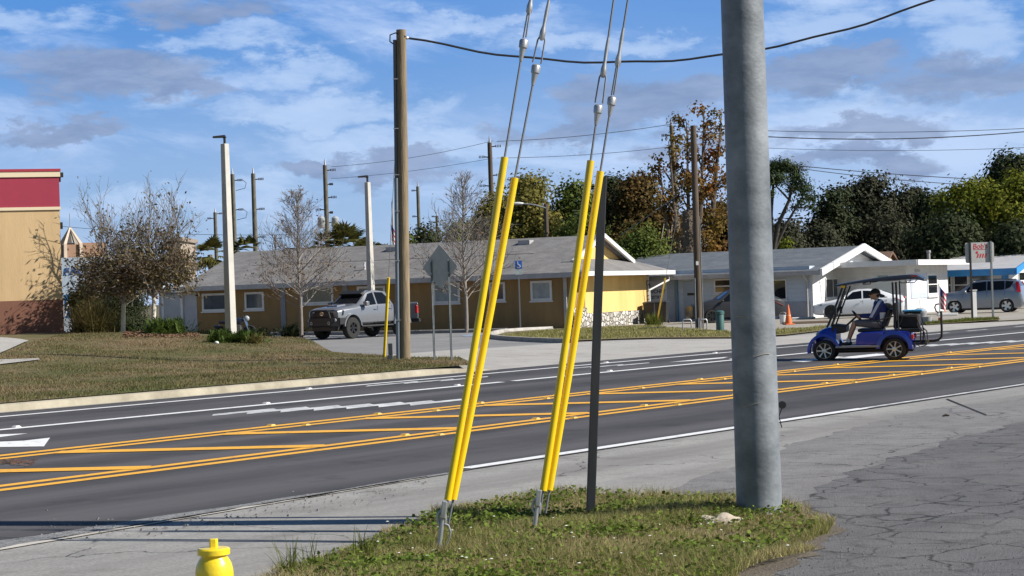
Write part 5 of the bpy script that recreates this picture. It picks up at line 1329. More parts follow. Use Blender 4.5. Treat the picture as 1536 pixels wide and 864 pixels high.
# low shrubs
def fronds(name, label, px, py, wpx, hpx, zf, m, n=90, leafw=.05, depth=None, group=None, droop=.5, cat='shrub'):
    random.seed(int(px)*3+1); p = P(px, py, zf) if depth is None else gnd(px, depth, zf); k = F/p.y; R = wpx/k; H = hpx/k
    t = thing(name, label, cat, p, 0, group); C = []; Fq = []
    for i in range(n):
        ox, oy = random.gauss(0,R*.42), random.gauss(0,R*.35); a = random.uniform(0,2*PI); e = random.uniform(.35,1.45); L_ = H*random.uniform(.7,1.15)
        d = Vector((math.cos(a)*math.cos(e),math.sin(a)*math.cos(e),math.sin(e))); sd_ = Vector((-math.sin(a),math.cos(a),0))
        pts = [Vector((ox,oy,0))+d*L_*s-Vector((0,0,droop*L_*s*s*(1.2-math.sin(e)))) for s in (0,.35,.7,1.0)]
        for s in range(3):
            for q in range(3):
                c = pts[s].lerp(pts[s+1], (q+.5)/3)
                for sg in (-1,1):
                    tip = c+sd_*sg*H*.22*(1-.2*s)+d*H*.1+Vector((0,0,random.uniform(-.02,.05)))
                    pr = d*leafw*.5; o = len(C); C += [c-pr*.5, (c+tip)/2-pr, tip, (c+tip)/2+pr]; Fq.append((o,o+1,o+2,o+3))
    npmesh('foliage', np.array([tuple(c) for c in C]), np.array(Fq), m, t)
    b = MB()
    for i in range(8): a = i*PI/4; b.tube([(0,0,0),(math.cos(a)*R*.3,math.sin(a)*R*.3,H*.5)], [.02,.008], 4)
    b.build('stems', M_bark, t, recalc=False); return t
SHR = 'low green shrubs along the lawn edge'
fronds('low_shrub','bright green low shrub under the nearer white trunk',250,501,34,26,lawn,L_shrub,170,.06,group=SHR)
fronds('low_shrub','low green shrub at the foot of the nearer lamp post, left half',333,513,22,20,lawn,L_shrub,110,.06,group=SHR)
fronds('low_shrub','low green shrub at the foot of the nearer lamp post, right half',366,514,22,20,lawn,L_shrub,110,.06,group=SHR)
fronds('low_shrub','dark green low shrub between the two white trunks',203,497,32,22,lawn,L_hedge,150,.06,group=SHR)
fronds('low_shrub','dark shrub left of the nearer lamp post by the ochre wall',297,496,26,20,terr,L_hedge,110,.06,86,group=SHR)
fronds('low_shrub','small dark shrub by the ochre wall right of the motorcycle',396,497,14,16,terr,L_hedge,70,.06,90,group=SHR)
fronds('low_shrub','small dark shrub by the ochre wall under the first leafless tree',438,497,18,22,terr,L_hedge,90,.06,88,group=SHR)
fronds('low_shrub','spiky yellow green shrub at the lawn tip beside the parking lot',384,516,10,17,lawn,leaf('leaf_yellowish',(.13,.12,.035),(.18,.15,.06),.35,1,.3),40,.05,group=SHR)
def tuft(name, label, px, py, R, H, n, m, zf=lawn, w=.014, cat='grass clump', droop=1.0, depth=None):
    random.seed(int(px)); p = P(px, py, zf) if depth is None else gnd(px, depth, zf); t = None; V = []; Fq = []
    for i in range(n):
        a = random.uniform(0,2*PI); e = random.uniform(.6,1.5); L_ = H*random.uniform(.6,1.25); d = Vector((math.cos(a)*math.cos(e),math.sin(a)*math.cos(e),math.sin(e))); sd_ = Vector((-math.sin(a),math.cos(a),0))*w*.5
        o0 = Vector((random.gauss(0,R*.22),random.gauss(0,R*.22),0)); pts = [o0+d*L_*s-Vector((0,0,droop*.45*L_*s*s*(1.5-math.sin(e)))) for s in (0,.3,.6,.85,1)]
        o = len(V)
        for j,c in enumerate(pts): ww = 1-.2*j; V += [c-sd_*ww, c+sd_*ww]
        for j in range(4): Fq.append((o+2*j,o+2*j+1,o+2*j+3,o+2*j+2))
    ob = npmesh(name, np.array([tuple(v) for v in V]), np.array(Fq), m); ob.location = p; return tag(ob, label, cat)
L_tan = leaf('blade_tan', (.20,.15,.065), (.12,.11,.035), .4, 1.5, .3)
L_gr = leaf('blade_green', (.09,.12,.02), (.15,.16,.04), .4, 2, .35)
tuft('ornamental_grass','big tan green ornamental grass clump beside the tan store',139,499,1.0,1.35,1500,L_tan,w=.025)
tuft('grass_tuft','bright green tall grass tuft at the slim yellow guy by the stone pillar',981,488,.7,.75,240,L_gr,terr,.04)
# ---- lawns made of blades (nobody could count them)
def blades(name, label, n, poly, zf, off, hmin, hmax, w, mats, lean=.5, cat='grass', dens=None):
    px = np.array([p[0] for p in poly]); py = np.array([p[1] for p in poly])
    def inside(x, y):
        c = np.zeros(len(x), bool); j = len(px)-1
        for i in range(len(px)):
            with np.errstate(divide='ignore', invalid='ignore'):
                c ^= ((py[i] > y) != (py[j] > y)) & (x < (px[j]-px[i])*(y-py[i])/(py[j]-py[i])+px[i])
            j = i
        return c
    X = rng.uniform(px.min(), px.max(), n*3); Y = rng.uniform(py.min(), py.max(), n*3); k = inside(X, Y)
    if dens is not None: k &= rng.random(len(X)) < dens(X, Y)
    X, Y = X[k][:n], Y[k][:n]; m = len(X)
    Z = np.array([zf(a, b_) for a, b_ in zip(X, Y)])+off
    h = rng.uniform(hmin, hmax, m)*(.6+.8*np.clip(.5+.5*np.sin(X*1.7+np.sin(Y*1.3)*2),0,1)); a = rng.uniform(0, 2*PI, m); l = rng.uniform(0, lean, m)*h
    dx, dy = np.cos(a)*w*.5, np.sin(a)*w*.5; b2 = rng.uniform(0, 2*PI, m)
    V = np.stack([np.stack([X-dx,Y-dy,Z-.01],1), np.stack([X+dx,Y+dy,Z-.01],1), np.stack([X+np.cos(b2)*l,Y+np.sin(b2)*l,Z+h],1)],1).reshape(-1,3)
    o = npmesh(name, V, np.arange(3*m).reshape(m,3), mats); return tag(o, label, cat, kind='stuff')
B_lawn = leaf('lawn_blade', (.10,.108,.036), (.27,.19,.11), .45, .33, .3)
B_near = leaf('patch_blade', (.17,.195,.045), (.38,.32,.15), .5, 1.1, .3)
B_dry = leaf('dry_blade', (.45,.37,.20), (.32,.26,.13), .4, 1.5, .3)
B_clov = leaf('clover_leaf', (.085,.14,.02), (.16,.20,.035), .45, 2.0, .3)
lawnpoly = [w2(2,D_kerb+.32), w2(uk-.6, D_kerb+.32), *W((690,540.5),(640,537.5),(560,534.5),(500,533.5),(440,522),(394,514.5), zf=lambda x,y: terr(x,y)+.05), P(388,508,lawn), P(200,499,lawn), P(95,501,lawn), P(48,514,lawn), P(0,533,lawn), P(-80,560,lawn)]
blades('lawn_grass','patchy green and brown lawn on the slope below the tan store',110000,lawnpoly,lawn,0,.02,.055,.022,B_lawn,1.2)
blades('lawn_edge_grass','greener grass fringe along the kerb',14000,[w2(2,D_kerb+.28),w2(uk-.5,D_kerb+.28),w2(uk-1.2,D_kerb+1.1),w2(2,D_kerb+1.4)],lawn,0,.03,.08,.02,L_gr,1.0)
NEARP = W((395,880),(470,850),(520,833),(575,812),(640,787),(720,760),(850,748),(1000,750),(1130,760),(1215,778),(1235,790),(1200,812),(1130,850),(1085,890),(700,960),(420,930))
sheet('patch_ground', ragged(NEARP,.08,.25,9), .0, G_patch, zf=patch, fine=.5)
def dn(x, y): return np.clip(.55+.6*np.sin(x*1.3+1)*np.sin(y*1.9)+.25*np.sin(x*4.1+y*3)+.3*np.sin(x*9+2)*np.sin(y*8),.1,1)
ctr_ = sum((Vector(p) for p in NEARP), Vector())/len(NEARP)
NEARX = ragged([ctr_+(Vector(p)-ctr_)*1.05 for p in NEARP], .16, .22, 11)
DIRT = ragged([*W((1190,772),(1238,782),(1262,800),(1240,822),(1190,850),(1150,880),(1060,895),(1090,860),(1180,815))], .12, .2, 13)
sheet('dirt_fringe', DIRT, .0015, ground_mat('fringe_dirt', (.15,.125,.095), (.20,.17,.13), (.10,.085,.07), 1.5, 6, .95, .02, fine=35))
blades('near_grass','scruffy green and straw grass around the foot of the guys',62000,NEARX,patch,0,.03,.10,.006,B_near,1.1,dens=dn)
blades('near_dry_grass','straw coloured dead grass in the near patch',48000,NEARX,patch,0,.02,.08,.006,B_dry,1.8)
def clover(n, poly, lab):
    px = np.array([p[0] for p in poly]); py = np.array([p[1] for p in poly]); out = []
    cx = rng.uniform(px.min(),px.max(),420); cy = rng.uniform(py.min(),py.max(),420)
    i = rng.integers(0,420,n*2); x = cx[i]+rng.normal(size=n*2)*.16; y = cy[i]+rng.normal(size=n*2)*.16
    c = np.zeros(len(x),bool); j = len(px)-1
    for q in range(len(px)):
        c ^= ((py[q] > y) != (py[j] > y)) & (x < (px[j]-px[q])*(y-py[q])/(py[j]-py[q]+1e-9)+px[q]); j = q
    x, y = x[c][:n], y[c][:n]; z = np.array([patch(a,b_) for a,b_ in zip(x,y)])+rng.uniform(.015,.075,len(x))
    C = np.stack([x,y,z],1); V, Fq = quads(C, rng.normal(size=C.shape)*.5+np.array([0,0,1]), .032*rng.uniform(.6,1.4,len(C)), 1.1)
    tag(npmesh('clover', V, Fq, B_clov), lab, 'clover', kind='stuff')
clover(13000, NEARP, 'low dark green clover leaves in the near grass patch')
# little white flowers
b = MB()
for i in range(46):
    q = P(random.uniform(560,1190), random.uniform(790,862)); z = patch(q.x,q.y)+random.uniform(.05,.09); r_ = random.uniform(.008,.016); b.lathe([(r_*.4,z-.006),(r_,z),(r_*.3,z+.004)], 6, 'z', (q.x,q.y,0))
tag(b.build('clover_flowers', mat('petal_white', (.75,.74,.66), .6)), 'tiny white flowers scattered over the near grass patch', 'flowers', kind='stuff')
tuft('grass_tuft','tall thin grass tuft at the left end of near grass',440,862,.2,.34,70,L_gr,patch,.008)
tuft('grass_tuft','tall dark grass tuft against the concrete, left of the guy anchor',545,836,.15,.3,60,L_gr,patch,.008)
tuft('grass_tuft','thin grass tuft over the concrete right of the hydrant',470,852,.2,.32,36,L_gr,patch,.007)
vp = [P(742,505),P(868,494),P(985,489.5),P(1003,493),P(1100,500),P(1255,490),P(1258,493),P(1180,502.5),P(1100,506.5),P(985,507),P(905,509.5),P(858,511),P(800,510),P(752,507.5)]
blades('verge_grass','dry grass strip before the stone and yellow office front',26000,vp,terr,.035,.03,.09,.03,B_near,1.2)
blades('right_verge_grass','narrow grass strip under the sign at the right',5000,[P(1386,486),P(1450,480),P(1498,478.5),P(1498,480),P(1450,483.5),P(1390,487.5)],terr,.03,.03,.1,.03,L_gr,1.0)
# ------------------------------------------------------------------ vehicles
M_tyre = mat('tyre_rubber', (.014,.014,.015), .85, (.022,.022,.022), 12)
M_rimb = mat('rim_black', (.02,.02,.022), .35, metal=.3)
M_rims = mat('rim_bright', (.62,.63,.65), .28, metal=.75)
M_trim = mat('car_black_trim', (.015,.015,.017), .55)
M_lamp = mat('headlamp_lens', (.30,.33,.36), .08, spec=.8)
M_lampd = mat('headlamp_dark', (.05,.055,.065), .1, spec=.8)
M_red = mat('tail_lamp_red', (.45,.012,.015), .15, coat=.5)
M_carglass = mat('car_glass', (.006,.007,.009), .08, spec=.3)
M_chrome = mat('chrome', (.7,.7,.7), .15, metal=1)
def paint(name, c, metal=.2): return mat(name, c, .32, metal=metal, coat=.8, spec=.5)
def wheel(t, x, y, r, w, rr, spokes=5, style='bright', sw=.07, side=1, rz=0):
    o0 = MB(); o0.lathe([(rr*.98,-w*.5),(r*.93,-w*.5),(r*.985,-w*.42),(r,-w*.3),(r,w*.3),(r*.985,w*.42),(r*.93,w*.5),(rr*.98,w*.5),(rr*.95,0),(rr*.98,-w*.5)], 40, 'y', caps=False)
    wo = o0.build('wheel', M_tyre, t, smooth=True, ang=30); wo.location = (x,y,r); wo.rotation_euler = (0,0,rz)
    s = side; b = MB(); b.lathe([(rr*.96,s*w*.15),(rr*.5,s*w*.12),(.02,s*w*.12)], 32, 'y'); b.build('rim_well', M_rimb, wo)
    b = MB(); b.lathe([(rr*.99,s*w*.30),(rr*1.0,s*w*.49),(rr*.955,s*w*.49),(rr*.93,s*w*.30)], 40, 'y', caps=False)
    for i in range(spokes):
        st = len(b.v); a = i*2*PI/spokes
        b.hexa([(rr*.1,s*w*.26,-sw*.5),(rr*.95,s*w*.34,-sw*.75),(rr*.95,s*w*.34,sw*.75),(rr*.1,s*w*.26,sw*.5)], [(rr*.1,s*w*.40,-sw*.35),(rr*.95,s*w*.47,-sw*.5),(rr*.95,s*w*.47,sw*.5),(rr*.1,s*w*.40,sw*.35)]).rot('Y', a, (0,0,0), st)
    b.lathe([(.055,s*w*.2),(.055,s*w*.44),(.03,s*w*.46)], 14, 'y'); b.build('rim', M_rims if style == 'bright' else M_rimb, wo, smooth=True, ang=30)
    return wo
class Car:
    """lofted body; stations (x, zb, zs, zt, ws, wt)"""
    def __init__(s, t, st, m, crown=.035):
        s.t = t; s.st = sorted(st, key=lambda q: q[0]); s.c = crown; A = np.array(s.st); s.A = A
        b = MB(); n = None
        for (x,zb,zs,zt,ws,wt) in s.st:
            h = [(ws*.86,zb),(ws*.97,zb+.07),(ws+.0,zb+(zs-zb)*.45),(ws*.985,zs-.05),(ws*.965,zs),(wt,zt),(wt*.62,zt+crown*.8)]
            ring = [(x,y,z) for y,z in h]+[(x,0,zt+crown)]+[(x,-y,z) for y,z in reversed(h)]
            n = len(ring); b.v += ring
        for i in range(len(s.st)-1):
            for k in range(n):
                k2 = (k+1)%n; b.f.append((i*n+k,i*n+k2,(i+1)*n+k2,(i+1)*n+k))
        b.f.append(tuple(range(n))); e = (len(s.st)-1)*n; b.f.append(tuple(e+k for k in reversed(range(n))))
        s.body = b.build('body', m, t, smooth=True, ang=32)
    def g(s, x, i): return float(np.interp(x, s.A[:,0], s.A[:,i]))
    def side(s, x, f, sg=1, off=.007):
        """point on the glasshouse side : f = 0 belt ... 1 roof edge"""
        zs, zt, ws, wt = s.g(x,2), s.g(x,3), s.g(x,4)*.965, s.g(x,5)
        return (x, sg*(ws+(wt-ws)*f+off), zs+(zt-zs)*f+off*.3)
    def low(s, x, f, sg=1, off=.006):
        zb, zs, ws = s.g(x,1), s.g(x,2), s.g(x,4); z = zb+(zs-zb)*f
        y = ws if f > .4 else ws*.97
        return (x, sg*(y+off), z)
    def glass(s, name, poly, sg=1, m=M_carglass, inset=.0):
        """poly : list of (x, f) : side window with thickness"""
        P0 = [s.side(x,f,sg,.004) for x,f in poly]; P1 = [s.side(x,f,sg,.012) for x,f in poly]
        n = len(poly); b = MB(); b.add(P0+P1, [tuple(range(n)), tuple(range(2*n-1,n-1,-1))]+[(i,(i+1)%n,n+(i+1)%n,n+i) for i in range(n)])
        return b.build(name, m, s.t)
    def screen(s, name, xa, xb, wf=.9, m=M_carglass, off=.012):
        V = []; Fq = []; nx, ny = 5, 8
        dz = s.g(xb,3)-s.g(xa,3); dx = xb-xa; nn = Vector((-dz,0,dx)).normalized();
        if nn.z < 0: nn = -nn
        for lay in (0.002, off):
            for i in range(nx):
                x = xa+(xb-xa)*i/(nx-1)
                for j in range(ny):
                    f = -1+2*j/(ny-1); wt = s.g(x,5)*wf; y = f*wt; z = s.g(x,3)+s.c*(1-(abs(f)*wf)**2.2)
                    p = Vector((x,y,z))+nn*lay; V.append(tuple(p))
        for l in range(2):
            for i in range(nx-1):
                for j in range(ny-1): o = l*nx*ny; Fq.append((o+i*ny+j,o+i*ny+j+1,o+(i+1)*ny+j+1,o+(i+1)*ny+j))
        b = MB(); b.add(V,Fq); return b.build(name, m, s.t, smooth=True)
    def arches(s, xs, r, z):
        b = MB()
        for x in xs: b.lathe([(r,-2),(r,2)], 36, 'y', (x,0,z))
        c = b.build('cutter', None); c.parent = s.t; bpy.context.view_layer.update(); cut(s.body, c)
        for w_ in (1,-1):
            pass
    def seam(s, pts, sg=1, w=.012, m=M_trim):
        b = MB(); b.tube([s.low(x,f,sg,.0) for x,f in pts], w*.5, 4); return b.build('door_seam', m, s.t)
def sedan(name, label, p, head, pnt, L_=4.6, H=1.41, W_=1.8, wheels='bright', spokes=5, zs=.92, st=None, cat='car', wr=.33, wx=(1.38,-1.34), rr=.235):
    t = thing(name, label, cat, p, math.atan2(head[1], head[0]))
    h = L_/2; w = W_/2
    st = st or [(h,.30,.56,.58,w*.62,w*.52),(h-.06,.22,.62,.66,w*.80,w*.70),(h-.35,.18,.70,.745,w*.95,w*.80),(h-.9,.17,.80,.86,w*.99,w*.82),(h-1.35,.17,.885,.965,w,w*.80),(h-1.9,.17,.90,H-.10,w,w*.66),(h-2.2,.17,.91,H-.035,w,w*.63),(h-2.75,.17,.92,H-.03,w,w*.63),(h-3.3,.17,.93,H-.10,w,w*.62),(h-3.95,.18,.95,1.07,w*.99,w*.68),(h-4.35,.22,.94,1.03,w*.94,w*.72),(h-4.54,.30,.88,.97,w*.86,w*.70),(-h,.36,.80,.84,w*.80,w*.66)]
    c = Car(t, st, pnt); c.arches(wx, wr*1.1, wr)
    for sg in (1,-1):
        c.glass('side_window', [(h-1.52,.06),(h-1.95,.86),(h-2.38,.88),(h-2.38,.07)], sg); c.glass('side_window', [(h-2.46,.07),(h-2.46,.88),(h-3.0,.86),(h-3.6,.30),(h-3.62,.08)], sg)
        b = MB(); b.ball((h-1.5,sg*(w+.07),zs+.06), .1, 8, (.8,1,.7)); b.tube([(h-1.5,sg*w*.95,zs+.0),(h-1.5,sg*(w+.04),zs+.03)], .02, 5); b.build('wing_mirror', pnt, t, smooth=True)
        c.seam([(h-1.42,.12),(h-1.40,.95)], sg); c.seam([(h-2.42,.1),(h-2.42,.98)], sg); c.seam([(h-3.45,.3),(h-3.6,.97)], sg)
        for xx in (h-2.25,h-3.3):
            b = MB(); q = c.low(xx,.78,sg,.012); b.box(q[0]-.09,q[0]+.09,q[1]-.012,q[1]+.012,q[2]-.012,q[2]+.012); b.build('door_handle', pnt, t, bevel=.005)
        b = MB(); b.hexa([(h-.02,sg*w*.60,.58),(h-.40,sg*w*.965,.66),(h-.46,sg*w*.97,.72),(h-.08,sg*w*.62,.655)], [(h+.0,sg*w*.62,.585),(h-.39,sg*w*.985,.665),(h-.44,sg*w*.985,.735),(h-.05,sg*w*.64,.675)]); b.build('headlight', M_lampd, t)
        b = MB(); b.hexa([(-h+.02,sg*w*.68,.78),(-h+.12,sg*w*.93,.74),(-h+.55,sg*w*.985,.93),(-h+.06,sg*w*.7,.96)], [(-h-.01,sg*w*.70,.78),(-h+.10,sg*w*.955,.74),(-h+.52,sg*w*1.0,.94),(-h+.03,sg*w*.72,.975)]); b.build('tail_light', M_red, t)
        for x in wx: wheel(t, x, sg*(w-.115), wr, .215, rr, spokes, wheels, .075, sg)
    c.screen('windscreen', h-1.42, h-1.93, .88); c.screen('rear_window', h-3.4, h-3.92, .86)
    b = MB(); b.box(h-.09,h-.01,-w*.5,w*.5,.3,.46); b.build('lower_grille', M_trim, t, bevel=.02)
    b = MB(); b.box(-wx[0]+.45 if False else wx[1]+.42,wx[0]-.42,-w*.9,w*.9,.13,.18); b.build('sill', M_trim, t)
    return t, c
# white sedan behind the golf cart
def side_head(px, extra=0):
    r = ray(px, hz(px)); a = math.atan2(r.y, r.x)+PI/2+extra; return (math.cos(a), math.sin(a))
pw = P(1247, 478); hd_ = side_head(1280, .02)
ctr = pw-Vector((hd_[0],hd_[1],0))*1.38+Vector((-hd_[1],hd_[0],0))*-.8
ctr.z = terr(ctr.x,ctr.y)
sedan('white_sedan','white sedan parked behind the golf cart in front of the white wing',ctr,hd_,paint('white_car_paint',(.74,.75,.77),.0),4.5,1.42,1.8,'dark',7)
# dark sedan behind the wooden pole
pw = gnd(1056, 97); hd_ = side_head(1080, .25)
ctr = pw-Vector((hd_[0],hd_[1],0))*1.5
ctr.z = terr(ctr.x,ctr.y)
sedan('dark_sedan','charcoal car parked by the grey office, half hidden behind the steel pole',ctr,hd_,mat('charcoal_car_paint',(.022,.023,.027),.45,metal=0,coat=.15,spec=.3),4.7,1.62,1.85,'dark',7,zs=1.0,
  st=[(2.35,.32,.66,.70,.60,.5),(2.29,.24,.78,.84,.76,.66),(2.0,.2,.86,.94,.88,.76),(1.4,.19,.94,1.04,.92,.78),(.95,.19,1.0,1.12,.925,.76),(.3,.19,1.02,1.55,.925,.64),(0,.19,1.03,1.60,.925,.62),(-.6,.19,1.03,1.61,.925,.62),(-1.2,.19,1.04,1.56,.925,.61),(-1.9,.2,1.05,1.22,.91,.66),(-2.2,.26,1.02,1.08,.86,.68),(-2.35,.36,.9,.95,.78,.62)])
# grey boxy crossover
k5 = gnd(1431, 99.0); hd_ = side_head(1470, -.16)
ctr = k5-Vector((hd_[0],hd_[1],0))*1.28+Vector((-hd_[1],hd_[0],0))*-.75; ctr.z = terr(ctr.x,ctr.y)
t = thing('grey_crossover','boxy silver grey crossover parked behind the two-post sign','car',ctr,math.atan2(hd_[1],hd_[0]))
PG = paint('blue_grey_car_paint', (.27,.29,.33), .5)
w = .90
c = Car(t, [(2.07,.34,.74,.78,.60,.52),(2.02,.24,.86,.92,.76,.68),(1.8,.2,.93,1.01,.87,.76),(1.3,.19,.97,1.07,.9,.78),(.98,.19,1.0,1.12,.9,.77),(.42,.19,1.04,1.55,.9,.66),(.15,.19,1.06,1.61,.9,.65),(-.6,.19,1.08,1.63,.9,.65),(-1.4,.19,1.10,1.62,.9,.64),(-1.78,.2,1.10,1.58,.89,.62),(-1.98,.22,1.08,1.25,.86,.70),(-2.05,.30,.9,.98,.84,.72),(-2.1,.34,.62,.7,.8,.7)], PG)
c.arches((1.28,-1.29), .365, .335)
for sg in (1,-1):
    c.glass('side_window', [(.78,.1),(.36,.88),(-.3,.90),(-.3,.08)], sg); c.glass('side_window', [(-.36,.08),(-.36,.9),(-1.2,.9),(-1.2,.09)], sg); c.glass('side_window', [(-1.25,.1),(-1.25,.9),(-1.66,.88),(-1.5,.3)], sg)
    b = MB(); b.ball((.72,sg*.98,1.08), .1, 8, (.8,1,.8)); b.build('wing_mirror', PG, t, smooth=True)
    c.seam([(.84,.14),(.86,.95)], sg); c.seam([(-.33,.1),(-.33,.98)], sg); c.seam([(-1.1,.35),(-1.24,.98)], sg)
    for xx in (-.18,-1.05):
        b = MB(); q = c.low(xx,.8,sg,.012); b.box(q[0]-.1,q[0]+.1,q[1]-.012,q[1]+.012,q[2]-.014,q[2]+.014); b.build('door_handle', PG, t, bevel=.005)
    b = MB(); b.hexa([(-1.80,sg*.80,1.0),(-1.95,sg*.84,1.0),(-1.85,sg*.70,1.5),(-1.74,sg*.68,1.5)], [(-1.82,sg*.91,1.0),(-2.02,sg*.87,1.0),(-1.90,sg*.72,1.52),(-1.74,sg*.71,1.52)]); b.build('tail_light', M_red, t)
    b = MB(); b.hexa([(2.03,sg*.58,.76),(1.8,sg*.87,.82),(1.78,sg*.87,.9),(2.0,sg*.6,.86)], [(2.06,sg*.6,.76),(1.8,sg*.89,.82),(1.78,sg*.89,.91),(2.03,sg*.62,.87)]); b.build('headlight', M_lampd, t)
    for x in (1.28,-1.29): wheel(t, x, sg*.785, .335, .22, .24, 5, 'bright', .11, sg)
c.screen('windscreen', .94, .46, .88); c.screen('rear_window', -1.81, -1.96, .84, M_glass)
b = MB(); b.box(-2.13,-2.09,-.62,.62,.36,.5); b.build('rear_bumper_trim', M_trim, t); b = MB(); b.box(-2.115,-2.1,-.26,.26,.72,.84); b.build('number_plate', M_symw, t)
b = MB(); b.box(-.9,.9,-.86,.86,.15,.2); b.build('sill', M_trim, t)
for sg in (1,-1):
    b = MB(); b.tube([(.3,sg*.6,1.64),(-.5,sg*.6,1.68),(-1.6,sg*.58,1.64)], .02, 6); b.build('roof_rail', M_trim, t)
# red car beyond it at the photo edge
pr_ = gnd(1556, 108); hd_ = side_head(1540, .1); ctr = Vector((pr_.x,pr_.y,pr_.z))
sedan('red_car','red roofed car at the right photo edge behind the silver grey crossover',ctr,hd_,paint('red_car_paint',(.30,.02,.035),.1),4.4,1.66,1.8,'dark',6,zs=1.0,
  st=[(2.2,.32,.66,.70,.60,.5),(2.14,.24,.78,.84,.76,.66),(1.9,.2,.86,.94,.86,.74),(1.3,.19,.94,1.04,.9,.76),(.95,.19,1.0,1.12,.9,.75),(.3,.19,1.02,1.60,.9,.64),(0,.19,1.03,1.64,.9,.62),(-.6,.19,1.03,1.65,.9,.62),(-1.4,.19,1.04,1.62,.9,.61),(-1.8,.2,1.05,1.5,.89,.62),(-2.08,.26,1.02,1.1,.86,.68),(-2.2,.36,.9,.95,.78,.62)])
# ------------------------------------------------------------------ silver pickup
PS = paint('silver_truck_paint', (.18,.19,.21), .3)
fw = P(526, 508)                       # near front wheel on the ground
ha = math.radians(180+53); hd_ = Vector((math.cos(ha), math.sin(ha), 0)); lf = Vector((-hd_.y, hd_.x, 0))
ctr = fw-hd_*1.62-lf*.80; ctr.z = terr(ctr.x,ctr.y)
t = thing('silver_pickup','lifted silver double cab pickup with black bull bar bumper on the parking lot','pickup truck',ctr,ha); t.scale = (.97,.97,.99)
c = Car(t, [(2.48,.66,1.12,1.16,.74,.62),(2.42,.62,1.17,1.22,.84,.74),(2.1,.60,1.22,1.30,.90,.76),(1.4,.60,1.28,1.36,.925,.78),(1.1,.60,1.31,1.40,.93,.77),(.42,.60,1.34,1.90,.93,.66),(.2,.60,1.35,1.95,.93,.65),(-.35,.60,1.36,1.97,.93,.65),(-.85,.60,1.37,1.93,.93,.64),(-1.08,.60,1.37,1.46,.93,.70),(-1.1,.62,1.36,1.37,.92,.70)], PS)
c.arches((1.62,-1.62), .52, .50)
bed = MB(); Wb = .925
bed.box(-2.72,-1.13,-Wb,Wb,.78,.86)
for sg in (1,-1): bed.hexa([(-2.74,sg*Wb*.97,.64),(-1.13,sg*Wb*.97,.62),(-1.13,sg*(Wb-.09),.62),(-2.74,sg*(Wb-.09),.64)], [(-2.74,sg*Wb*.97,1.38),(-1.13,sg*Wb*.97,1.37),(-1.13,sg*(Wb-.1),1.37),(-2.74,sg*(Wb-.1),1.38)])
bed.box(-1.2,-1.13,-Wb+.09,Wb-.09,.8,1.36)
bo = bed.build('cargo_bed', PS, t, bevel=.015)
cu = MB(); cu.lathe([(.52,-2),(.52,2)], 36, 'y', (-1.62,0,.50)); co = cu.build('cutter', None); co.parent = t; bo.modifiers.clear(); bpy.context.view_layer.update(); cut(bo, co)
b = MB(); b.box(-2.80,-2.745,-Wb+.02,Wb-.02,.72,1.38); b.build('tailgate', PS, t, bevel=.02)
b = MB(); b.box(-2.95,-2.80,-.92,.92,.56,.72); b.build('rear_bumper', M_trim, t, bevel=.03)
for sg in (1,-1):
    b = MB(); b.box(-2.82,-2.70,sg*(Wb-.12)-.05,sg*(Wb-.12)+.1 if sg > 0 else sg*(Wb-.12)+.05,.95,1.30); b.build('tail_light', M_red, t, bevel=.02)
    for xa in (1.62,-1.62):
        b = MB(); n = 13; V = []
        for i in range(n):
            a = PI*(.02+.96*i/(n-1))
            for r_, y_ in ((.50,.90),(.58,.90),(.57,.985),(.51,.99)): V.append((xa+r_*math.cos(a), sg*y_, .50+r_*math.sin(a)))
        Fq = []
        for i in range(n-1):
            for j in range(4): j2 = (j+1)%4; Fq.append((i*4+j,i*4+j2,(i+1)*4+j2,(i+1)*4+j))
        Fq += [(0,1,2,3),((n-1)*4+3,(n-1)*4+2,(n-1)*4+1,(n-1)*4)]
        b.add(V,Fq); b.build('fender_flare', PS, t, smooth=True, ang=50)
        wheel(t, xa, sg*.83, .445, .29, .235, 6, 'dark', .085, sg)
    c.glass('side_window', [(.86,.07),(.36,.88),(.02,.92),(.02,.08)], sg); c.glass('side_window', [(-.08,.08),(-.08,.92),(-.62,.90),(-.84,.55),(-.88,.09)], sg)
    c.seam([(1.02,.1),(1.0,.98)], sg); c.seam([(-.03,.05),(-.03,.99)], sg); c.seam([(-.75,.4),(-.98,.75),(-.98,.98)], sg)
    for xx in (.12,-.85):
        b = MB(); q = c.low(xx,.80,sg,.015); b.box(q[0]-.1,q[0]+.1,q[1]-.012,q[1]+.016,q[2]-.02,q[2]+.02); b.build('door_handle', PS, t, bevel=.008)
    b = MB(); b.box(-.10,.10,-.09,.13,-.10,.10); o = b.build('wing_mirror', PS, t, bevel=.035); o.location = (.84,sg*1.03,1.44)
    g_ = MB(); g_.box(-.104,-.10,-.07,.11,-.08,.08); g_.build('mirror_glass', M_carglass, o)
    b = MB(); b.hexa([(2.44,sg*.46,.98),(2.15,sg*.90,1.0),(2.1,sg*.90,1.2),(2.40,sg*.46,1.2)], [(2.50,sg*.48,.98),(2.20,sg*.935,1.0),(2.14,sg*.935,1.19),(2.44,sg*.48,1.21)]); b.build('headlight', M_lampd, t, bevel=.01)
    b = MB(); b.tube([(2.43,sg*.74,.80),(2.56,sg*.74,.80)], .075, 14); b.build('fog_lamp', M_lamp, t, smooth=True)
    b = MB(); b.tube([(1.05,sg*.93,.50),(-1.0,sg*.93,.50)], .045, 10); 
    for xx in (.8,0,-.8): b.tube([(xx,sg*.7,.58),(xx,sg*.93,.5)], .03, 6)
    b.build('side_step', M_trim, t, smooth=True)
c.screen('windscreen', 1.04, .46, .88); c.screen('rear_window', -.87, -1.06, .8)
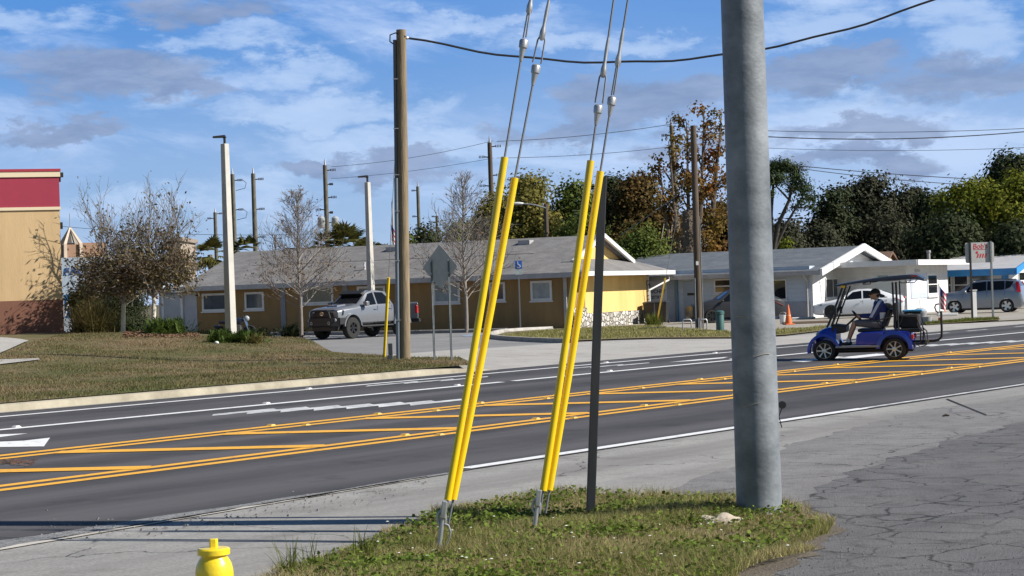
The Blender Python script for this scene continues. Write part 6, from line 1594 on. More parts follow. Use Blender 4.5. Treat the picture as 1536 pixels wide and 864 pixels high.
b = MB(); b.hexa([(.60,-.66,1.80),(.60,.66,1.80),(.36,.66,1.94),(.36,-.66,1.94)], [(.74,-.64,1.87),(.74,.64,1.87),(.40,.62,2.01),(.40,-.62,2.01)]); b.build('sun_visor', M_trim, t, bevel=.015)
b = MB(); b.hexa([(1.9,-.32,1.33),(1.9,.32,1.33),(1.3,.30,1.39),(1.3,-.30,1.39)], [(1.86,-.28,1.41),(1.86,.28,1.41),(1.32,.26,1.45),(1.32,-.26,1.45)]); b.build('hood_scoop', PS, t, bevel=.02)
b = MB(); b.hexa([(2.40,-.80,.88),(2.40,.80,.88),(2.40,.78,1.2),(2.40,-.78,1.2)], [(2.50,-.62,.88),(2.50,.62,.88),(2.47,.60,1.22),(2.47,-.60,1.22)]); b.build('front_mask', M_trim, t, bevel=.01)
b = MB(); b.box(2.44,2.52,-.44,.44,.92,1.2); gr = b.build('grille', M_trim, t, bevel=.02)
for i in range(5): pass
b = MB(); b.tube([(2.53,.075*math.cos(a)*1.35,1.08+.075*math.sin(a)) for a in np.linspace(0,2*PI,20)], .010, 5); b.tube([(2.53,.04*math.cos(a)*1.5,1.10+.03*math.sin(a)) for a in np.linspace(0,2*PI,16)], .008, 5); b.tube([(2.53,.026*math.cos(a),1.075+.065*math.sin(a)) for a in np.linspace(0,2*PI,16)], .008, 5); b.build('front_emblem', M_chrome, gr)
b = MB(); b.hexa([(2.42,-.95,.52),(2.42,.95,.52),(2.42,.95,.90),(2.42,-.95,.90)], [(2.66,-.62,.56),(2.66,.62,.56),(2.64,.62,.90),(2.64,-.62,.90)]); b.hexa([(2.1,-.98,.62),(2.44,-.95,.60),(2.44,-.95,.9),(2.1,-.98,.9)],[(2.1,-.90,.62),(2.44,-.88,.60),(2.44,-.88,.9),(2.1,-.9,.9)]); b.hexa([(2.1,.98,.62),(2.44,.95,.60),(2.44,.95,.9),(2.1,.98,.9)],[(2.1,.90,.62),(2.44,.88,.60),(2.44,.88,.9),(2.1,.9,.9)]); b.build('steel_bumper', M_trim, t, bevel=.02)
b = MB(); b.tube([(2.62,-.55,.88),(2.66,-.50,1.14),(2.64,-.38,1.20),(2.64,.38,1.20),(2.66,.50,1.14),(2.62,.55,.88)], .04, 10); b.build('bull_bar', M_trim, t, smooth=True)
b = MB(); b.box(2.1,2.5,-.62,.62,.34,.60); b.build('skid_plate', M_trim, t, bevel=.03)
for s_ in (-.5,.5):
    b = MB(); b.tube([(2.66,s_+.05*math.cos(a),.68+.06*math.sin(a)) for a in np.linspace(0,2*PI,12)], .016, 6); b.build('shackle', M_galv2, t, smooth=True)
b = MB(); b.box(-2.4,2.1,-.42,.42,.46,.6); b.tube([(-1.62,-.75,.44),(-1.62,.75,.44)], .06, 8); b.tube([(1.62,-.75,.44),(1.62,.75,.44)], .06, 8); b.build('chassis', M_trim, t)
# motorcycle beside the lamp post
mc = gnd(351, 88); t = thing('motorcycle','dark motorcycle parked by the ochre wall, mostly behind the nearer lamp post','motorcycle',mc,math.radians(-8))
PB = paint('dark_blue_paint', (.02,.03,.06), .3)
for x in (.68,-.68):
    b = MB(); b.lathe([(.22,-.05),(.29,-.06),(.31,0),(.29,.06),(.22,.05)], 24, 'y'); o = b.build('wheel', M_tyre, t, smooth=True); o.location = (x,0,.31); b = MB(); b.lathe([(.22,-.03),(.05,-.04),(.05,.04),(.22,.03)], 18, 'y'); b.build('rim', M_rims, o)
b = MB(); b.tube([(.68,.08,.31),(.45,.08,.95)], .03, 8); b.tube([(.68,-.08,.31),(.45,-.08,.95)], .03, 8); b.build('fork', M_chrome, t)
b = MB(); b.tube([(.42,-.38,1.05),(.48,-.2,1.0),(.48,.2,1.0),(.42,.38,1.05)], .02, 6); b.build('handlebar', M_trim, t)
b = MB(); b.ball((.15,0,.82), .28, 10, (1,.55,.5)); b.build('fuel_tank', PB, t, smooth=True)
b = MB(); b.ball((-.42,0,.78), .36, 10, (1,.42,.25)); b.build('seat', M_trim, t, smooth=True)
b = MB(); b.box(-.25,.3,-.17,.17,.28,.62); b.tube([(.1,-.2,.3),(-.8,-.2,.33)], .05, 8); b.build('engine', mat('engine_grey', (.2,.2,.21), .4, metal=.6), t, bevel=.03)
b = MB(); b.ball((.56,0,.92), .13, 8); b.build('headlight', M_lamp, t, smooth=True)
b = MB(); b.box(-.95,-.72,-.12,.12,.55,.66); b.build('rear_fender', PB, t, bevel=.03)
# ------------------------------------------------------------------ golf cart
cf = P(1289, 541); hc = math.atan2(.27,-.963); hv = Vector((math.cos(hc), math.sin(hc),0)); lv = Vector((-hv.y,hv.x,0))
org = cf-hv*.855-lv*.56; org.z = terr(org.x,org.y)+.003
t = thing('golf_cart','royal blue lifted golf cart with black roof driving on the road','golf cart',org,hc)
PBL = paint('royal_blue_paint', (.002,.026,.38), .0)
M_seat = mat('black_vinyl', (.016,.016,.018), .5)
M_roofp = mat('cart_roof_black', (.02,.02,.023), .22, coat=.6)
X_F, X_R = 1.71, 0.0
for x, r, tag_ in ((X_F,.27,'f'),(X_R,.275,'r')):
    for sg in (1,-1): wheel(t, x, sg*.50, r, .23, .19, 7, 'bright', .030, sg, .10 if tag_ == 'f' else 0)
# front cowl : section loft along x
b = MB(); secs = [(1.95,.46,.62,.30),(1.90,.42,.72,.40),(1.75,.46,.80,.46),(1.60,.46,.86,.49),(1.44,.40,.88,.50),(1.40,.40,.88,.50)]
for x,z0_,z1_,w_ in secs: b.v += [(x,w_,z0_),(x,w_*1.02,(z0_+z1_)/2),(x,w_*.86,z1_-.03),(x,w_*.5,z1_),(x,-w_*.5,z1_),(x,-w_*.86,z1_-.03),(x,-w_*1.02,(z0_+z1_)/2),(x,-w_,z0_)]
for i in range(len(secs)-1):
    for k_ in range(8): k2 = (k_+1)%8; b.f.append((i*8+k_,i*8+k2,(i+1)*8+k2,(i+1)*8+k_))
b.f += [tuple(range(8)), tuple((len(secs)-1)*8+k_ for k_ in reversed(range(8)))]
b.build('front_cowl', PBL, t, smooth=True, ang=50)
def fender(name, xc, zc, r0_, r1_, a0, a1, y0, y1, sg, m, flat=1.0):
    b = MB(); n = 14; V = []
    for i in range(n):
        a = a0+(a1-a0)*i/(n-1)
        for r_, y_ in ((r0_,y0),(r1_,y0),(r1_,y1),(r0_,y1+.01)): V.append((xc+r_*math.cos(a), sg*y_, zc+r_*math.sin(a)*flat))
    Fq = []
    for i in range(n-1):
        for j in range(4): j2 = (j+1)%4; Fq.append((i*4+j,i*4+j2,(i+1)*4+j2,(i+1)*4+j))
    Fq += [(0,1,2,3),tuple((n-1)*4+q for q in (3,2,1,0))]; b.add(V,Fq); return b.build(name, m, t, smooth=True, ang=45)
for sg in (1,-1):
    fender('front_fender', X_F, .27, .335, .40, math.radians(-8), math.radians(165), .36, .62, sg, PBL, 1.05)
    fender('rear_fender', X_R, .28, .345, .44, math.radians(2), math.radians(182), .30, .62, sg, PBL, 1.0)
    b = MB(); b.prism([(.93,.39),(.40,.39),(.34,.45),(.28,.56),(.25,.70),(.80,.70),(.90,.64)], sg*.50, sg*.60); b.build('side_panel', PBL, t, bevel=.012)
    b = MB(); b.box(.36,1.42,sg*.50 if sg > 0 else -.63,.63 if sg > 0 else -.50,.33,.385); b.build('rocker_step', mat('step_grey', (.28,.28,.29), .5), t, bevel=.01)
    b = MB(); b.ball((1.86,sg*.33,.66), .085, 10, (.7,1,.75)); b.build('headlight', M_lamp, t, smooth=True)
    b = MB(); b.box(-.47,-.40,sg*.50-.07,sg*.50+.07,.50,.62); b.build('tail_light', M_red, t, bevel=.02)
    b = MB(); b.tube([(1.62,sg*.49,.84),(1.42,sg*.50,1.28),(1.20,sg*.50,1.84)], .026, 8); b.tube([(1.52,sg*.49,.86),(1.12,sg*.50,1.84)], .02, 8); b.build('front_strut', M_trim, t, smooth=True)
    b = MB(); b.tube([(-.04,sg*.50,.70),(-.01,sg*.50,1.3),(.0,sg*.50,1.90)], .024, 8); b.tube([(-.11,sg*.50,.70),(-.09,sg*.50,1.90)], .018, 8); b.build('rear_strut', M_trim, t, smooth=True)
    b = MB(); b.box(1.36,1.42,sg*.60-.01,sg*.60+.10 if sg > 0 else sg*.60+.01,1.16,1.34) if sg > 0 else b.box(1.36,1.42,-.70,-.59,1.16,1.34); b.tube([(1.42,sg*.5,1.25),(1.40,sg*.62,1.25)], .014, 6); b.build('wing_mirror', M_trim, t, bevel=.015)
# rear body bridge, bulkhead, floor, chassis
b = MB(); b.prism([(.78,.40),(.30,.40),(.30,.66),(-.36,.66),(-.44,.56),(-.40,.44),(-.36,.44),(-.36,.69),(.0,.74),(.80,.70)], -.5, .5); b.build('rear_body', PBL, t, bevel=.015)
b = MB(); b.box(.78,1.46,-.5,.5,.34,.375); b.hexa([(1.40,-.48,.37),(1.46,-.48,.37),(1.46,.48,.37),(1.40,.48,.37)],[(1.46,-.48,.8),(1.52,-.48,.8),(1.52,.48,.8),(1.46,.48,.8)]); b.box(-.33,.30,-.38,.38,.33,.64); b.box(1.5,1.9,-.36,.36,.33,.5); b.build('floor', M_trim, t)
b = MB(); b.box(-.42,1.85,-.30,.30,.20,.33); b.tube([(X_F,-.5,.27),(X_F,.5,.27)], .035, 8); b.tube([(0,-.5,.28),(0,.5,.28)], .05, 8); b.tube([(1.5,.30,.24),(1.9,.2,.34)], .03, 6); b.tube([(.25,.45,.26),(1.45,.45,.26)], .03, 6); b.build('chassis', M_trim, t)
b = MB(); b.hexa([(1.52,-.46,.66),(1.52,.46,.66),(1.18,.44,.70),(1.18,-.44,.70)], [(1.52,-.46,.92),(1.52,.46,.92),(1.16,.42,.88),(1.16,-.42,.88)]); b.build('dashboard', M_trim, t, bevel=.04)
# windscreen tint
b = MB(); b.hexa([(1.575,-.46,.88),(1.575,.46,.88),(1.565,.46,.88),(1.565,-.46,.88)], [(1.185,-.46,1.84),(1.185,.46,1.84),(1.175,.46,1.84),(1.175,-.46,1.84)])
gl = bpy.data.materials.new('cart_windscreen'); gl.use_nodes = True; N, L = nt(gl); bs = N['Principled BSDF']; bs.inputs['Base Color'].default_value = (.9,.93,.95,1); bs.inputs['Roughness'].default_value = .02; bs.inputs['Transmission Weight'].default_value = 1; bs.inputs['IOR'].default_value = 1.02; MATS['cart_windscreen'] = gl
b.build('windscreen', gl, t)
# seats
b = MB(); b.box(.28,.88,-.50,.50,.70,.785); b.build('seat', M_seat, t, bevel=.03)
b = MB(); b.hexa([(.22,-.48,.80),(.32,-.48,.80),(.32,.48,.80),(.22,.48,.80)], [(.05,-.46,1.24),(.15,-.46,1.26),(.15,.46,1.26),(.05,.46,1.24)]); b.build('backrest', M_seat, t, bevel=.04)
b = MB(); b.hexa([(-.10,-.48,.76),(.02,-.48,.76),(.02,.48,.76),(-.10,.48,.76)], [(-.09,-.46,1.40),(-.01,-.46,1.40),(-.01,.46,1.40),(-.09,.46,1.40)]); b.build('rear_backrest', M_seat, t, bevel=.04)
b = MB(); b.box(-.62,-.12,-.46,.46,.66,.76); b.build('rear_seat', M_seat, t, bevel=.03)
for sg in (1,-1):
    b = MB(); b.tube([(.30,sg*.52,.82),(.42,sg*.55,.98),(.20,sg*.55,1.02),(.1,sg*.52,1.05)], .018, 6); b.build('armrest', M_trim, t, smooth=True)
    b = MB(); b.tube([(-.62,sg*.44,.40),(-.64,sg*.46,.72),(-.55,sg*.46,1.04),(-.22,sg*.46,1.06),(-.14,sg*.46,.86)], .018, 8); b.tube([(-.62,sg*.44,.40),(-.74,sg*.44,.42),(-.72,sg*.45,.66),(-.64,sg*.46,.74)], .016, 6); b.build('grab_rail', M_trim, t, smooth=True)
b = MB(); b.box(-.78,-.42,-.46,.46,.36,.40); b.build('rear_footrest', M_trim, t, bevel=.01)
# roof : curved shell rising to the rear
n = 12; b = MB(); V = []; Fq = []
for i in range(n):
    f = i/(n-1); x = 1.38-2.14*f; zz = 1.85+.14*f+.015*math.sin(PI*f)-(.07*((f-.86)/.14)**2 if f > .86 else 0); th_ = .03+.075*math.sin(PI*min(1,f*.62+.05))**1.2*(1 if f < .9 else (1-f)/.1*.75+.25)
    w_ = .585*(1 if 0 < i < n-1 else .93)
    V += [(x,w_,zz),(x,w_*.97,zz+th_*.6),(x,w_*.8,zz+th_),(x,-w_*.8,zz+th_),(x,-w_*.97,zz+th_*.6),(x,-w_,zz),(x,-w_*.9,zz-.02),(x,w_*.9,zz-.02)]
for i in range(n-1):
    for k_ in range(8): k2 = (k_+1)%8; Fq.append((i*8+k_,i*8+k2,(i+1)*8+k2,(i+1)*8+k_))
Fq += [tuple(range(8)), tuple((n-1)*8+k_ for k_ in reversed(range(8)))]
b.add(V,Fq); rf = b.build('roof', M_roofp, t, smooth=True, ang=55)
b = MB(); b.box(-.62,-.46,.582,.592,2.02,2.055); b.build('red_marker', M_red, rf)
b = MB(); b.box(1.14,1.24,.555,.585,1.80,1.86); b.build('amber_marker', mat('amber_lens', (.8,.45,.02), .3), rf)
for xx in (.62,-.30,-.45):
    b = MB(); b.tube([(xx+.14,.5,1.93),(xx+.08,.53,1.875),(xx-.08,.53,1.875),(xx-.14,.5,1.94)], .011, 6); b.build('roof_handle', M_trim, rf, smooth=True)
# steering wheel and column
sc = Vector((.90,.28,1.10)); ax = Vector((.72,0,-.62)).normalized(); u_ = Vector((0,1,0)); v_ = ax.cross(u_)
b = MB(); b.tube([sc+(u_*math.cos(a)+v_*math.sin(a))*.165 for a in np.linspace(0,2*PI,28)], .017, 8); 
for a in (PI/2, PI*7/6, PI*11/6): b.tube([sc+ax*.03, sc+(u_*math.cos(a)+v_*math.sin(a))*.16], .012, 6)
b.build('steering_wheel', M_trim, t, smooth=True)
b = MB(); b.tube([sc+ax*.02, sc+ax*.5], .025, 8); b.build('steering_column', M_trim, t)
# hitch mast
b = MB(); b.box(-.95,-.38,-.03,.03,.40,.46); b.tube([(-.90,0,.43),(-1.02,0,.45),(-1.10,0,.52),(-1.11,0,.7),(-1.11,0,1.15)], .03, 10); b.tube([(-1.05,0,1.10),(-.99,0,1.16),(-.96,0,1.25),(-.99,0,1.32),(-1.07,0,1.33)], .018, 8); b.build('hitch_mast', M_trim, t, smooth=True)
b = MB(); b.box(-.80,-.74,-.035,.035,.395,.465); b.build('hitch_pin', mat('brass', (.45,.33,.12), .4, metal=.6), t)
b = MB(); b.tube([(-.46,.1,.40),(-.58,.12,.30),(-.72,.1,.33),(-.8,.05,.40)], .01, 5); b.build('hitch_cable', M_black, t)
# things carried
o = MB().box(-.24,.24,-.30,.30,0,.34).build('black_bag', mat('bag_black', (.014,.014,.016), .8, (.02,.02,.022), 9), None, bevel=.05); tag(o, 'black soft bag on the rear seat of the golf cart', 'bag'); o.location = org+Matrix.Rotation(hc,3,'Z')@Vector((-.36,.05,.765)); o.rotation_euler = (0,0,hc)
ct = thing('cooler','cooler box with bright blue lid on the bag at the cart rear','cooler',org+Matrix.Rotation(hc,3,'Z')@Vector((-.42,-.12,1.11)),hc)
b = MB(); b.box(-.2,.2,-.15,.15,0,.0+.05); b.build('box', M_seat, ct, bevel=.01)
b = MB(); b.box(-.24,.24,-.19,.19,.053,.10); b.build('lid', mat('lid_blue', (.10,.42,.72), .4), ct, bevel=.015)
# ------------------------------------------------------------------ the driver
pt = thing('person','driver in a dark cap, sunglasses, blue and white jacket and grey shorts','person',org,hc)
M_skin = mat('skin', (.52,.30,.20), .55, (.45,.25,.17), 14, 4)
Y0 = .28
def cap(b, pts, rad): b.tube([Vector(p) for p in pts], rad, 14); [b.ball(p, r, 8) for p, r in zip(pts, rad)]
def V3(x, y, z): return (x, Y0+y, z)
b = MB()
cap(b, [V3(.38,0,.90),V3(.36,0,1.05),V3(.345,0,1.22),V3(.36,0,1.36)], [.125,.125,.14,.11])
cap(b, [V3(.36,-.15,1.365),V3(.36,.15,1.365)], [.07,.07])
cap(b, [V3(.375,0,1.36),V3(.42,0,1.52)], [.06,.052])
b.ball(V3(.455,0,1.615), .118, 12, (.95,.74,1.12)); b.ball(V3(.49,0,1.565), .075, 10, (1.0,.85,.85))
b.tube([V3(.545,0,1.64),V3(.585,0,1.59),V3(.55,0,1.575)], [.012,.02,.012], 8); b.ball(V3(.548,0,1.545), .024, 8, (.8,1.2,.5)); b.ball(V3(.535,0,1.51), .03, 8, (.9,1.1,.8))
for s_ in (1,-1): b.ball(V3(.45,s_*.085,1.605), .03, 8, (.8,.4,1.2))
hands = []
for s_ in (1,-1):
    an = V3(1.14,s_*.10,.47)
    cap(b, [V3(.40,s_*.10,.885),V3(.68,s_*.12,.92),V3(.96,s_*.12,.93)], [.105,.085,.062])
    cap(b, [V3(.96,s_*.12,.93),V3(1.03,s_*.11,.76),V3(1.13,s_*.10,.50)], [.06,.058,.038])
    cap(b, [V3(1.11,s_*.10,.44),V3(1.24,s_*.12,.415),V3(1.33,s_*.13,.41)], [.042,.036,.028])
    a_ = PI*.5-s_*1.05   # where the hand holds the wheel
    hp_ = sc+(u_*math.cos(a_)+v_*math.sin(a_)*(-.1))*.165; hp_ = sc+u_*s_*.162+v_*-.03
    el = V3(.50,s_*.25,1.08); sh = V3(.36,s_*.185,1.36)
    wr_ = Vector(hp_)-Vector((.085,s_*-.005,-.012)); wr_ = Vector((hp_.x-.09,hp_.y+s_*.0,hp_.z+.02))
    cap(b, [sh,el], [.062,.048]); cap(b, [el,tuple(wr_)], [.046,.030])
    pm = wr_.lerp(hp_, .6); cap(b, [tuple(wr_),tuple(pm)], [.030,.034])
    td = v_.normalized()
    for q in range(4):
        r0_ = pm+td*(q-1.5)*.019; k1 = hp_+td*(q-1.5)*.021+Vector((.0,0,.028)); k2 = hp_+td*(q-1.5)*.02+Vector((.028,0,.006)); k3 = hp_+td*(q-1.5)*.019+Vector((.02-.002*q,0,-.02))
        cap(b, [tuple(r0_),tuple(k1),tuple(k2),tuple(k3)], [.0115,.0105,.0095,.0085])
    th0 = pm+td*-.03; cap(b, [tuple(pm+td*.0-Vector((0,s_*.02,0))),tuple(hp_-Vector((.012,s_*.035,-.02))),tuple(hp_-Vector((-.012,s_*.045,-.012)))], [.014,.0115,.0095])
body = b.build('body', M_skin, pt); remesh(body, .0085, 3)
# jacket, slightly larger than the body
def jacket_mat():
    m = bpy.data.materials.new('jacket_cloth'); m.use_nodes = True; N, L = nt(m); bs = N['Principled BSDF']; bs.inputs['Roughness'].default_value = .75
    tc = N.new('ShaderNodeTexCoord'); sx = N.new('ShaderNodeSeparateXYZ'); L.new(tc.outputs['Object'], sx.inputs[0])
    def mth(op, a, b_=None, c_=None):
        n = N.new('ShaderNodeMath'); n.operation = op
        for i, q in enumerate((a,b_,c_)):
            if q is None: continue
            if isinstance(q,(int,float)): n.inputs[i].default_value = q
            else: L.new(q, n.inputs[i])
        return n.outputs[0]
    X, Y, Z = sx.outputs
    # white raglan strip down the sleeve and shoulder, white flank patch
    ln = mth('ADD', mth('MULTIPLY', X, .86), mth('MULTIPLY', Z, .5))
    band_ = mth('LESS_THAN', mth('ABSOLUTE', mth('SUBTRACT', ln, .995)), .032)
    up_ = mth('GREATER_THAN', Z, 1.06)
    col_ = mth('GREATER_THAN', mth('ADD', Z, mth('MULTIPLY', X, -.25)), 1.345)
    fl = mth('MULTIPLY', mth('LESS_THAN', X, .33), mth('MULTIPLY', mth('LESS_THAN', Z, 1.17), mth('GREATER_THAN', Z, .95)))
    w_ = mth('MINIMUM', mth('ADD', mth('ADD', mth('MULTIPLY', band_, up_), fl), mth('MULTIPLY', col_, mth('GREATER_THAN', X, .38))), 1.0)
    mx = N.new('ShaderNodeMix'); mx.data_type = 'RGBA'; mx.inputs[6].default_value = (.018,.03,.15,1); mx.inputs[7].default_value = (.62,.64,.68,1); L.new(w_, mx.inputs[0]); L.new(mx.outputs[2], bs.inputs['Base Color'])
    nz = N.new('ShaderNodeTexNoise'); nz.inputs['Scale'].default_value = 14; L.new(tc.outputs['Object'], nz.inputs['Vector']); bp = N.new('ShaderNodeBump'); bp.inputs['Distance'].default_value = .012; L.new(nz.outputs['Fac'], bp.inputs['Height']); L.new(bp.outputs[0], bs.inputs['Normal'])
    return m
b = MB()
cap(b, [V3(.37,0,.90),V3(.35,0,1.05),V3(.335,0,1.22),V3(.36,0,1.37)], [.17,.185,.20,.14]); cap(b, [V3(.355,-.16,1.365),V3(.355,.16,1.365)], [.10,.10]); b.tube([V3(.38,0,1.40),V3(.40,0,1.475)], [.085,.075], 14)
for s_ in (1,-1):
    hp_ = sc+u_*s_*.162+v_*-.03; wr_ = Vector((hp_.x-.10,hp_.y,hp_.z+.02)); cap(b, [V3(.36,s_*.185,1.36),V3(.50,s_*.25,1.08),tuple(wr_)], [.10,.085,.052])
j = b.build('jacket', jacket_mat(), pt); remesh(j, .012, 3)
b = MB()
for s_ in (1,-1): cap(b, [V3(.38,s_*.10,.885),V3(.62,s_*.12,.91),V3(.88,s_*.125,.925)], [.125,.108,.088])
cap(b, [V3(.37,0,.89),V3(.36,0,.97)], [.145,.145]); sh_ = b.build('shorts', mat('grey_cloth', (.10,.105,.12), .85, (.13,.135,.15), 10), pt); remesh(sh_, .012, 3)
for s_ in (1,-1):
    b = MB(); cap(b, [V3(1.10,s_*.10,.435),V3(1.24,s_*.12,.415),V3(1.34,s_*.13,.41)], [.052,.046,.036]); o = b.build('shoe', mat('dark_shoe', (.04,.04,.045), .6), pt); remesh(o, .01, 3)
    b = MB(); b.tube([V3(1.115,s_*.10,.46),V3(1.125,s_*.10,.56)], [.048,.044], 12); b.build('sock', M_symw, pt, smooth=True)
b = MB(); b.ball(V3(.44,0,1.645), .13, 12, (1.0,.80,.92)); 
for i, v in enumerate(b.v):
    if v[2] < 1.635: b.v[i] = (v[0], v[1], 1.635)
b.hexa([V3(.50,-.07,1.638),V3(.50,.07,1.638),V3(.63,.045,1.615),V3(.63,-.045,1.615)], [V3(.50,-.07,1.66),V3(.50,.07,1.66),V3(.63,.045,1.628),V3(.63,-.045,1.628)])
b.build('cap', mat('cap_black', (.012,.012,.014), .8), pt, smooth=True, ang=50)
b = MB(); b.ball(V3(.40,0,1.59), .088, 10, (.75,.88,.75)); b.build('hair', mat('dark_hair', (.02,.014,.01), .8), pt, smooth=True)
b = MB(); b.box(.535,.56,Y0-.07,Y0+.07,1.60,1.632); b.box(.44,.55,Y0+.078,Y0+.086,1.618,1.628); b.box(.44,.55,Y0-.086,Y0-.078,1.618,1.628); b.build('sunglasses', M_carglass, pt, bevel=.006)
# ------------------------------------------------------------------ small things across the road
def scale_at(p): return F/p.y
# two-post sign
p = P(1473, 479.5); k = F/p.y
t = thing('two_post_sign','grey metal shop sign with red lettering on two thin posts','sign',p,math.radians(8))
zz = lambda py: (hz(1472)-py)/k+CAMH-p.z
hwid = 22.5/k
b = MB()
r_ = .08; dia = []
for cx_, cz_, a0 in ((hwid-r_,zz(363.5)-r_,0),(-hwid+r_,zz(363.5)-r_,PI/2),(-hwid+r_,zz(394)+r_,PI),(hwid-r_,zz(394)+r_,1.5*PI)):
    for q in range(5): a = a0+q*PI/8; dia.append((cx_+r_*math.cos(a), cz_+r_*math.sin(a)))
b.prism(dia, 0, .012); pan = b.build('panel', mat('sign_panel_grey', (.46,.46,.45), .5, (.40,.40,.39), 2), t)
for dx, m in ((-15.5,M_black),(17,M_post)):
    b = MB(); b.box(dx/k-.035,dx/k+.035,-.075,-.004,-.3,zz(362)); b.build('post', m, t)
M_rt = mat('sign_red_lettering', (.50,.03,.045), .5)
text('lettering', "Bob's", 9/k*1.2, M_rt, pan, (.03,-.004,zz(369.5)), (PI/2,0,0), .002, 'CENTER', .002, .15, 1.0)
b = MB()
for i in range(9): b.box(.03-.30+i*.065,.03-.26+i*.065,-.006,-.002,zz(374.6),zz(373.6))
b.build('small_red_line', M_rt, pan)
b = MB(); b.lathe([(.055,-.006),(.055,-.002)], 12, 'y', (-.12,0,zz(378.5)))
for i in range(4):
    x0 = -.14+i*.115; b.hexa([(x0,-.006,zz(386.5)),(x0+.055,-.006,zz(386.5)),(x0+.055,-.002,zz(386.5)),(x0,-.002,zz(386.5))],[(x0+.05,-.006,zz(380.5)),(x0+.115,-.006,zz(380.5)),(x0+.115,-.002,zz(380.5)),(x0+.05,-.002,zz(380.5))])
b.build('red_emblem', M_rt, pan)
# white bollard
def post_(name, label, px, py, top, w, m, cat, square=True, group=None):
    p = P(px, py); k = F/p.y; h = (py-top)/k; t = thing(name, label, cat, p, .2, group); b = MB()
    if square: b.box(-w/2,w/2,-w/2,w/2,-.1,h)
    else: b.lathe([(w/2,-.1),(w/2,h-.06),(w*.42,h-.01),(w*.2,h)], 18)
    b.build('shaft', m, t, smooth=not square, bevel=.01 if square else 0); return t, h, k
t, h, k = post_('white_bollard','white square bollard beside the dark post of the grey sign',1461.5,479,436,.19,M_wtrim,'bollard')
b = MB(); b.box(-.12,.12,-.12,.12,h,h+.04); b.build('cap', M_wtrim, t)
t, h, k = post_('green_pedestal','green cylindrical utility pedestal right of the wooden pole',1080.5,497,466.5,.30,mat('pedestal_green', (.05,.13,.12), .5, (.04,.10,.10), 3),'utility box',False)
b = MB(); b.lathe([(.165,h-.12),(.165,h-.02),(.11,h+.02)], 18); b.build('cap', MATS['pedestal_green'], t, smooth=True)
def cone(px, py, top, label):
    p = P(px, py); k = F/p.y; h = (py-top)/k; t = thing('traffic_cone', label, 'traffic cone', p, .3); M_or = mat('cone_orange', (.72,.15,.02), .5, (.6,.13,.03), 4); b = MB(); b.lathe([(h*.19,.04),(h*.035,h),(h*.02,h)], 20); b.build('cone_body', M_or, t, smooth=True, ang=50)
    b = MB(); b.box(-h*.24,h*.24,-h*.24,h*.24,0,.04); b.build('base', M_or, t, bevel=.01)
    b = MB(); b.lathe([(h*.125,h*.45),(h*.085,h*.68)], 20); b.build('reflective_band', mat('cone_band', (.75,.42,.28), .4), t)
cone(1183, 487, 457, 'orange traffic cone on the concrete right of the steel pole')
t, h, k = post_('orange_marker','small orange marker behind the golf cart mast',1410.5,484.5,476,.16,mat('marker_orange', (.75,.18,.05), .5),'marker',False)
p = P(1175, 486); k = F/p.y; t = thing('white_bucket','white bucket standing left of the orange cone','bucket',p); b = MB(); b.lathe([(.13,0),(.16,.36),(.17,.36),(.17,.40),(.15,.40),(.12,.05)], 20); b.build('pail', M_wtrim, t, smooth=True, ang=40); b = MB(); b.tube([(.165*math.cos(a),0,.36+.16*math.sin(a)) for a in np.linspace(0,PI,10)], .008, 5); b.build('handle', M_galv2, t)
# kerb stop near the cone
p = P(1208, 485.5); o = MB().box(-1.0,1.0,-.08,.08,0,.11).build('wheel_stop', mat('timber_brown', (.16,.11,.08), .9), None, bevel=.02); o.location = p; o.rotation_euler = (0,0,.1); tag(o, 'low brown timber wheel stop right of the orange cone', 'wheel stop')
p = P(1200, 478); 
p = P(978, 494.5); o = MB().box(-.56,.56,-.22,.22,0,.09).build('drain_mat', M_black, None, bevel=.02); o.location = p; tag(o, 'black flat edging block in the grass before the stone pillar', 'block')
# bins
def bin_(px, depth, top, label, rz):
    p = gnd(px, depth); k = F/depth; h = (hz(px)-top)/k+CAMH-p.z; t = thing('wheelie_bin', label, 'bin', p, rz); m = mat('bin_dark', (.02,.021,.025), .55)
    b = MB(); b.hexa([(-.24,-.27,.06),(.24,-.27,.06),(.24,.27,.06),(-.24,.27,.06)], [(-.31,-.36,h-.12),(.31,-.36,h-.12),(.31,.34,h-.12),(-.31,.34,h-.12)]); b.build('bin_body', m, t, bevel=.02)
    b = MB(); b.hexa([(-.34,-.39,h-.115),(.34,-.39,h-.115),(.34,.40,h-.115),(-.34,.40,h-.115)], [(-.31,-.34,h-.04),(.31,-.34,h-.04),(.31,.36,h),(-.31,.36,h)]); b.build('lid', m, t, bevel=.02)
    for s_ in (-1,1): b = MB(); b.lathe([(.1,-.03),(.1,.03)], 14, 'x', (s_*.27,.25,.1)); b.build('wheel', M_tyre, t)
    b = MB(); b.tube([(-.25,.40,h-.18),(-.25,.46,h-.16),(.25,.46,h-.16),(.25,.40,h-.18)], .015, 6); b.build('handle', m, t)
bin_(975, 101, 452, 'dark wheelie bin half behind the stone pillar', -.4)
bin_(992, 100, 451, 'dark wheelie bin right of the similar half hidden one', -.3)
# pipe loops at the wooden pole
for px, wpx, lab in ((1031,13,'left grey pipe guard loop at the dark wooden pole'),(1056,10,'right grey pipe guard loop at the dark wooden pole')):
    p = P(px, 497); k = F/p.y; w_ = wpx/k/2; b = MB(); b.tube([(-w_,0,0),(-w_,0,.38),(-w_*.8,0,.44),(w_*.8,0,.44),(w_,0,.38),(w_,0,0)], .028, 8); o = b.build('pipe_loop', M_galv2, smooth=True); o.location = p; tag(o, lab, 'pipe guard')
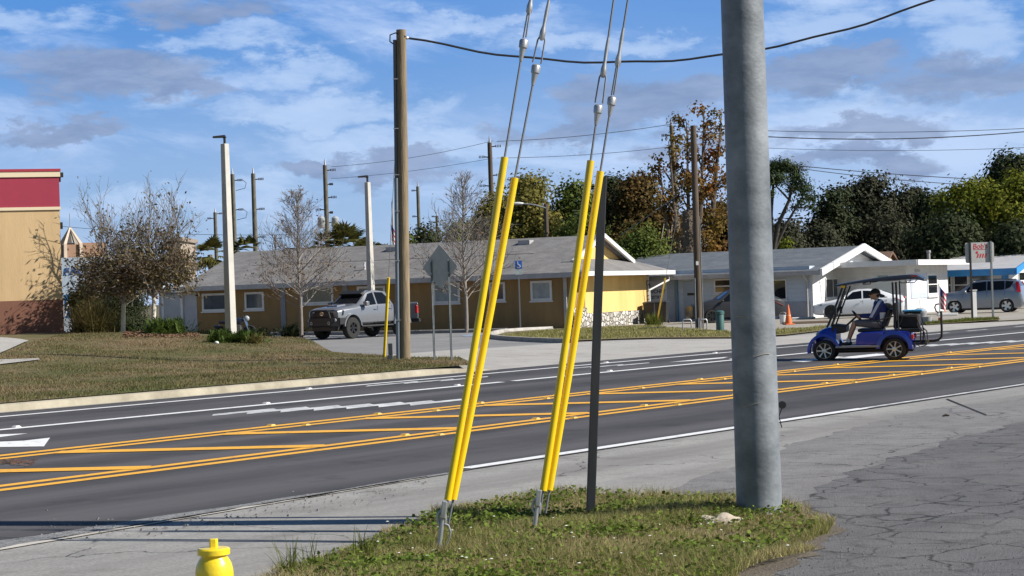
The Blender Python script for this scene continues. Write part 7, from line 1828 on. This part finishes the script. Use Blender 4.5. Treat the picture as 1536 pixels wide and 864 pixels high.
# round planter and stone bucket at the drive
p = P(1381, 486); k = F/p.y; t = thing('round_planter','pale round concrete urn behind the rear of the golf cart','planter',p); M_co = mat('urn_concrete', (.36,.36,.37), .9, (.28,.28,.29), 4); b = MB(); b.lathe([(.14,0),(.14,.05),(.10,.12),(.12,.2),(.25,.38),(.27,.5),(.2,.58),(.1,.62)], 22); b.build('urn', M_co, t, smooth=True); b = MB(); b.tube([(0,0,.6),(.0,0,.95)], .012, 5); b.build('spike', M_post, t)
p = P(1391, 486); o = MB().lathe([(.15,0),(.19,.28),(.16,.28),(.14,.06)], 18).build('stone_bucket', M_co, smooth=True, ang=40); o.location = p; tag(o, 'squat rough concrete pot right of the pale round urn', 'pot')
p = P(1421, 473.5); o = MB().box(-.5,.5,-.1,.1,0,.13).build('parking_bumper', M_wtrim, None, bevel=.03); o.location = p; tag(o, 'white concrete parking bumper before the striped flag', 'parking bumper')
p = P(1205, 478.5); o = MB().box(-.6,.6,-.08,.08,0,.1).build('parking_bumper', M_wtrim, None, bevel=.03); o.location = p; tag(o, 'white concrete parking bumper in front of the white sedan', 'parking bumper')
for px, py, s_, lab in ((347,511,.16,'small white stone at the foot of the lamp post shrubs'),(427,504,.16,'small white stone on the lot kerb left of the pickup'),(325,515.5,.07,'tiny white scrap on the lawn by the lamp post shrubs')):
    b = MB(); b.ball((0,0,s_*.4), s_, 8, (1,.8,.7)); o = b.build('white_stone', M_wtrim, smooth=True); o.location = P(px, py, lawn if px != 427 else terr); tag(o, lab, 'stone')
# red brown mulch under the ornamental trees
b = MB()
for i in range(1600):
    px = random.uniform(185,300); py = random.gauss(502,3.0); q = P(px,py,lawn); a = random.uniform(0,6.3); s_ = random.uniform(.03,.08)
    b.add([(q.x+s_*math.cos(a),q.y+s_*math.sin(a),q.z+.03),(q.x-s_*math.sin(a)*.4,q.y+s_*math.cos(a)*.4,q.z+.05),(q.x-s_*math.cos(a),q.y-s_*math.sin(a),q.z+.025)], [(0,1,2)])
tag(b.build('mulch', mat('mulch_brown', (.20,.10,.055), .95, (.13,.08,.05), 3), recalc=False), 'reddish brown mulch under the low shrubs', 'mulch', kind='stuff')

b = MB()
for i in range(900):
    px = random.choice([random.uniform(1040,1300), random.uniform(1180,1536)]); py = random.uniform(770,864) if px < 1300 else random.uniform(690,864)
    q = P(px, py); s_ = random.uniform(.003,.009); a = random.uniform(0,6.3)
    b.add([(q.x+s_*math.cos(a+k*2.1), q.y+s_*math.sin(a+k*2.1), q.z) for k in range(3)]+[(q.x,q.y,q.z+s_)], [(0,1,3),(1,2,3),(2,0,3)])
tag(b.build('grit', mat('grit', (.22,.21,.20), .9, (.10,.095,.09), 40), recalc=False), 'loose grit scattered over the worn asphalt', 'grit', kind='stuff')
b = MB()
for i in range(260):
    px = random.uniform(60,640); q = P(px, random.uniform(784,800)-max(0,(px-240))*.16+random.gauss(0,6)); s_ = random.uniform(.006,.02); a = random.uniform(0,6.3)
    b.add([(q.x+s_*math.cos(a+k*2.1), q.y+s_*math.sin(a+k*2.1), q.z) for k in range(3)]+[(q.x,q.y,q.z+s_*.8)], [(0,1,3),(1,2,3),(2,0,3)])
tag(b.build('loose_gravel', MATS['grit'], recalc=False), 'loose stones along the gravel strip by the road', 'gravel', kind='stuff')
